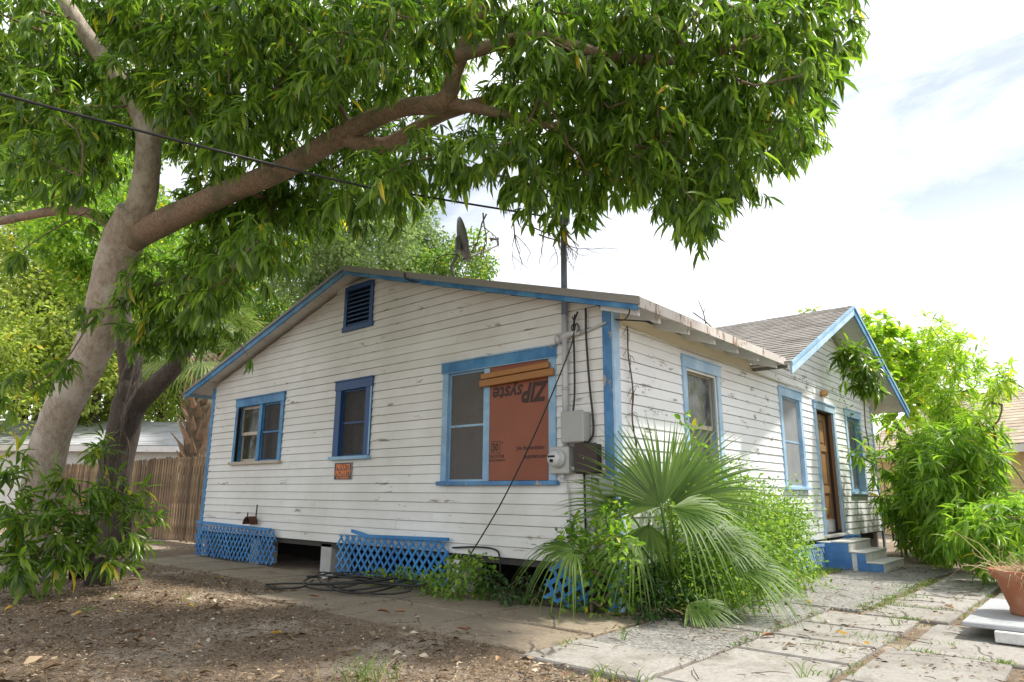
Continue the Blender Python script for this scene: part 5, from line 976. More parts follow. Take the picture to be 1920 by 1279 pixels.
# rake boards (blue) and shingle edge
def rake(ya, yb, mat, x, w=.13, t=.025, top=.0, name='rake_board'):
    za, zb = slope_z(ya) + top, slope_z(yb) + top
    m = MB()
    m.add([(x - t, ya, za - w), (x, ya, za - w), (x, yb, zb - w), (x - t, yb, zb - w), (x - t, ya, za), (x, ya, za), (x, yb, zb), (x - t, yb, zb)],
          [(0, 3, 2, 1), (4, 5, 6, 7), (0, 1, 5, 4), (1, 2, 6, 5), (2, 3, 7, 6), (3, 0, 4, 7)])
    return m.build(name, mat, roof_o)
rake(4.505, 9.58, BLUE, RX0 - .001, .12)
rake(-.50, 4.505, BLUE, RX0 - .001, .12)
EDGE = m_plain('rake_edge_grit', (.27, .265, .25), .9, 0, .35, 40, .3)
rake(4.505, 9.60, EDGE, RX0 - .027, .05, .022, .018, 'drip_edge')
rake(-.53, 4.505, EDGE, RX0 - .027, .085, .022, .022, 'drip_edge')
# eave fascia / metal edge of the right eave and rafters
MB().box(RX0 - .03, 3.66, -.535, -.51, 2.932, 3.036).build('eave_fascia', FASCIA, roof_o)
MB().box(RX0, 3.66, -.5085, -.50, 2.975, 2.998).build('eave_trim', TRIMWHITE, roof_o)
MB().box(3.663, 3.69, -.535, .0, 2.90, 3.04).build('eave_end_board', m_plain('rotten_board', (.16, .15, .13), .9), roof_o)
RAFT = m_paint('grey_rafter_paint', (.76, .78, .80), (.5, .5, .48), (.3, .25, .2), .63, (1, 1, 1), .5, (1, 1, 1))
for x in (-.20, .20, .86, 1.52, 2.18, 2.84, 3.50):
    zt0, zt1 = slope_z(-.44) - .026, slope_z(.0) - .026
    m = MB()
    m.prism([(x - .022, -.44, zt0 - .135), (x - .022, .0, zt1 - .125), (x - .022, .0, zt1), (x - .022, -.44, zt0)], (.044, 0, 0))
    m.build('rafter_tail', RAFT, roof_o)
    if x > 0:
        m = MB(); m.box(x - .025, x + .025, -.450, -.441, zt0 - .138, zt0 - .008); m.build('rafter_end', TRIMWHITE, roof_o)
# underside boards of the eave
for i in range(4):
    ya, yb = -.50 + i * .125, -.50 + (i + 1) * .125 - .006
    m = MB()
    za, zb = slope_z(ya) - .0225, slope_z(yb) - .0225
    m.add([(0.0, ya, za - .004), (3.66, ya, za - .004), (3.66, yb, zb - .004), (0.0, yb, zb - .004), (0, ya, za), (3.66, ya, za), (3.66, yb, zb), (0, yb, zb)],
          [(0, 3, 2, 1), (4, 5, 6, 7), (0, 1, 5, 4), (1, 2, 6, 5), (2, 3, 7, 6), (3, 0, 4, 7)])
    m.build('soffit_plank', RAFT, roof_o)
# left eave fascia
MB().box(RX0 - .03, RX1, 9.555, 9.58, 2.93, 3.02).build('eave_fascia', PALEBLUE, roof_o)

# cross gable
CY0 = -.60
def cz(x): return CPK - CS * abs(x - CX)
crl = MB()
def cross_slab(mb, xa, xb, y0, y1, th=.03, drop=0.0):
    za, zb = cz(xa) - drop, cz(xb) - drop
    mb.add([(xa, y0, za - th), (xb, y0, zb - th), (xb, y1, zb - th), (xa, y1, za - th), (xa, y0, za), (xb, y0, zb), (xb, y1, zb), (xa, y1, za)],
           [(0, 3, 2, 1), (4, 5, 6, 7), (0, 1, 5, 4), (1, 2, 6, 5), (2, 3, 7, 6), (3, 0, 4, 7)])
cross_slab(crl, 3.60, CX, -.0, 4.4)
cross_slab(crl, CX, 10.80, -.0, 4.4)
cro = crl.build('cross_gable_roof', TRIMWHITE, house)
ccos = math.hypot(1, CS)
shingles('shingles', (3.58, CY0 - .02, cz(3.58)), (0, 1, 0), 5.0, (1, 0, CS), 3.62 * ccos, SHINGLE, cro)
shingles('shingles', (10.82, CY0 - .02, cz(10.82)), (0, 1, 0), 5.0, (-1, 0, CS), 3.62 * ccos, SHINGLE, cro)
# soffit planks of the cross gable overhang (right slope: a few are missing)
for side in (-1, 1):
    d = 0.0
    while d < 3.58:
        d2 = min(d + .142, 3.6)
        xa, xb = CX + side * (d + .003), CX + side * (d2 - .003)
        hole = side > 0 and 1.55 < d < 1.95
        m = MB()
        y1 = -.001
        m.add([(xa, CY0, cz(xa) - .03), (xb, CY0, cz(xb) - .03), (xb, y1, cz(xb) - .03), (xa, y1, cz(xa) - .03), (xa, CY0, cz(xa)), (xb, CY0, cz(xb)), (xb, y1, cz(xb)), (xa, y1, cz(xa))],
              [(0, 3, 2, 1), (4, 5, 6, 7), (0, 1, 5, 4), (1, 2, 6, 5), (2, 3, 7, 6), (3, 0, 4, 7)])
        m.build('soffit_plank', ORANGEWOOD if hole else TRIMWHITE, cro)
        d = d2
def crake(xa, xb, mat, y, w, t, top, name):
    m = MB()
    m.add([(xa, y - t, cz(xa) - w + top), (xb, y - t, cz(xb) - w + top), (xb, y, cz(xb) - w + top), (xa, y, cz(xa) - w + top), (xa, y - t, cz(xa) + top), (xb, y - t, cz(xb) + top), (xb, y, cz(xb) + top), (xa, y, cz(xa) + top)],
          [(0, 3, 2, 1), (4, 5, 6, 7), (0, 1, 5, 4), (1, 2, 6, 5), (2, 3, 7, 6), (3, 0, 4, 7)])
    return m.build(name, mat, cro)
crake(3.60, CX - .001, PALESUN, CY0 - .001, .17, .026, 0, 'rake_board')
crake(CX + .001, 10.80, BLUE, CY0 - .001, .17, .026, 0, 'rake_board')
crake(3.58, CX - .001, PALEBLUE, CY0 - .028, .055, .018, .014, 'drip_edge')
crake(CX + .001, 10.84, PALEBLUE, CY0 - .028, .055, .018, .014, 'drip_edge')
MB().box(CX - .05, CX + .05, -.60, -.002, CPK - .16, CPK - .06).build('ridge_beam', TRIMWHITE, cro)

# ---- piers under the floor beam
MB().box(.02, D_BACK - .2, .14, .24, Z0 - .16, Z0 - .021).build('floor_beam', SHEATH, house)
for y in (4.86, 2.2, 6.9):
    m = MB(); m.box(.0, .36, y, y + .26, -.03, Z0 - .025)
    p = m.build('pier', m_conc('pier_concrete', (.42, .42, .40), (.52, .52, .50), 0, (.26, .24, .2), .4) if y > 4 else CONC_STEP, house, bevel=.008)
MB().box(.0, .03, .12, GW - .11, Z0 - .075, Z0 - .022).build('skirt_board', SHEATH, house)
# ------------------------------------------------------------------ concrete steps
steps = tag(empty('concrete_steps', (6.5, -.5, 0)), 'low concrete entrance steps with a blue painted flank below the brown door', 'steps')
steps.location = (0, 0, 0)
prof = [(.0, -.1), (.97, -.1), (.97, .12), (.73, .12), (.73, .265), (.49, .265), (.49, .41), (.0, .41)]
m = MB()
m.prism([(5.915, -y, z) for y, z in prof], (1.28, 0, 0))
m.build('step_block', CONC_STEP, steps, bevel=.012)
m = MB()
m.prism([(5.90, -y * .992 - .003, z - .004) for y, z in prof], (.012, 0, 0))
m.build('painted_flank', m_paint('step_blue_paint', (.05, .20, .52), (.10, .16, .30), (.42, .40, .37), .63, (1, 1, 1), .6, (1, 1, 1), fade=(.10, .28, .56)), steps)
m = MB(); m.box(5.893, 5.90, -.60, -.53, -.1, .258); m.build('bare_stripe', CONC_STEP, steps)
for d, z in ((.49, .41), (.73, .265), (.97, .12)):
    m = MB(); m.box(5.905, 7.21, -d - .012, -d + .26, z + .0, z + .022); m.build('tread', CONC_STEP, steps, bevel=.008)
m = MB(); m.box(7.15, 7.6, -.25, -.04, -.05, .47); tag(m.build('pedestal', BLUE_W, None, bevel=.01), 'small blue painted block between the steps and the leaves', 'block')

# ------------------------------------------------------------------ lattice skirts
def lattice(name_label, plane, u0, u1, z0, z1, n, pitch, wid, label, mat, rail=None, ang=1.25, skip=0, bulge=0.0, loc=None, rot=None, group='blue lattice skirts under the house'):
    """two layers of slats cut to the rectangle; plane maps (u,n,z)"""
    root = tag(empty('lattice_panel'), label, 'lattice', group)
    H = z1 - z0
    off = H / ang
    for layer, sgn in ((0, 1), (1, -1)):
        s = u0 - off
        while s < u1 + off:
            s += pitch
            if random.random() < skip: continue
            # centre line from (s, z0) to (s + sgn*off, z1) clipped in u
            a, b = s, s + sgn * off
            t0, t1 = 0.0, 1.0
            for lim, ge in ((u0, True), (u1, False)):
                fa, fb = (a - lim, b - lim) if ge else (lim - a, lim - b)
                if fa < 0 and fb < 0: t0, t1 = 1, 0; break
                if fa < 0: t0 = max(t0, fa / (fa - fb))
                elif fb < 0: t1 = min(t1, fa / (fa - fb))
            if t1 - t0 < .12: continue
            h = wid / 2 / math.sin(math.atan(ang))
            P = lambda t, d: (a + (b - a) * t + d, z0 + H * t + random.uniform(-.008, .008))
            nn = n + layer * .0075 + bulge * random.uniform(0, 1)
            q = [P(t0, -h), P(t0, h), P(t1, h), P(t1, -h)]
            m = MB(plane)
            m.add([(u, nn, z) for u, z in q] + [(u, nn + .007, z) for u, z in q], [(0, 1, 2, 3), (7, 6, 5, 4), (0, 4, 5, 1), (1, 5, 6, 2), (2, 6, 7, 3), (3, 7, 4, 0)])
            m.build('slat', mat, root)
    if rail:
        for (a, za, b, zb) in rail:
            m = MB(plane)
            m.add([(a, n - .006, za), (b, n - .006, zb), (b, n + .034, zb), (a, n + .034, za), (a, n - .006, za + .04), (b, n - .006, zb + .04), (b, n + .034, zb + .04), (a, n + .034, za + .04)],
                  [(0, 3, 2, 1), (4, 5, 6, 7), (0, 1, 5, 4), (1, 2, 6, 5), (2, 3, 7, 6), (3, 0, 4, 7)])
            m.build('top_rail', mat, root)
    if loc: root.location = loc
    if rot: root.rotation_euler = rot
    return root
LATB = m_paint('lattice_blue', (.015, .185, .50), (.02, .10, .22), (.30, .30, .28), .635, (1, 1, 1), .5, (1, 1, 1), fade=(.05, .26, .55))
lattice('', WG, 6.22, 8.98, .02, .545, .075, .125, .030, 'long broken lattice skirt at the fence end of the house wall', LATB, [(6.42, .53, 8.98, .575)], 1.3, .06, .02)
lattice('', WG, 2.33, 4.58, .035, .56, .085, .138, .034, 'neat blue lattice skirt with a sagging rail under the orange panelled window', LATB, [(2.33, .575, 3.9, .545), (3.9, .545, 4.25, .60)], 1.15, 0, .004)
LATP = m_paint('sunlit_lattice_blue', (.30, .52, .80), (.22, .42, .68), (.4, .42, .44), .68, (1, 1, 1), .5, (1, 1, 1), fade=(.42, .6, .84))  # lattice blue lightened, sunlight put into the colour of this panel
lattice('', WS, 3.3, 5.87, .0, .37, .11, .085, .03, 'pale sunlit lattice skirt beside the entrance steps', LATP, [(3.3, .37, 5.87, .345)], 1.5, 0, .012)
lp = lattice('', lambda u, n, z: (u, n, z), -.24, .24, 0, .42, 0, .125, .04, 'small broken lattice scrap leaning by the palmetto', LATB, None, 1.2, .05, .004, (-.20, .52, .05), (math.radians(-14), math.radians(16), math.radians(-64)))

# ------------------------------------------------------------------ text helper
def text(s, size, mat, parent, origin, xdir, zdir, name='lettering', shear=0, offset=0, align='LEFT', ext=.0006, sx=1.0):
    """flat lettering: baseline starts at origin, runs along xdir, letter tops point along zdir"""
    cu = bpy.data.curves.new(name, 'FONT')
    cu.body = s
    cu.size = size
    cu.shear = shear
    cu.offset = offset
    cu.align_x = align
    cu.extrude = ext
    cu.resolution_u = 3
    tmp = bpy.data.objects.new('tmp', cu)
    COL.objects.link(tmp)
    dg = bpy.context.evaluated_depsgraph_get()
    me = bpy.data.meshes.new_from_object(tmp.evaluated_get(dg))
    bpy.data.objects.remove(tmp)
    x, z = Vector(xdir).normalized(), Vector(zdir).normalized()
    n = x.cross(z)
    M = Matrix(((x.x * sx, z.x, n.x, origin[0]), (x.y * sx, z.y, n.y, origin[1]), (x.z * sx, z.z, n.z, origin[2]), (0, 0, 0, 1)))
    me.transform(M)
    me.materials.clear()
    me.materials.append(mat)
    return link(name, me, parent)

# ------------------------------------------------------------------ orange sheathing panel over the wide window, two battens
PANEL = NT('orange_sheathing_panel')
_v = PANEL.coord()
_a, _b = PANEL.noise(_v, 3, 5, .6), PANEL.noise(_v, 60, 4, .7)
_c = PANEL.mix(_a, (.205, .062, .030), (.27, .083, .040))
PANEL.col(PANEL.mix(PANEL.ramp(_b, (.62, 0.0), (.72, .5)), _c, (.12, .04, .02)))
PANEL.rough(.6)
PANEL.bump(_b, .1, .003)
INK = m_plain('printed_ink', (.045, .022, .018), .7, 0, .3, 30, 0)
panel = tag(empty('sheathing_panel'), 'orange brown sheathing panel with upside down print nailed over the window', 'panel')
m = MB(WG); m.box(.845, 1.835, .012, .024, 1.285, 2.66); m.build('board', PANEL.m, panel)
xo = -.0245
L_, U_, R_, D_ = (0, 1, 0), (0, 0, 1), (0, -1, 0), (0, 0, -1)
text('ZIP', .30, INK, panel, (xo, .862, 2.375), L_, D_, 'big_lettering', .28, .013, sx=.82)
text('syste', .24, INK, panel, (xo, 1.215, 2.375), L_, D_, 'big_lettering', .22, .006, sx=.98)
# badge: square outline with 30
m = MB(WG)
for a, b, c_, d_ in ((1.57, 1.71, 1.60, 1.608), (1.57, 1.71, 1.732, 1.74), (1.57, 1.578, 1.608, 1.732), (1.702, 1.71, 1.608, 1.732)):
    m.box(a, b, .0242, .0252, c_, d_)
m.build('badge_outline', INK, panel)
text('30', .125, INK, panel, (xo, 1.703, 1.628), R_, U_, 'badge_lettering', 0, .004, sx=.82)
text('YR', .03, INK, panel, (xo, 1.56, 1.71), R_, U_, 'badge_lettering')
text('YEAR SYSTEM', .052, INK, panel, (xo, 1.765, 1.545), R_, U_, 'small_lettering', 0, .001, sx=.8)
text('LIMITED WARRANTY', .034, INK, panel, (xo, 1.76, 1.505), R_, U_, 'small_lettering', 0, .001, sx=.85)
text('Join the revolution', .066, INK, panel, (xo, 1.32, 1.625), R_, U_, 'small_lettering', 0, .002, sx=.82)
text('zipsystem.com', .066, INK, panel, (xo, 1.215, 1.53), R_, U_, 'small_lettering', 0, .002, sx=.86)
b1 = MB(WG); b1.add([(.80, .058, 2.520), (1.845, .058, 2.490), (1.845, .094, 2.490), (.80, .094, 2.520), (.80, .058, 2.585), (1.845, .058, 2.555), (1.845, .094, 2.555), (.80, .094, 2.585)],
    [(0, 1, 2, 3), (7, 6, 5, 4), (4, 5, 1, 0), (5, 6, 2, 1), (6, 7, 3, 2), (7, 4, 0, 3)])
tag(b1.build('lumber_batten', ORANGEWOOD, None, bevel=.004), 'upper amber timber batten across the top of the orange panel', 'batten', 'amber battens over the window panel')
b2 = MB(WG); b2.add([(.735, .058, 2.425), (1.87, .058, 2.395), (1.87, .098, 2.395), (.735, .098, 2.425), (.735, .058, 2.510), (1.87, .058, 2.478), (1.87, .098, 2.478), (.735, .098, 2.510)],
    [(0, 1, 2, 3), (7, 6, 5, 4), (4, 5, 1, 0), (5, 6, 2, 1), (6, 7, 3, 2), (7, 4, 0, 3)])
tag(b2.build('lumber_batten', ORANGEWOOD, None, bevel=.006), 'lower longer amber batten reaching past the blue casing', 'batten', 'amber battens over the window panel')

# ------------------------------------------------------------------ sign
SIGNK = m_plain('sign_black', (.012, .012, .013), .45, 0, .2, 10, 0)
SIGNO = m_plain('sign_orange', (.80, .20, .02), .5, 0, .1, 10, 0)
sg = tag(empty('warning_sign'), 'small black sign with orange private property lettering nailed below the narrow screened window', 'sign')
m = MB(WG); m.box(4.43, 4.86, .028, .033, 1.315, 1.565); m.v = [(x, y, z) for x, y, z in m.v]; m.build('plate', SIGNK, sg)
m = MB(WG)
for a, b, c_, d_ in ((4.43, 4.86, 1.315, 1.322), (4.43, 4.86, 1.558, 1.565), (4.43, 4.437, 1.322, 1.558), (4.853, 4.86, 1.322, 1.558)):
    m.box(a, b, .0331, .0345, c_, d_)
m.build('border', GALV, sg)
xs = -.0335
text('PRIVATE', .112, SIGNO, sg, (xs, 4.645, 1.462), R_, U_, 'sign_lettering', 0, .003, 'CENTER', sx=.82)
text('PROPERTY', .112, SIGNO, sg, (xs, 4.645, 1.372), R_, U_, 'sign_lettering', 0, .003, 'CENTER', sx=.70)
text('NO TRESPASSING', .038, SIGNO, sg, (xs, 4.645, 1.334), R_, U_, 'sign_lettering', 0, .001, 'CENTER', sx=1.0)

# ------------------------------------------------------------------ service mast, boxes, cables
mast = tag(empty('service_mast'), 'tall electric service mast pipe rising through the roof beside the corner', 'mast')
MB().tube([(-.075, .578, 1.62), (-.075, .578, 3.09)], .034, 14).build('conduit', PIPE, mast, True)
MB().tube([(-.075, .578, 3.09), (-.075, .578, 4.16)], .036, 14).build('riser', MASTBLUE, mast, True)
m = MB(); m.lathe([(.036, 0), (.060, .02), (.066, .07), (.05, .13), (.0, .15)], 14, (-.075, .578, 4.15)); m.build('weatherhead', MASTBLUE, mast, True)
for z in (2.24, 1.70): MB().tube([(-.075, .578, z), (-.075, .578, z + .035)], .041, 14).build('coupling', GALV, mast, True)
m = MB(); m.tube([(-.075, .64, 2.80), (-.075, .578, 2.845), (-.085, .50, 2.86), (-.06, .38, 2.87)], [.03, .05, .035, .028], 10); m.lathe([(.0, -.02), (.05, -.02), (.05, .025), (.0, .025)], 12, (-.085, .655, 2.82), (0, 1, 0))
m.build('clamp', PIPE, mast, True)
m = MB(); m.tube([(-.05, .40, 2.85), (-.05, .05, 2.925)], .014, 8); m.build('brace', PIPE, mast, True)

mt = tag(empty('electric_meter'), 'round glass electric meter on a pale grey socket box under the mast', 'meter')
m = MB(WG); m.box(.505, .755, .025, .135, 1.345, 1.635); m.build('socket_box', m_plain('meter_box', (.40, .41, .39), .5, .1, .12, 9, .05), mt, bevel=.012)
c_ = (-.135, .64, 1.505)
m = MB(); m.lathe([(.0, 0), (.094, 0), (.094, .03), (.084, .034), (.084, .075), (.07, .10), (.0, .112)], 24, c_, (-1, 0, 0)); m.build('dial_cover', GLASSGREY, mt, True)
m = MB(WG); m.box(.60, .69, .246, .249, 1.515, 1.535); m.box(.622, .665, .246, .249, 1.465, 1.495); m.build('dial_plate', DARK, mt)
m = MB(); m.lathe([(.094, .0), (.101, .0), (.101, .022), (.094, .022)], 24, c_, (-1, 0, 0)); m.build('retaining_ring', GALV, mt, True)
m = MB(); m.tube([(-.08, .62, 1.345), (-.08, .62, 1.29)], .026, 10); m.build('hub_fitting', PIPE, mt, True)

gb = tag(empty('utility_box'), 'large blank grey metal cabinet above the electric meter', 'utility box')
m = MB(WG); m.box(.28, .56, .03, .16, 1.675, 1.985); m.build('cabinet', BOXGREY, gb, bevel=.008)
m = MB(WG); m.box(.272, .568, .163, .185, 1.665, 1.998); m.build('lid', BOXGREY, gb, bevel=.01)
bb = tag(empty('breaker_box'), 'dark brown rusty breaker box right of the electric meter', 'breaker box')
m = MB(WG); m.box(.15, .43, .03, .125, 1.345, 1.645); m.build('enclosure', BOXBROWN, bb, bevel=.008)
m = MB(WG); m.box(.14, .425, .128, .145, 1.355, 1.655); m.build('cover', BOXBROWN, bb, bevel=.006)
m = MB(); m.lathe([(0, 0), (.009, 0), (.006, .006), (0, .007)], 8, (-.145, .30, 1.50), (-1, 0, 0)); m.build('screw', GALV, bb)
m = MB(); m.tube([(-.08, .51, 1.40), (-.08, .42, 1.40)], .022, 10); m.build('nipple', PIPE, bb, True)
m = MB(WG); m.box(.0, .15, .035, .10, 1.12, 1.295); tag(m.build('junction_box', m_plain('green_grey_box', (.27, .30, .26), .7, 0, .15, 9, .05), None, bevel=.006), 'faded green grey junction box low on the corner board behind leaves', 'junction box')

def cable(name, pts, r, mat, label, cat='cable', group=None, n=6, sub=6):
    P = spline(pts, sub)
    return tag(MB().tube([tuple(p) for p in P], r, n).build(name, mat, None, True), label, cat, group)
cable('drop_cable', [(-.07, .40, 3.10), (-.075, .455, 2.95), (-.07, .455, 2.60), (-.065, .462, 2.2), (-.09, .465, 2.0)], .0115, BLACK, 'straight black cable dropping into the grey cabinet', group='black cables on the corner wall')
cable('drop_cable', [(-.06, .30, 3.12), (-.06, .30, 2.8), (-.06, .27, 2.3), (-.06, .235, 1.95), (-.06, .235, 1.75), (-.07, .30, 1.66)], .0125, BLACK, 'bowed black cable right of the grey cabinet', group='black cables on the corner wall')
cable('slack_cable', [(-.09, .43, 3.07), (-.10, .445, 2.80), (-.11, .62, 2.42), (-.13, 1.0, 1.72), (-.16, 1.45, 1.0), (-.18, 1.95, .36), (-.22, 2.1, .10)], .0085, BLACK, 'thin black cable slanting across the orange panel to the ground')
cable('loop_cable', [(-.08, .47, 3.05), (-.10, .43, 2.98), (-.10, .47, 2.92), (-.09, .42, 2.86), (-.09, .37, 2.90), (-.1, .40, 2.96), (-.09, .44, 2.86)], .007, BLACK, 'tangled small cable loop at the mast clamp')
cable('ground_wire', [(-.06, .60, 1.30), (-.05, .56, 1.1), (-.05, .56, .7), (-.06, .55, .3)], .012, PIPE, 'pale thin pipe below the electric meter', 'pipe', 'pipes below the meter boxes')
cable('ground_wire', [(-.06, .28, 1.36), (-.05, .27, 1.1), (-.05, .25, .8), (-.06, .24, .3)], .014, PIPE, 'pale bent pipe below the brown breaker box', 'pipe', 'pipes below the meter boxes')
cable('ground_wire', [(-.06, .355, 1.36), (-.055, .355, 1.0), (-.055, .345, .3)], .013, BLACK, 'black pipe between the two pale pipes below the boxes', 'pipe', 'pipes below the meter boxes')
cable('side_conduit', [(.03, -.05, 2.93), (1.5, -.058, 2.885), (3.2, -.058, 2.885), (5.2, -.058, 2.87), (6.2, -.058, 2.84)], .008, m_plain('painted_wire', (.55, .50, .38), .7), 'thin painted wire running along the side wall under the eave', 'wire')
cable('eave_wire', [(-.30, -.40, 2.99), (-.26, -.36, 2.90), (-.1, -.2, 2.90), (.0, -.05, 2.95), (.15, -.3, 2.92), (.22, -.42, 2.90)], .007, BLACK, 'loose black wire under the corner of the eave', 'wire')
# coil of black cable on the walk
pts = []
random.seed(21)
for i in range(150):
    t = i / 150
    a = t * 2 * math.pi * 7.3
    rx, ry = .30 + .22 * math.sin(a * .31 + 1), .62 + .3 * math.sin(a * .23)
    pts.append((-.80 + rx * math.cos(a) + .1 * math.sin(t * 9), 3.15 + ry * math.sin(a) * .9 + .35 * math.sin(t * 6.5), .050 + .045 * (1 + math.sin(a * 1.37 + t * 5)) + .10 * max(0, math.sin(a * .5 + 2)) ** 6))
pts += [(-1.25, 3.9, .06), (-1.45, 4.05, .05), (-1.55, 3.7, .05), (-1.3, 3.5, .06), (-.9, 3.9, .07)]
tag(MB().tube([tuple(p) for p in spline(pts, 3)], .0105, 6).build('cable_coil', BLACK, None, True), 'tangled coil of black cable lying on the dirty walk', 'cable coil')
cable('skirt_cable', [(-.05, 2.3, .50), (-.055, 1.9, .53), (-.055, 1.62, .52), (-.07, 1.52, .44), (-.08, 1.5, .15)], .011, BLACK, 'short black cable along the bottom board right of the neat lattice')
random.seed(7)

# dead twig caught on the eave
m = MB()
e0 = Vector((1.2, -.50, 3.06))
m.tube([e0 + Vector((-.35, -.02, .06)), e0 + Vector((0, 0, .03)), e0 + Vector((.35, .05, .0))], .007, 5)
m.tube([e0, e0 + Vector((-.05, 0, .13)), e0 + Vector((-.12, .02, .26))], [.008, .006, .004], 5)
m.tube([e0 + Vector((-.05, 0, .13)), e0 + Vector((.03, 0, .21))], [.005, .003], 5)
tag(m.build('dead_twig', m_bark('grey_twig', (.09, .06, .045), (.2, .15, .11), 20), None, True), 'small forked dead twig lying on the eave edge', 'twig')

# ------------------------------------------------------------------ satellite dish
dish = tag(empty('satellite_dish'), 'grey satellite dish seen edge on above the roof ridge', 'satellite dish')
fx = Vector((.14, 2.72, 3.93))
el = Vector((.12, 2.64, 4.16)); hd = Vector((.10, 2.50, 4.30))
MB().tube([fx, fx + Vector((-.0, -.10, .10)), el, hd], .022, 10).build('mast_arm', DISHM, dish, True)
MB().box(fx.x - .09, fx.x + .09, fx.y - .09, fx.y + .09, fx.z - .02, fx.z + .012).build('foot_plate', DISHM, dish)
nrm_ = Vector((.78, -.60, .26)).normalized()          # the way the dish looks
cc = hd + Vector((0, -.03, .20))
m = MB()
R_d = .31
prof = [(R_d * i / 7, .055 * (i / 7) ** 2) for i in range(8)] + [(R_d + .008, .052), (R_d, .045)] + [(R_d * i / 7, .055 * (i / 7) ** 2 - .012) for i in range(7, -1, -1)]
m.lathe(prof, 32, cc, nrm_); m.build('reflector', DISHM, dish, True)
m = MB(); m.bar(cc - nrm_ * .02 - Vector((0, 0, .16)), cc - nrm_ * .02 + Vector((0, 0, .04)), .16, .07, nrm_); m.build('back_bracket', DISHM, dish, bevel=.01)
low = cc - Vector((0, 0, .30)) + nrm_ * .03
tip = low + nrm_ * .52 + Vector((0, 0, .13))
MB().tube([hd, low, tip], .013, 8).build('feed_arm', DISHM, dish, True)
MB().tube([tip, tip + Vector((0, 0, .10))], .015, 8).build('feed_post', DISHM, dish, True)
MB().tube([tip + Vector((0, 0, .10)) + nrm_ * .01, tip + Vector((0, 0, .105)) - nrm_ * .07, tip + Vector((0, 0, .105)) - nrm_ * .11], [.018, .018, .032], 12).build('feed_horn', DISHM, dish, True)
cable('dish_cable', [tuple(hd), (.05, 2.70, 4.33), (.04, 2.86, 4.28), (.02, 2.92, 4.05), (-.1, 2.95, 3.98)], .007, BLACK, 'thin black cable looping behind the satellite dish')
cable('rake_cable', [(-.05, 3.02, 4.06), (-.32, 3.05, 4.06), (-.36, 3.02, 3.96), (-.34, 2.9, 3.90), (-.30, 2.72, 3.86), (-.2, 2.6, 3.88)], .012, BLACK, 'short black cable hanging over the blue rake board')

# ------------------------------------------------------------------ small things by the house
m = MB()
for i in range(9):
    a0, a1 = math.pi * i / 9, math.pi * (i + 1) / 9
    P = lambda a, r: (-.105 + .0 + 0 * a, 7.05 + r * math.cos(a), .612 + r * math.sin(a))
    q = [P(a0, .13), P(a1, .13), P(a1, .115), P(a0, .115)]
    m.add([(x - .06, y, z) for x, y, z in q] + [(x + .07, y, z) for x, y, z in q], [(0, 1, 2, 3), (7, 6, 5, 4), (0, 4, 5, 1), (1, 5, 6, 2), (2, 6, 7, 3), (3, 7, 4, 0)])
rs = tag(empty('rusty_hood'), 'rusty curved metal hood with two rods resting on the lattice rail', 'metal scrap')
m.build('hood', RUST, rs)
MB().tube([(-.09, 7.17, .62), (-.09, 7.17, .80)], .011, 6).build('rod', RUST, rs)
MB().tube([(-.09, 6.90, .62), (-.09, 6.885, .93)], .012, 6).build('rod', RUST, rs)
pl = tag(empty('porch_light'), 'small amber porch lamp on the wall above the brown door', 'lamp')
m = MB(); m.lathe([(0, 0), (.05, 0), (.05, .02), (.02, .03), (.02, .07)], 12, (6.83, -.03, 2.93), (0, -1, 0)); m.build('base', m_plain('lamp_brass', (.5, .36, .2), .4, .6), pl, True)
m = MB(); m.lathe([(0, 0), (.05, .02), (.065, .07), (.04, .12), (0, .13)], 12, (6.80, -.09, 2.87)); m.build('shade', m_plain('amber_shade', (.62, .33, .12), .35), pl, True)
# crumpled white scrap by the pier
m = MB(); m.lathe([(0, 0), (.07, .01), (.09, .04), (.05, .07), (0, .08)], 9, (-.52, 4.18, .025)); m.v = [(x + random.uniform(-.02, .02), y + random.uniform(-.03, .03), z + random.uniform(-.004, .015)) for x, y, z in m.v]
tag(m.build('plastic_scrap', m_plain('white_plastic', (.7, .7, .68), .4), None), 'crumpled white plastic scrap by the blue lattice', 'litter')

# ------------------------------------------------------------------ fence
fence = tag(empty('picket_fence'), 'weathered brown dog eared picket fence left of the house', 'fence')
def m_fence():
    k = NT('weathered_fence_wood')
    oi = k.n('ObjectInfo')
    v = k.coord(scale=(9, 9, .7))
    a, b = k.noise(v, 3, 7, .7), k.noise(k.coord(), 1.6, 5, .65)
    c = k.mix(k.ramp(a, (.35, 0.0), (.65, 1.0)), (.07, .046, .028), (.29, .205, .13))
    c = k.mix(k.ramp(b, (.45, 0.0), (.65, .6)), c, (.085, .085, .045))
    c = k.mix(1.0, c, k.ramp(oi.outputs['Random'], (0, (.42, .36, .30)), (.5, (.9, .86, .8)), (1, (1.5, 1.42, 1.3))), 'MULTIPLY')
    k.col(c); k.rough(.9); k.bump(a, .4, .004)
    return k.m
FENCEW = m_fence()
y = 9.12
FX = 1.2
pk = []
for sd in range(5):
    m = MB()
    h, w = 1.95 + random.uniform(-.025, .02), .104 + random.uniform(-.012, .012)
    cut = .022 + random.uniform(0, .01)
    m.prism([(0, -w / 2, .02), (0, w / 2, .02), (0, w / 2, h - cut * 1.4), (0, w / 2 - cut, h), (0, -w / 2 + cut, h), (0, -w / 2, h - cut * 1.4)], (.018, 0, 0))
    pk.append(m.mesh('picket', FENCEW))
while y < 26:
    o = link('picket', random.choice(pk), fence)
    o.location = (FX + random.uniform(-.004, .004), y, random.uniform(-.02, .02))
    o.rotation_euler = (random.uniform(-.012, .012), 0, 0)
    y += .142
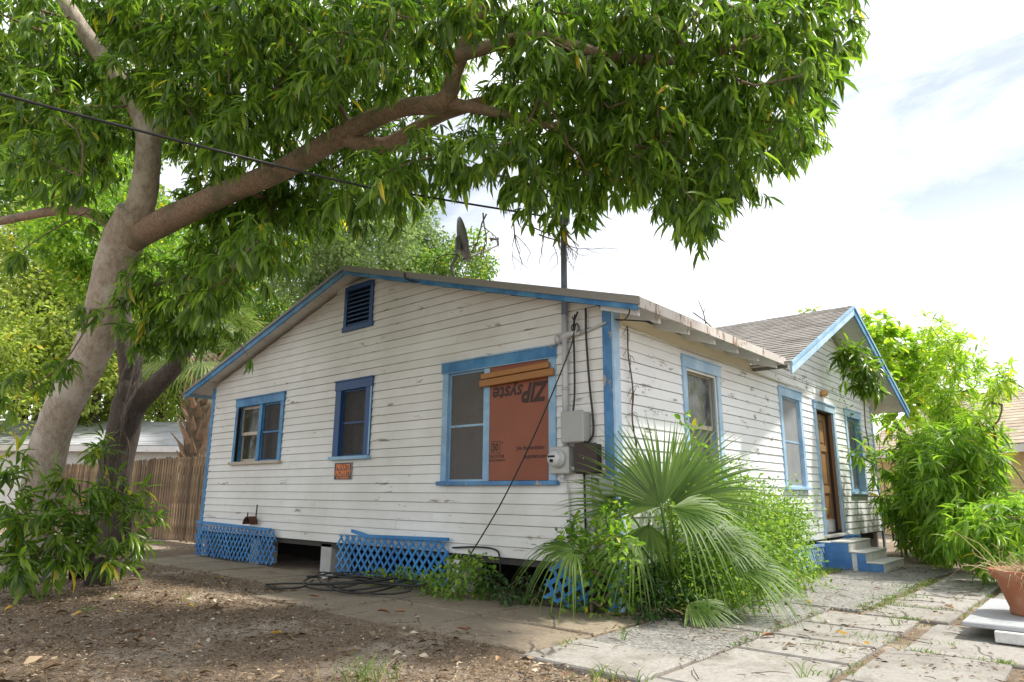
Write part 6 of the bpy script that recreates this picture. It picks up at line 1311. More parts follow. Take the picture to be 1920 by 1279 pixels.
for z in (.35, 1.05, 1.7):
    MB().box(FX + .03, FX + .068, 9.06, 26, z - .045, z + .045).build('fence_rail', FENCEW, fence)
for y in (9.3, 11.7, 14.1, 16.5, 18.9, 21.3, 23.7):
    MB().box(FX + .02 + .05, FX + .16, y, y + .095, 0, 1.94).build('fence_post', FENCEW, fence)
MB().box(FX - .10, FX - .012, 9.34, 9.46, 0, 1.95).build('fence_post', FENCEW, fence, bevel=.006)
MB().box(FX - .11, FX - .01, 9.06, 9.14, 0, 1.97).build('fence_post', FENCEW, fence, bevel=.006)
MB().box(FX - .12, FX + .05, 9.05, 10.1, 1.975, 2.005).build('cap_rail', FENCEW, fence)

# ------------------------------------------------------------------ terracotta pot, slab on blocks
st_ = tag(empty('stone_slab'), 'thin pale stone slab under the terracotta pot', 'slab')
m = MB(); m.box(.86, 2.55, -3.75, -2.70, .115, .155); m.build('slab_top', STONE, st_, bevel=.008)
for i, (x0, x1, y0, y1, lb) in enumerate(((.80, 1.2, -3.50, -2.92, 'concrete block at the near edge under the pale slab'), (2.0, 2.4, -3.4, -2.85, 'concrete block at the far end under the pale slab'))):
    m = MB(); m.box(x0, x1, y0, y1, .03, .114)
    tag(m.build('concrete_block', CONC_STEP, None, bevel=.006), lb, 'block', 'blocks under the pale slab')
TERRA = NT('terracotta')
_v = TERRA.coord()
_a = TERRA.noise(_v, 7, 6, .65)
TERRA.col(TERRA.mix(TERRA.ramp(_a, (.45, 0.0), (.7, .7)), (.36, .13, .065), (.44, .27, .18)))
TERRA.rough(.8); TERRA.bump(_a, .25, .006)
pc = Vector((1.62, -3.16, .156))
pot = tag(empty('terracotta_pot'), 'round terracotta pot of dried grass cut by the right edge', 'pot')
m = MB(); m.lathe([(0, 0), (.20, 0), (.21, .02), (.205, .05), (.275, .27), (.315, .31), (.33, .345), (.325, .37), (.29, .37), (.285, .33), (.0, .33)], 36, pc); m.build('pot_body', TERRA.m, pot, True)
m = MB(); m.lathe([(0, .335), (.15, .36), (.284, .34)], 20, pc); m.build('soil', m_plain('dry_soil', (.13, .09, .065), .95, 0, .5, 50, .6), pot, True)
m = MB()
for i in range(230):
    a, r = (random.uniform(0, 6.28) if i < 130 else random.uniform(1.6, 3.9)), random.uniform(.05, .28)
    p = pc + Vector((r * math.cos(a), r * math.sin(a), .34))
    d = Vector((math.cos(a) * random.uniform(-.4, 1), math.sin(a) * random.uniform(-.4, 1), random.uniform(.05, 1.0 if i % 4 == 0 else .35)))
    L = random.uniform(.12, .36)
    q = [p, p + d * L * .5, p + d * L + Vector((0, 0, -.06 * random.random())), p + d * L * 1.3 + Vector((random.uniform(-.06, .06), random.uniform(-.06, .06), -.16 * random.random()))]
    m.tube(q, [.0036, .0032, .0026, .0014], 3, cap=False)
tag(m.build('dead_stalks', m_plain('dry_straw', (.42, .32, .18), .85), pot), kind='stuff')

# ------------------------------------------------------------------ neighbouring houses
nb = tag(empty('neighbour_house'), 'pale grey roofed white house far behind the picket fence', 'house')
def rot_house(root, c, ang, L, Wd, hw, hr, wall, roofm, trim, ov=.5):
    """gabled bungalow: ridge along its length"""
    ca, sa = math.cos(ang), math.sin(ang)
    T = lambda x, y, z: (c[0] + x * ca - y * sa, c[1] + x * sa + y * ca, z)
    MB(T).box(-L / 2, L / 2, -Wd / 2, Wd / 2, 0, hw).build('wall', wall, root)
    m = MB(T)
    for s in (-1, 1):
        m.add([(-L / 2 - ov, s * (Wd / 2 + ov), hw - .02), (L / 2 + ov, s * (Wd / 2 + ov), hw - .02), (L / 2 + ov, 0, hr), (-L / 2 - ov, 0, hr),
               (-L / 2 - ov, s * (Wd / 2 + ov), hw + .13), (L / 2 + ov, s * (Wd / 2 + ov), hw + .13), (L / 2 + ov, 0, hr + .15), (-L / 2 - ov, 0, hr + .15)],
              [(0, 3, 2, 1), (4, 5, 6, 7), (0, 1, 5, 4), (1, 2, 6, 5), (2, 3, 7, 6), (3, 0, 4, 7)])
    r = m.build('roof', roofm, root)
    for s in (-1, 1):
        m = MB(T); m.box(-L / 2 - ov, L / 2 + ov, s * (Wd / 2 + ov), s * (Wd / 2 + ov) + s * .03, hw - .08, hw + .12); m.build('fascia', trim, r)
        q = (hr + .15 - hw - .13); run = Wd / 2 + ov
        sl = math.hypot(q, run)
        p0 = Vector(T(-L / 2 - ov, s * run, hw + .14)); u = Vector(T(1, 0, 0)) - Vector(T(0, 0, 0)); v = Vector(T(0, -s * run, q)) - Vector(T(0, 0, 0))
        shingles('shingles', p0, u, L + 2 * ov, v, sl, roofm, r, .28, .6)
    for s in (-1, 1):
        m = MB(T); m.add([(s * L / 2, -Wd / 2, hw), (s * L / 2, Wd / 2, hw), (s * L / 2, 0, hr)], [(0, 1, 2)]); m.build('gable', wall, root)
    return T
T = rot_house(nb, (3.6, 27.5), math.radians(-47), 13, 7, 2.55, 3.75, m_plain('white_stucco', (.68, .68, .66), .8), SHINGLE_PALE, TRIMWHITE)
for i in range(3):
    m = MB(T); m.box(-3.5 + i * 3.4, -2.3 + i * 3.4, -3.56, -3.50, 1.0, 2.1); w = m.build('window', TRIMWHITE, nb)
    m = MB(T); m.box(-3.42 + i * 3.4, -2.38 + i * 3.4, -3.575, -3.561, 1.08, 2.02); m.build('pane', GLASS, w)
nb2 = tag(empty('neighbour_house'), 'cream walled house with a tan shingle roof behind the right hand shrubs', 'house')
T = rot_house(nb2, (19.6, -6.1), math.radians(69), 13.5, 9, 2.35, 4.4, m_plain('cream_stucco', (.66, .52, .27), .85), SHINGLE_TAN, TRIMWHITE)
m = MB(T); m.box(-2.2, -.9, 4.50, 4.56, 1.0, 2.0); w = m.build('window', TRIMWHITE, nb2)
m = MB(T); m.box(-2.12, -.98, 4.561, 4.575, 1.08, 1.92); m.build('pane', GLASS, w)
cable('overhead_cable', OVERHEAD, .0115, BLACK, 'overhead power cable sagging from the left edge to the mast', 'overhead cable', n=8)

# ------------------------------------------------------------------ foliage
def blobs(k): return [tuple(float(v) for v in s.split(',')) for s in BLOBS[k].split()]
# leaf templates: (x across, y along, z up); (verts, faces)
def leaf_tmpl(w=.22, droop=.25, fold=.12, st=(0, .3, .68, 1.0), wd=(0, .9, .85, 0), curl=0.0):
    V, F = [], []
    rows = []
    for t, k in zip(st, wd):
        z = -droop * t * t
        if k == 0:
            rows.append([len(V)]); V.append((curl * t * t, t, z))
        else:
            rows.append([len(V), len(V) + 1, len(V) + 2])
            V += [(-w / 2 * k + curl * t * t, t, z + fold * w * k), (curl * t * t, t, z), (w / 2 * k + curl * t * t, t, z + fold * w * k)]
    for a, b in zip(rows, rows[1:]):
        if len(a) == 1: F += [(a[0], b[1], b[0], -1), (a[0], b[2], b[1], -1)]
        elif len(b) == 1: F += [(a[0], a[1], b[0], -1), (a[1], a[2], b[0], -1)]
        else: F += [(a[0], a[1], b[1], b[0]), (a[1], a[2], b[2], b[1])]
    return np.array(V, float), F
MANGO_L = leaf_tmpl(.19, .34, .35)
LANCE_L = leaf_tmpl(.20, .45, .3)
OVAL_L = leaf_tmpl(.55, .18, .25, (0, .35, .75, 1), (0, 1, .75, 0))
TINY_L = leaf_tmpl(.5, .1, .2, (0, .5, 1), (0, 1, 0))
CHIP_L = leaf_tmpl(.42, .12, .3, (0, .45, 1), (0, 1, 0))

def frames(Dr, Nn):
    Y = Dr / np.linalg.norm(Dr, axis=1, keepdims=True)
    X = np.cross(Y, Nn)
    l = np.linalg.norm(X, axis=1, keepdims=True)
    bad = l[:, 0] < 1e-4
    X[bad] = (1, 0, 0)
    X /= np.linalg.norm(X, axis=1, keepdims=True)
    Z = np.cross(X, Y)
    return X, Y, Z

def cloud_mesh(name, P, Dr, Nn, S, tmpl, mat):
    V, F = tmpl
    X, Y, Z = frames(Dr, Nn)
    S = S[:, None, None]
    W_ = P[:, None, :] + S * (V[None, :, 0:1] * X[:, None, :] + V[None, :, 1:2] * Y[:, None, :] + V[None, :, 2:3] * Z[:, None, :])
    n, nv = len(P), len(V)
    base = (np.arange(n) * nv)[:, None]
    loops, starts, tot = [], [], []
    li = []
    sizes = [3 if f[3] < 0 else 4 for f in F]
    flat = np.array([i for f, s in zip(F, sizes) for i in f[:s]])
    L = (base + flat[None, :]).reshape(-1)
    per = len(flat)
    st = np.cumsum([0] + sizes[:-1])
    starts = (np.arange(n)[:, None] * per + st[None, :]).reshape(-1)
    me = bpy.data.meshes.new(name)
    me.vertices.add(n * nv)
    me.vertices.foreach_set('co', W_.reshape(-1).astype(np.float32))
    me.loops.add(len(L))
    me.loops.foreach_set('vertex_index', L.astype(np.int32))
    me.polygons.add(len(starts))
    me.polygons.foreach_set('loop_start', starts.astype(np.int32))
    me.polygons.foreach_set('use_smooth', np.ones(len(starts), bool))
    me.update(calc_edges=True)
    me.materials.append(mat)
    return me

def unit(a): return a / np.maximum(np.linalg.norm(a, axis=1, keepdims=True), 1e-9)

def rosettes(bl, dens, nleaf, L, droop=.6, spread=(.5, 1.1), up=.15, shell=.5, squash=1.0, jit=.25):
    """leaf clusters at twig tips inside the blobs -> positions, directions, normals, sizes"""
    P, Dr, Nn, S = [], [], [], []
    for (x, y, z, r) in bl:
        n = max(1, int(round(dens * (r / .3) ** 2)))
        v = unit(RNG.normal(size=(n, 3)))
        q = v * (r * RNG.uniform(shell, 1.0, (n, 1)))
        q[:, 2] *= squash
        ax = unit(v + np.array([0, 0, up]) + RNG.normal(0, .25, (n, 3)))
        c = np.array([x, y, z]) + q
        k = nleaf + RNG.integers(-2, 3, n)
        for i in range(n):
            m = max(3, int(k[i] * RNG.uniform(.55, 1.15)))
            sz = RNG.uniform(.7, 1.15)
            a = RNG.uniform(0, 6.28) + np.arange(m) * 2.4
            t1 = np.cross(ax[i], (0.3, .2, 1)); t1 /= np.linalg.norm(t1) + 1e-9
            t2 = np.cross(ax[i], t1)
            sp = RNG.uniform(spread[0], spread[1], (m, 1))
            d = ax[i] * np.cos(sp) + (t1 * np.cos(a)[:, None] + t2 * np.sin(a)[:, None]) * np.sin(sp)
            d = d + np.array([0, 0, -droop]) * RNG.uniform(.6, 1.4, (m, 1)) + RNG.normal(0, jit * .3, (m, 3))
            P.append(c[i] + ax[i] * L * RNG.uniform(-.25, .15, (m, 1)))
            Dr.append(d)
            nn = np.array([0, 0, 1.0]) + ax[i] * .6 + RNG.normal(0, .35, (m, 3))
            Nn.append(nn)
            S.append(L * sz * RNG.uniform(.5, 1.2, m))
    return np.concatenate(P), unit(np.concatenate(Dr)), np.concatenate(Nn), np.concatenate(S)

def scattered(bl, dens, L, up=.2, flat=.5, droop=.25, reach=1.08):
    """single leaves filling the blobs"""
    P, Dr, Nn, S = [], [], [], []
    for (x, y, z, r) in bl:
        n = int(dens * (r / .3) ** 2)
        v = unit(RNG.normal(size=(n, 3)))
        P.append(np.array([x, y, z]) + v * r * RNG.uniform(.25, reach, (n, 1)) ** .8)
        Dr.append(unit(v * .7 + RNG.normal(0, .6, (n, 3)) + np.array([0, 0, -droop])))
        Nn.append(np.array([0, 0, 1.0]) + RNG.normal(0, flat, (n, 3)))
        S.append(L * RNG.uniform(.6, 1.25, n))
    return np.concatenate(P), np.concatenate(Dr), np.concatenate(Nn), np.concatenate(S)

def twigs(mb, roots, bl, r0=.006, rmax=.05, n=5, sag=.06):
    """branches that reach every blob from the nearest limb or twig already grown"""
    R0 = [Vector(p) for p in roots]
    nodes = list(R0)
    par = [None] * len(nodes)
    cnt = [0] * len(nodes)
    order = sorted(range(len(bl)), key=lambda i: min((Vector(bl[i][:3]) - q).length for q in R0))
    for i in order:
        p = Vector(bl[i][:3])
        b, bd = 0, 1e9
        for j, q in enumerate(nodes):
            d = (p - q).length * (1.0 if par[j] is None else 1.12)
            if d < bd: b, bd = j, d
        nodes.append(p); par.append(b); cnt.append(1)
        j = b
        while j is not None:
            cnt[j] += 1
            j = par[j]
    for i, p in enumerate(nodes):
        if par[i] is None: continue
        q = nodes[par[i]]
        d = p - q
        w = Vector((random.uniform(-1, 1), random.uniform(-1, 1), random.uniform(-.6, 1))) * d.length * .10
        ra = min(rmax, r0 * math.sqrt(cnt[i] + 1.6)); rb = min(rmax, r0 * math.sqrt(cnt[i]))
        mb.tube([q, q + d * .33 + w - Vector((0, 0, sag * d.length * .3)), q + d * .7 + w * .8, p], [ra, ra * .95, (ra + rb) / 2, rb], n, cap=False)
    return nodes

# leaf materials (colours brightened beyond real leaves for a backlit glow, light passing through)
MANGO_M = m_leaf('mango_leaf', (.042, .088, .014), (.098, .175, .022), (.205, .295, .036), .47, .002, .3, (.50, .36, .03), .5, 1.22)
SHRUB_M = m_leaf('shrub_leaf', (.065, .14, .017), (.14, .245, .027), (.25, .36, .042), .48, .004, .42, tboost=1.3)
YELLOWG_M = m_leaf('yellow_green_leaf', (.14, .25, .022), (.25, .37, .035), (.38, .46, .07), .5, .015, .45, (.55, .45, .06), tboost=1.12)
DARKG_M = m_leaf('dark_leaf', (.016, .045, .012), (.03, .085, .016), (.06, .13, .02), .3, 0, .35)  # on the foot bush this dark green stands for shade inside the clump
WEED_M = m_leaf('weed_leaf', (.08, .17, .022), (.17, .28, .04), (.27, .37, .06), .42, .003, .5, (.5, .42, .06))
PALM_M = m_leaf('palmetto_leaf', (.055, .118, .016), (.098, .175, .025), (.165, .24, .04), .42, 0, .48)
FAR_M = m_leaf('far_leaf', (.06, .13, .025), (.13, .22, .04), (.24, .34, .06), .45, .02, .6)
FARY_M = m_leaf('far_yellow_leaf', (.12, .17, .035), (.22, .27, .055), (.36, .40, .11), .5, .01, .6, tboost=1.1)
FARG_M = m_leaf('far_grey_leaf', (.09, .14, .06), (.15, .21, .09), (.24, .30, .13), .4, 0, .6)
BARK_MANGO = m_bark('mango_bark', (.27, .215, .165), (.52, .45, .37), 5, .4, (.58, .53, .46))
BARK_LIMB = m_bark('mango_limb_bark', (.20, .135, .095), (.42, .30, .22), 7, .8, (.15, .145, .09))
BARK_DARK = m_bark('oak_bark', (.03, .023, .018), (.11, .088, .07), 9, .25)
BARK_TWIG = m_bark('twig_bark', (.14, .10, .065), (.28, .21, .14), 12, 1)

def limb(mb, pts, n=16, wob=.035, sub=5):
    """pts: (x, y, z, radius)"""
    P = spline(pts, sub)
    mb.tube([tuple(p[:3]) for p in P], [max(.004, p[3]) for p in P], n, True, wob)
    return [Vector(p[:3]) for p in P]

# ------------------------------------------------------------------ the mango tree
mango = tag(empty('mango_tree'), 'huge mango tree leaning on the left, its leafy limb reaching over the house', 'tree')
m = MB()
TR = limb(m, [(-3.12, 7.30, -.2, 0.430), (-3.135, 7.23, .0, 0.344), (-3.16, 7.12, .35, 0.271), (-3.155, 6.92, .93, 0.237), (-3.21, 6.64, 1.75, 0.222), (-3.17, 6.35, 2.3, 0.220), (-3.06, 5.94, 3.03, 0.225), (-3.09, 5.46, 4.09, 0.245), (-3.06, 5.10, 4.6, 0.232)], 22, .035, 7)
for a in (0.2, 1.5, 2.6, 3.9, 5.1):      # root flare
    d = Vector((math.cos(a), math.sin(a), 0))
    limb(m, [tuple(Vector((-3.16, 7.1, .5)) + d * .17) + (.13,), tuple(Vector((-3.14, 7.2, .16)) + d * .38) + (.12,), tuple(Vector((-3.13, 7.22, -.06)) + d * .72) + (.06,)], 10, .05)
for (x_, y_, z_, r_) in ((-3.36, 6.66, 1.55, .11), (-3.26, 5.75, 3.35, .12), (-3.22, 5.45, 3.95, .10)):
    mm = [(0, -r_ * .5), (r_ * .8, -r_ * .4), (r_, 0), (r_ * .85, r_ * .45), (0, r_ * .6)]
    m.lathe(mm, 10, (x_, y_, z_), (.1, -.3, 1))
m.build('trunk', BARK_MANGO, mango, True)
m = MB()
LIMB_A = limb(m, [(-3.06, 5.16, 4.45, 0.194), (-3.06, 4.98, 4.75, 0.167), (-3.12, 4.80, 5.26, 0.151), (-3.22, 4.74, 5.62, 0.132), (-3.47, 4.80, 6.0, 0.106), (-3.78, 4.85, 6.35, 0.097), (-4.10, 4.9, 6.72, 0.088), (-4.5, 5.0, 7.3, 0.053)], 14)
tag(m.build('limb', BARK_MANGO, mango, True), 'pale upright limb above the fork')
m = MB()
LIMB_A2 = limb(m, [(-3.16, 4.78, 5.40, .13), (-3.02, 4.62, 5.72, .12), (-2.85, 4.35, 6.1, .09), (-2.6, 4.0, 6.6, .06)], 10)
m.build('limb', BARK_MANGO, mango, True)
m = MB()
LIMB_B = limb(m, [(-3.06, 5.30, 4.22, 0.151), (-2.95, 5.02, 4.36, 0.168), (-2.58, 4.05, 4.64, 0.144), (-2.22, 3.1, 4.86, 0.126), (-1.98, 2.29, 5.1, 0.119), (-1.80, 1.57, 5.23, 0.099), (-1.66, .96, 5.15, 0.094), (-1.74, .68, 5.38, 0.080), (-1.84, .32, 5.68, 0.067), (-1.9, -.2, 6.1, 0.059)], 16)
tag(m.build('limb', BARK_LIMB, mango, True), 'long brown limb reaching right in front of the house')
m = MB()
LIMB_B2 = limb(m, [(-1.98, 2.24, 5.03, 0.072), (-1.80, 1.98, 4.95, 0.096), (-1.66, 1.78, 4.96, 0.092), (-1.53, 1.48, 5.10, 0.080), (-1.36, 1.2, 5.25, 0.072), (-1.12, .46, 5.30, 0.056), (-.8, -.4, 5.4, 0.032)], 12)
m.build('limb', BARK_LIMB, mango, True)
m = MB()
LIMB_C = limb(m, [(-3.05, 5.55, 4.0, 0.084), (-3.10, 5.80, 4.55, 0.077), (-3.30, 6.25, 4.84, 0.070), (-3.59, 6.68, 4.88, 0.066), (-4.0, 7.49, 4.82, 0.056), (-4.55, 8.32, 4.67, 0.035)], 10)
m.build('limb', BARK_LIMB, mango, True)
m = MB()
LIMB_D = limb(m, [(-1.84, .62, 5.42, .07), (-1.55, -.18, 5.42, .06), (-1.16, -.83, 5.12, .05), (-.76, -1.43, 5.04, .04), (-.32, -2.01, 5.28, .025)], 8)
LIMB_E = limb(m, [(-1.62, .92, 5.14, .07), (-1.2, .1, 4.80, .05), (-1.05, -.43, 4.50, .035), (-.86, -.9, 4.3, .02)], 8)
m.build('branch', BARK_LIMB, mango, True)
CAN = blobs('CANOPY')
CROWN = blobs('CROWN')
m = MB()
roots = [p for L_ in (LIMB_A, LIMB_A2, LIMB_B, LIMB_B2, LIMB_C, LIMB_D, LIMB_E) for p in L_[::3]]
twigs(m, roots, CAN + CROWN, .0055, .05, 5)
tag(m.build('twigs', BARK_TWIG, mango, True), kind='stuff')
P, Dr, Nn, S = rosettes(CAN, CAN_D, 12, .222, 1.0, (.5, 1.25), .1, .35)
# the leaves nearest to the viewer stay single leaves
V_ = (P + Dr * .1) - np.array(CAM)
zc = V_ @ np.array(_fw)
sx = V_ @ np.array(_r2) / zc
sy = V_ @ np.array(_u2) / zc
inside = (np.abs(sx) < .74) & (sy < .49) & (sy > -.4) & (zc > 1)
score = np.where(inside, zc, 99)
near = np.argsort(score)[:290]
mask = np.ones(len(P), bool)
mask[near] = False
tm = []
for k in range(6):
    tV, tF = leaf_tmpl(.175 + .009 * k, .2 + .06 * k, .35, curl=random.uniform(-.06, .06))
    me = cloud_mesh('leaf', np.zeros((1, 3)), np.array([[0, 1.0, 0]]), np.array([[0, 0, 1.0]]), np.ones(1), (tV, tF), MANGO_M)
    tm.append(me)
X, Y, Z = frames(Dr[near], Nn[near])
for i, j in enumerate(near):
    o = link('leaf', tm[i % 6], mango)
    s = S[j]
    o.matrix_local = Matrix(((X[i][0] * s, Y[i][0] * s, Z[i][0] * s, P[j][0]), (X[i][1] * s, Y[i][1] * s, Z[i][1] * s, P[j][1]), (X[i][2] * s, Y[i][2] * s, Z[i][2] * s, P[j][2]), (0, 0, 0, 1)))
tag(link('foliage', cloud_mesh('foliage', P[mask], Dr[mask], Nn[mask], S[mask], MANGO_L, MANGO_M), mango), kind='stuff')
P, Dr, Nn, S = rosettes(CROWN, SHADE_CROWN_D, 10, .25, .7, (.5, 1.25), .2, .4)  # out-of-view upper leaves that shade the yard
tag(link('foliage', cloud_mesh('foliage', P, Dr, Nn, S, MANGO_L, MANGO_M), mango), kind='stuff')
# bare dead twigs hanging over the roof
m = MB()
def bare(p, d, L, r, depth):
    pts = [p]
    q = p
    for i in range(4):
        d = (d + Vector((random.uniform(-.35, .35), random.uniform(-.35, .35), random.uniform(-.3, .25)))).normalized()
        q = q + d * L / 4
        pts.append(q)
    m.tube(pts, [r, r * .9, r * .8, r * .7, r * .6], 5, cap=False)
    if depth > 0:
        for i in range(2 + (depth > 1)):
            s = pts[random.randint(2, 4)]
            bare(s, (d + Vector((random.uniform(-.9, .9), random.uniform(-.9, .9), random.uniform(-.9, .1)))).normalized(), L * random.uniform(.5, .8), r * .6, depth - 1)
random.seed(4)
for p, d in BARE:
    bare(Vector(p), Vector(d).normalized(), .42, .0085, 2)
random.seed(9)
m.build('bare_twig', BARK_TWIG, mango, True)

# ------------------------------------------------------------------ plants made of stem + foliage
def plant(name, label, cat, key, mat, tmpl, mode, stem_base, L, dens, nleaf=9, group=None, stem_mat=None, stem_r=.012, **kw):
    root = tag(empty(name), label, cat, group)
    bl = key if isinstance(key, list) else blobs(key)
    m = MB()
    bases = [Vector(b) for b in stem_base]
    if stem_r:
        pts = []
        for b in bases:
            pts += [b, b + Vector((0, 0, .12))]
            MB().tube([b - Vector((0, 0, .05)), b + Vector((0, 0, .13))], stem_r * 1.6, 6).build('stem', stem_mat or BARK_TWIG, root, True)
        twigs(m, pts, bl, stem_r * .32, stem_r * 2.2, 5)
        tag(m.build('twigs', stem_mat or BARK_TWIG, root, True), kind='stuff')
    if mode == 'ros':
        a = rosettes(bl, dens, nleaf, L, **kw)
    else:
        a = scattered(bl, dens, L, **kw)
    keep = a[0][:, 2] > .015
    tag(link('foliage', cloud_mesh('foliage', *[q[keep] for q in a], tmpl, mat), root), kind='stuff')
    return root

plant('mango_shrub', 'dense bush of long drooping leaves between the steps and the cream house', 'shrub', 'GREEN_SHRUB', SHRUB_M, LANCE_L, 'ros', [(6.6, -2.0, 0), (7.2, -2.4, 0)], .24, 12, 10, droop=.5)
plant('mango_shrub', 'dark mass of long leaves behind the entrance steps at the house end', 'shrub', 'BACK_SHRUB', MANGO_M, LANCE_L, 'ros', [(10.6, -1.2, 0), (10.9, -1.6, 0)], .24, 13, 10, droop=.6)
plant('tall_shrub', 'tall yellow green bush with slender leaves rising beside the cross gable', 'shrub', 'TALL_SHRUB', YELLOWG_M, LANCE_L, 'ros', [(7.4, -2.1, 0), (8.0, -1.9, 0)], .19, 13, 10, droop=.3, up=.6)
plant('broadleaf_tree', 'broad yellow leaved tree behind the peak of the cross gable', 'tree', 'BROAD_TREE', YELLOWG_M, OVAL_L, 'ros', [(11.6, -1.4, 0)], .20, 14, 8, stem_r=.03, droop=.3)
plant('mango_sapling', 'low dark leafy sapling at the foot of the entrance steps', 'sapling', 'STEP_SAPLING', SHRUB_M, MANGO_L, 'ros', [(8.2, -1.3, 0)], .25, 14, 11, droop=.5)
plant('corner_bush', 'broad leafed bush at the lower right behind the terracotta pot', 'shrub', 'CORNER_BUSH', SHRUB_M, LANCE_L, 'ros', [(5.2, -2.7, 0)], .22, 11, 9, droop=.5)
plant('leggy_shrub', 'thin upright shrub in front of the cream house at the right edge', 'shrub', 'LEGGY', YELLOWG_M, LANCE_L, 'ros', [(6.2, -3.3, 0)], .20, 10, 9, droop=.45, up=.5)
plant('gable_vine', 'clump of mango like leaves growing up under the cross gable soffit', 'vine', 'VINE', MANGO_M, MANGO_L, 'ros', [(9.9, -.25, .3)], .25, 26, 12, droop=.7)
plant('wall_sapling', 'leafy sapling against the wall right of the door', 'sapling', 'GABLE_SAPLING', SHRUB_M, MANGO_L, 'ros', [(9.3, -.5, 0)], .25, 12, 10, droop=.6)
plant('weedy_bush', 'light green weedy bush of tiny leaves along the sunny side wall', 'shrub', 'WEEDY_BUSH', WEED_M, OVAL_L, 'sc', [(1.0, -.5, 0), (1.9, -.45, 0), (2.7, -.5, 0), (3.5, -.5, 0)], .050, 330, stem_r=.008, reach=1.9)
plant('ground_weed', 'round leafed green weed in front of the neat blue lattice', 'weed', 'LOW_SHRUB', WEED_M, OVAL_L, 'sc', [(-.45, 1.8, 0), (-.4, 2.0, 0)], .065, 280, stem_r=.006)
plant('ground_weed', 'low creeping weed under the left half of the neat blue lattice', 'weed', 'LOW_SHRUB_B', WEED_M, OVAL_L, 'sc', [(-.35, 2.8, 0)], .05, 300, stem_r=.005)
plant('ground_weed', 'small weed clump between the neat lattice and the broken scrap', 'weed', 'LOW_SHRUB_C', DARKG_M, OVAL_L, 'sc', [(-.35, 1.2, 0)], .065, 260, stem_r=.006)
plant('corner_vine', 'dark leafed creeper climbing the blue corner board', 'vine', 'CORNER_VINE', SHRUB_M, OVAL_L, 'sc', [(-.2, .2, 0), (-.25, .35, 0)], .075, 120, stem_r=.008)
plant('mango_seedling', 'mango seedlings at the left edge hiding the trunk base', 'sapling', 'MANGO_SEEDLING', MANGO_M, MANGO_L, 'ros', [(-3.9, 5.6, 0), (-3.5, 5.4, 0)], .23, 15, 10, droop=.45)
plant('mango_seedling', 'taller mango seedling just right of the big trunk', 'sapling', 'MANGO_SEEDLING_B', MANGO_M, MANGO_L, 'ros', [(-3.0, 5.7, 0)], .23, 13, 10, droop=.45)
plant('foot_bush', 'tangled bush with shade-darkened leaves hiding the foot of the palmetto and the corner post', 'shrub', 'FOOT_BUSH', DARKG_M, LANCE_L, 'sc', [(.1, -.5, 0), (.4, -.45, 0)], .10, 130, stem_r=.007)  # leaf colour darkened for the shaded interior under the fans
# tall weeds sprouting above the palmetto
tw = [(.95 + .06 * i * random.uniform(-1, 1), -.42 + random.uniform(-.08, .08), 1.15 + .11 * i, .12) for i in range(8)] + [(1.25, -.4, 1.2, .1), (1.3, -.42, 1.45, .1), (.75, -.35, 1.35, .1), (.7, -.36, 1.5, .09)]
plant('tall_weed', 'spindly weed with round leaves sprouting above the palmetto fans', 'weed', tw, SHRUB_M, OVAL_L, 'sc', [(.95, -.42, 0), (.8, -.4, 0)], .085, 60, stem_r=.01)

# dry dead vine on the side wall
m = MB()
V1 = spline([(.22, -.05, 2.92), (.20, -.06, 2.6), (.27, -.06, 2.25), (.24, -.06, 1.9), (.33, -.06, 1.5), (.3, -.07, 1.0)], 5)
m.tube([tuple(p) for p in V1], [.009] * len(V1), 5)
for i in range(26):
    p = Vector(V1[random.randint(0, len(V1) - 1)])
    q = p + Vector((random.uniform(-.16, .18), 0, random.uniform(-.2, .12)))
    m.tube([p, (p + q) / 2 + Vector((0, -.012, .02)), q], [.004, .003, .002], 4, cap=False)
tag(m.build('dead_vine', m_bark('dry_vine', (.10, .06, .04), (.2, .13, .09), 20), None, True), 'dry brown vine stem clinging to the side wall near the corner', 'vine')
# green creeper trailing over the side wall right of the door
cr = [(7.7 + .26 * i, -.06, 3.12 - .16 * i + .02 * math.sin(i), .07 + .006 * i) for i in range(9)]
plant('wall_creeper', 'thin green creeper trailing down the white wall above the right window', 'vine', cr, SHRUB_M, OVAL_L, 'sc', [(9.85, -.08, .2)], .075, 110, stem_r=.006)

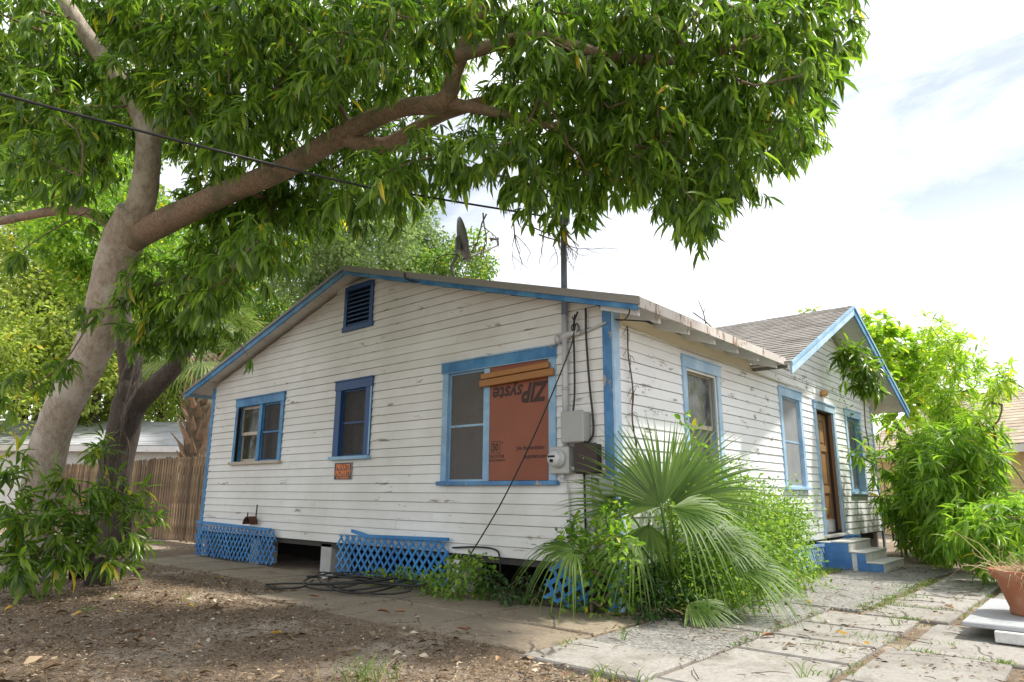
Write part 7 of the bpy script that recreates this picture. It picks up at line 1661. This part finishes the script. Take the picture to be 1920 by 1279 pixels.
# ------------------------------------------------------------------ palmetto fans
pal = tag(empty('palmetto'), 'large palmetto with fan fronds growing at the house corner', 'palm')
BASE = Vector((.42, -.42, .02))
def frond(hub, face, upd, L, n, spread, droop, fold=.10, base=BASE, wid=.029, keep=lambda a: True):
    """fan leaf: leaflets radiate in the plane of (upd, side), face is its normal; tips fall with gravity"""
    hub, face, upd = Vector(hub), Vector(face).normalized(), Vector(upd).normalized()
    side = upd.cross(face).normalized()
    upd = face.cross(side).normalized()
    m = MB()
    mid = (base + hub) / 2 + Vector((random.uniform(-.05, .05), random.uniform(-.05, .05), .06))
    m.tube([base, mid, hub - upd * .02, hub + upd * .05], [.020, .015, .012, .006], 6)
    f = m.build('frond', PALM_M, pal, True)
    for i in range(n):
        a = math.radians(-spread + 2 * spread * (i + random.uniform(-.25, .25)) / (n - 1))
        d = (upd * math.cos(a) + side * math.sin(a)).normalized()
        Li = L * (.80 + .20 * math.cos(a * .8)) * random.uniform(.92, 1.06)
        w = wid * random.uniform(.85, 1.1)
        s = face.cross(d).normalized()
        V, F = [], []
        st = (0, .10, .28, .48, .66, .82, 1.0)
        wd = (.14, .55, 1.0, .88, .58, .28, .02)
        dr = droop * random.uniform(.7, 1.35)
        j = random.uniform(-.03, .03)
        for t, k in zip(st, wd):
            c = hub + d * (Li * t) + face * (.05 * L * math.sin(t * 3.1) * math.cos(a)) + s * (j * t * t) + Vector((0, 0, -dr * L * max(0, t - .3) ** 2 * 1.6))
            if t > .5: c += d * (-dr * .12 * L * (t - .5))
            V += [c - s * w / 2 * k + face * fold * w * k, c - face * fold * w * k, c + s * w / 2 * k + face * fold * w * k]
        for q in range(len(st) - 1):
            F += [(3 * q, 3 * q + 1, 3 * q + 4, 3 * q + 3), (3 * q + 1, 3 * q + 2, 3 * q + 5, 3 * q + 4)]
        MB().add(V, F).build('leaflet', PALM_M, f, True)
for fr in FRONDS:
    frond(*fr)
# dead brown fronds round the foot
m = MB()
for i in range(60):
    a = random.uniform(0, 6.28)
    p = BASE + Vector((random.uniform(-.35, .5), random.uniform(-.35, .3), .02))
    d = Vector((math.cos(a), math.sin(a), random.uniform(-.02, .22)))
    L = random.uniform(.2, .55)
    s = d.cross(Vector((0, 0, 1))).normalized() * .011
    m.add([p - s, p + s, p + d * L * .6 + s + Vector((0, 0, .04)), p + d * L * .6 - s + Vector((0, 0, .04)), p + d * L], [(0, 1, 2, 3), (3, 2, 4)])
tag(m.build('dead_leaves', m_plain('dead_frond', (.30, .20, .10), .8), pal), kind='stuff')

# ------------------------------------------------------------------ oak with climbing stems, cabbage palm
oak = tag(empty('oak_tree'), 'dark furrowed oak behind the mango, forked and wrapped by vine stems', 'tree')
m = MB()
limb(m, [(-.86, 10.86, -.2, .42), (-.88, 10.82, .3, .34), (-1.0, 10.66, 1.4, .29), (-1.06, 10.3, 2.6, .29), (-1.05, 10.12, 3.2, .24)], 18, .06)
m.build('trunk', BARK_DARK, oak, True)
m = MB()
O1 = limb(m, [(-1.05, 10.3, 2.55, .2), (-.85, 9.95, 3.0, .2), (-.60, 9.55, 3.45, .17), (-.55, 9.05, 3.9, .13), (-.4, 8.6, 4.6, .09)], 12)
m.build('limb', BARK_DARK, oak, True)
m = MB()
O2 = limb(m, [(-1.05, 10.2, 2.9, .2), (-1.2, 10.15, 3.6, .19), (-1.45, 10.2, 4.6, .15), (-1.7, 10.5, 5.8, .10)], 12)
m.build('limb', BARK_DARK, oak, True)
m = MB()
for dx in (-.10, .02, .1):
    m = MB()
    m.tube([tuple(p) for p in spline([(-1.15 + dx, 10.2 - dx, 1.1), (-1.25 + dx * 1.6, 9.98 - dx, 1.9), (-1.22 - dx * .9, 9.95 - dx, 2.45), (-1.26 + dx * 1.2, 9.88 - dx, 3.0), (-1.15 + dx, 9.9, 3.7)], 4)], .02, 6, True, .1)
    m.build('climbing_stem', BARK_DARK, oak, True)
ob = [(-1.7 + random.uniform(-1.2, 1.5), 10.6 + random.uniform(-1.6, 1.2), 5.6 + random.uniform(-.8, 1.6), random.uniform(.35, .55)) for i in range(26)]
m = MB(); twigs(m, O1[::3] + O2[::3], ob, .006, .05); tag(m.build('twigs', BARK_DARK, oak, True), kind='stuff')
tag(link('foliage', cloud_mesh('foliage', *scattered(ob, 150, .11), OVAL_L, SHRUB_M), oak), kind='stuff')

cp = tag(empty('cabbage_palm'), 'cabbage palm with criss cross old leaf bases behind the fence by the house', 'palm')
cx_, cy_ = 1.72, 13.45
MB().tube([(cx_, cy_, 0), (cx_, cy_, 4.6)], [.26, .28], 16).build('trunk', m_bark('palm_core', (.10, .07, .05), (.2, .15, .1), 14), cp, True)
BOOT = m_bark('leaf_base_bark', (.22, .13, .08), (.46, .32, .22), 9, .3)
random.seed(31)
for i in range(96):
    a = i * 2.39996
    z = .35 + 4.1 * i / 96
    d = Vector((math.cos(a), math.sin(a), 0))
    s = Vector((-d.y, d.x, 0))
    p = Vector((cx_, cy_, z)) + d * .22
    w0, w1 = .075, .012
    tip = p + d * random.uniform(.20, .36) + Vector((0, 0, random.uniform(.26, .42))) + s * random.uniform(-.05, .05)
    m = MB()
    m.add([p - s * w0, p + s * w0, tip + s * w1, tip - s * w1, p - s * w0 + d * .05 - Vector((0, 0, .05)), p + s * w0 + d * .05 - Vector((0, 0, .05)), tip + s * w1 + d * .03, tip - s * w1 + d * .03],
          [(3, 2, 1, 0), (4, 5, 6, 7), (0, 1, 5, 4), (1, 2, 6, 5), (2, 3, 7, 6), (3, 0, 4, 7)])
    m.build('leaf_base', BOOT, cp)
def palm_crown(root, top, n, L, mat):
    m = MB()
    for i in range(n):
        a = i * 2.4
        el_ = random.uniform(-.7, .9)
        d = Vector((math.cos(a) * math.cos(el_), math.sin(a) * math.cos(el_), math.sin(el_)))
        hub = top + d * L * .8
        s = d.cross(Vector((0, 0, 1))).normalized()
        u = s.cross(d)
        m.tube([top, hub], [.02, .01], 4, cap=False)
        for k in range(24):
            b = math.radians(-100 + 200 * k / 23)
            q = d * math.cos(b) + s * math.sin(b)
            t = s * math.cos(b) - d * math.sin(b)
            e = hub + q * L * .75 + Vector((0, 0, -.35 * L * random.uniform(.5, 1.2)))
            md = hub + q * L * .42 + Vector((0, 0, -.03))
            m.add([hub, md - t * .022, md + t * .022, e], [(0, 1, 2), (1, 3, 2)])
    o = m.build('fronds', mat, root)
    tag(o, kind='stuff')
palm_crown(cp, Vector((cx_, cy_, 4.75)), 26, 1.25, m_leaf('palm_frond', (.07, .12, .03), (.13, .19, .05), (.22, .26, .08), .3, 0, .5))

# ------------------------------------------------------------------ far trees
def tree(label, key, mat, L, dens, trunk_r=.22, bark=BARK_DARK, tm=OVAL_L):
    bl = blobs(key)
    cx, cy = np.mean([b[0] for b in bl]), np.mean([b[1] for b in bl])
    zl = min(b[2] for b in bl)
    zm = np.mean([b[2] for b in bl])
    root = tag(empty('background_tree', (0, 0, 0)), label, 'tree', 'trees beyond the yard')
    m = MB()
    A = limb(m, [(cx + .2, cy, -.1, trunk_r * 1.3), (cx, cy + .1, max(.6, zl * .6), trunk_r), (cx - .1, cy, zm, trunk_r * .6), (cx, cy, zm + 1, trunk_r * .2)], 9, .05)
    m.build('trunk', bark, root, True)
    m = MB(); twigs(m, A[4::2], bl, .012, trunk_r * .5, 5); tag(m.build('branches', bark, root, True), kind='stuff')
    a = scattered(bl, dens, L, flat=.7)
    tag(link('crown', cloud_mesh('crown', *a, tm, mat), root), kind='stuff')
tree('grey green tree right behind the roof peak', 'BG_A', FARG_M, .17, 60)
tree('small yellowish tree behind the satellite dish', 'BG_B', FAR_M, .17, 55)
tree('taller tree between the roof peak and the satellite dish', 'BG_C', FARG_M, .18, 45)
tree('bright yellow green tree at the left edge behind the trunk', 'BG_D', FARY_M, .22, 34)
tree('sunlit yellow green tree between the two big trunks', 'BG_E', FARY_M, .2, 36)
tree('green tree above the neighbour roof behind the oak', 'BG_F', FAR_M, .23, 32)
tree('low yellow tree at the far left above the fence', 'BG_G', FARY_M, .18, 36)
tree('green tree behind the left eave of the house', 'BG_H', FAR_M, .2, 38)
tree('little yellow green tree top showing over the cross gable ridge', 'BG_J', FARY_M, .17, 60, .1)
tree('high spreading tree far behind the mango crown', 'BG_I', FAR_M, .28, 24, .35)

# ------------------------------------------------------------------ things on the ground
# stump and bucket by the seedlings
stp = tag(empty('tree_stump'), 'charred little stump with two prongs in front of the mango trunk', 'stump')
m = MB()
bx = Vector((-2.62, 6.02, 0))
m.tube([bx + Vector((0, 0, -.05)), bx + Vector((.0, 0, .10)), bx + Vector((.01, 0, .22)), bx + Vector((0, .02, .31))], [.17, .15, .13, .08], 11, True, .18)
m.tube([bx + Vector((-.02, .1, .10)), bx + Vector((-.04, .24, .14)), bx + Vector((-.05, .28, .30)), bx + Vector((-.06, .27, .46))], [.06, .05, .04, .025], 8, True, .15)
m.build('stump', m_bark('charred_wood', (.012, .010, .009), (.06, .035, .025), 12), stp)
bk = tag(empty('black_bucket'), 'old black plastic plant bucket at the foot of the mango trunk', 'bucket')
m = MB(); m.lathe([(0, 0), (.12, 0), (.155, .30), (.165, .30), (.165, .33), (.145, .33), (.115, .03), (0, .03)], 20, (-2.62, 6.72, 0)); m.build('bucket_body', BLACK, bk, True)

# leaf litter
def litter():
    n = 130000
    x = RNG.uniform(-6.2, -1.2, n * 2); y = RNG.uniform(-3, 13, n * 2)
    d2 = np.hypot(x + 5.96, y + 3.8)
    ok = (x < np.where(y < 3.6, -1.86 + .12 * np.sin(y * 3), -1.1 + .1 * np.sin(y * 2.2)) + RNG.normal(0, .10, n * 2)) & (d2 > 2.0) & ((x < -2.05) | (y > -.35))
    ok &= RNG.random(n * 2) < np.clip(6.0 / d2, .22, 1)
    dens = .5 + .5 * np.sin(x * 1.3 + 2) * np.sin(y * 1.1 + .5)
    ok &= RNG.random(n * 2) < .45 + .55 * dens
    x, y = x[ok][:n], y[ok][:n]
    x = np.concatenate([x, RNG.uniform(-1.2, 1.1, 2600)]); y = np.concatenate([y, RNG.uniform(9.0, 14, 2600)])
    k = len(x)
    P = np.stack([x, y, RNG.uniform(.004, .022, k)], 1)
    a = RNG.uniform(0, 6.28, k)
    Dr = np.stack([np.cos(a), np.sin(a), RNG.normal(0, .16, k)], 1)
    Nn = np.array([0, 0, 1.0]) + RNG.normal(0, .35, (k, 3))
    S = RNG.gamma(1.8, .0068, k) + .007
    big = RNG.random(k) < .035
    S[big] *= RNG.uniform(2.2, 4.2, big.sum())
    mt_ = m_leaf('dry_leaf_litter', (.080, .052, .032), (.20, .135, .085), (.40, .30, .20), .05, .05, .9, (.60, .50, .38), .15)
    tag(link('leaf_litter', cloud_mesh('leaf_litter', P, Dr, Nn, S, CHIP_L, mt_)), 'brown leaf litter and bark chips over the dirt yard', 'leaf litter', kind='stuff')
    # thinner litter over walk and pavers
    n = 5200
    x = RNG.uniform(-2.2, 7, n); y = np.where(x < -.9, RNG.uniform(-3.6, 8.8, n), RNG.uniform(-3.2, -.3, n))
    near_ = (np.abs(y + .35) < .25) | (np.abs(x + .25) < .3)
    ok = (x > -1.95) & ((RNG.random(n) < .22) | near_ | ((np.abs(y + 1.43) < .05) & (x < 1.7)) | (np.abs(y + 2.3) < .06) | ((np.abs(y + 1.75) < .08) & (x > 1.5)))
    x, y = x[ok], y[ok]
    k = len(x)
    P = np.stack([x, y, RNG.uniform(.026, .034, k)], 1)
    a = RNG.uniform(0, 6.28, k)
    Dr = np.stack([np.cos(a), np.sin(a), RNG.normal(0, .1, k)], 1)
    Nn = np.array([0, 0, 1.0]) + RNG.normal(0, .25, (k, 3))
    S = RNG.gamma(2.2, .011, k) + .01
    tag(link('leaf_litter', cloud_mesh('leaf_litter', P, Dr, Nn, S, CHIP_L, mt_)), 'thin scatter of dry leaf bits on the walk and pavers', 'leaf litter', kind='stuff')
litter()

# fallen twigs
m = MB()
random.seed(40)
for i in range(420):
    if i < 300: p = Vector((random.uniform(-5.2, -1.7), random.uniform(-.2, 10), .015))
    else: p = Vector((random.uniform(-1.8, 4.5), random.uniform(-3.1, -.5), .034))
    if p.x > -2.0 and p.y < -.4: p.z = .034
    a = random.uniform(0, 6.28)
    L = random.uniform(.05, .28) if random.random() < .85 else random.uniform(.3, .6)
    d = Vector((math.cos(a), math.sin(a), 0))
    q = p + d * L * .5 + Vector((random.uniform(-.03, .03), random.uniform(-.03, .03), random.uniform(0, .012)))
    r = random.uniform(.0018, .0045)
    m.tube([p, q, p + d * L], [r, r * .9, r * .6], 4, cap=False)
tag(m.build('fallen_twigs', m_bark('fallen_twig_bark', (.07, .045, .03), (.24, .17, .12), 20)), 'small dry twigs strewn over dirt, walk and pavers', 'twigs', kind='stuff')

# larger fallen leaves, one by one
YL = m_leaf('fallen_yellow_leaf', (.62, .36, .04), (.70, .46, .08), (.55, .27, .05), .15, 0, .6)
BL = m_leaf('fallen_brown_leaf', (.22, .10, .045), (.30, .16, .08), (.36, .22, .12), .05, 0, .7)
fl = {}
for nm, mt_ in (('y', YL), ('b', BL)):
    fl[nm] = [cloud_mesh('fallen_leaf', np.zeros((1, 3)), np.array([[0, 1.0, 0]]), np.array([[0, 0, 1.0]]), np.ones(1), leaf_tmpl(.34, random.uniform(-.25, .2), .5, curl=random.uniform(-.1, .1)), mt_) for k in range(4)]
random.seed(12)
for c_, (x, y, z), s, lab in FALLEN:
    o = link('fallen_leaf', random.choice(fl[c_]))
    o.location = (x, y, z)
    o.rotation_euler = (random.uniform(-.15, .15), random.uniform(-.3, .3), random.uniform(0, 6.28))
    o.scale = (s, s, s)
    tag(o, lab, 'leaf', 'yellow fallen leaves' if c_ == 'y' else 'brown fallen leaves')

# grass tufts
GRASS_M = m_leaf('grass_blade', (.07, .15, .02), (.13, .22, .035), (.24, .30, .07), .35, .05, .55, (.45, .38, .15))
def tuft(mb, c, n, h, sp):
    for i in range(n):
        a = random.uniform(0, 6.28)
        p = Vector(c) + Vector((random.gauss(0, sp), random.gauss(0, sp), 0))
        lean = random.uniform(.1, .75)
        d = Vector((math.cos(a) * lean, math.sin(a) * lean, 1)).normalized()
        L = h * random.uniform(.5, 1.15)
        s = d.cross(Vector((math.cos(a + 1.3), math.sin(a + 1.3), .2))).normalized() * random.uniform(.002, .0045)
        b = p + d * L * .55
        e = b + (d + Vector((math.cos(a) * .5, math.sin(a) * .5, -.35))).normalized() * L * .5
        mb.add([p - s, p + s, b + s * .8, b - s * .8, e], [(0, 1, 2, 3), (3, 2, 4)])
for (x, y), n, h, sp, lab in TUFTS:
    m = MB()
    tuft(m, (x, y, .01), n, h, sp)
    tag(m.build('grass_tuft', GRASS_M), lab, 'grass', 'grass tufts', 'stuff')
m = MB()
for i in range(70):
    x = random.uniform(1.8, 5.2)
    tuft(m, (x, -1.74 + random.gauss(0, .05), .015), 9, .055, .05)
for i in range(40):
    tuft(m, (random.uniform(4.2, 5.8), random.uniform(-.42, -.16), .0), 14, .10, .06)
for i in range(60):
    x, y = random.choice([(random.uniform(-1.1, 1.5), -2.32), (random.uniform(-.7, 1.5), -1.43), (1.57, random.uniform(-2.4, -1.8)), (2.37, random.uniform(-2.4, -1.8)), (random.uniform(1.6, 5), -2.52), (.07, random.uniform(-3.1, -2.4))])
    tuft(m, (x, y, .015), 7, .045, .03)
tag(m.build('joint_grass', GRASS_M), 'short grass growing in the joints of the pavers', 'grass', kind='stuff')
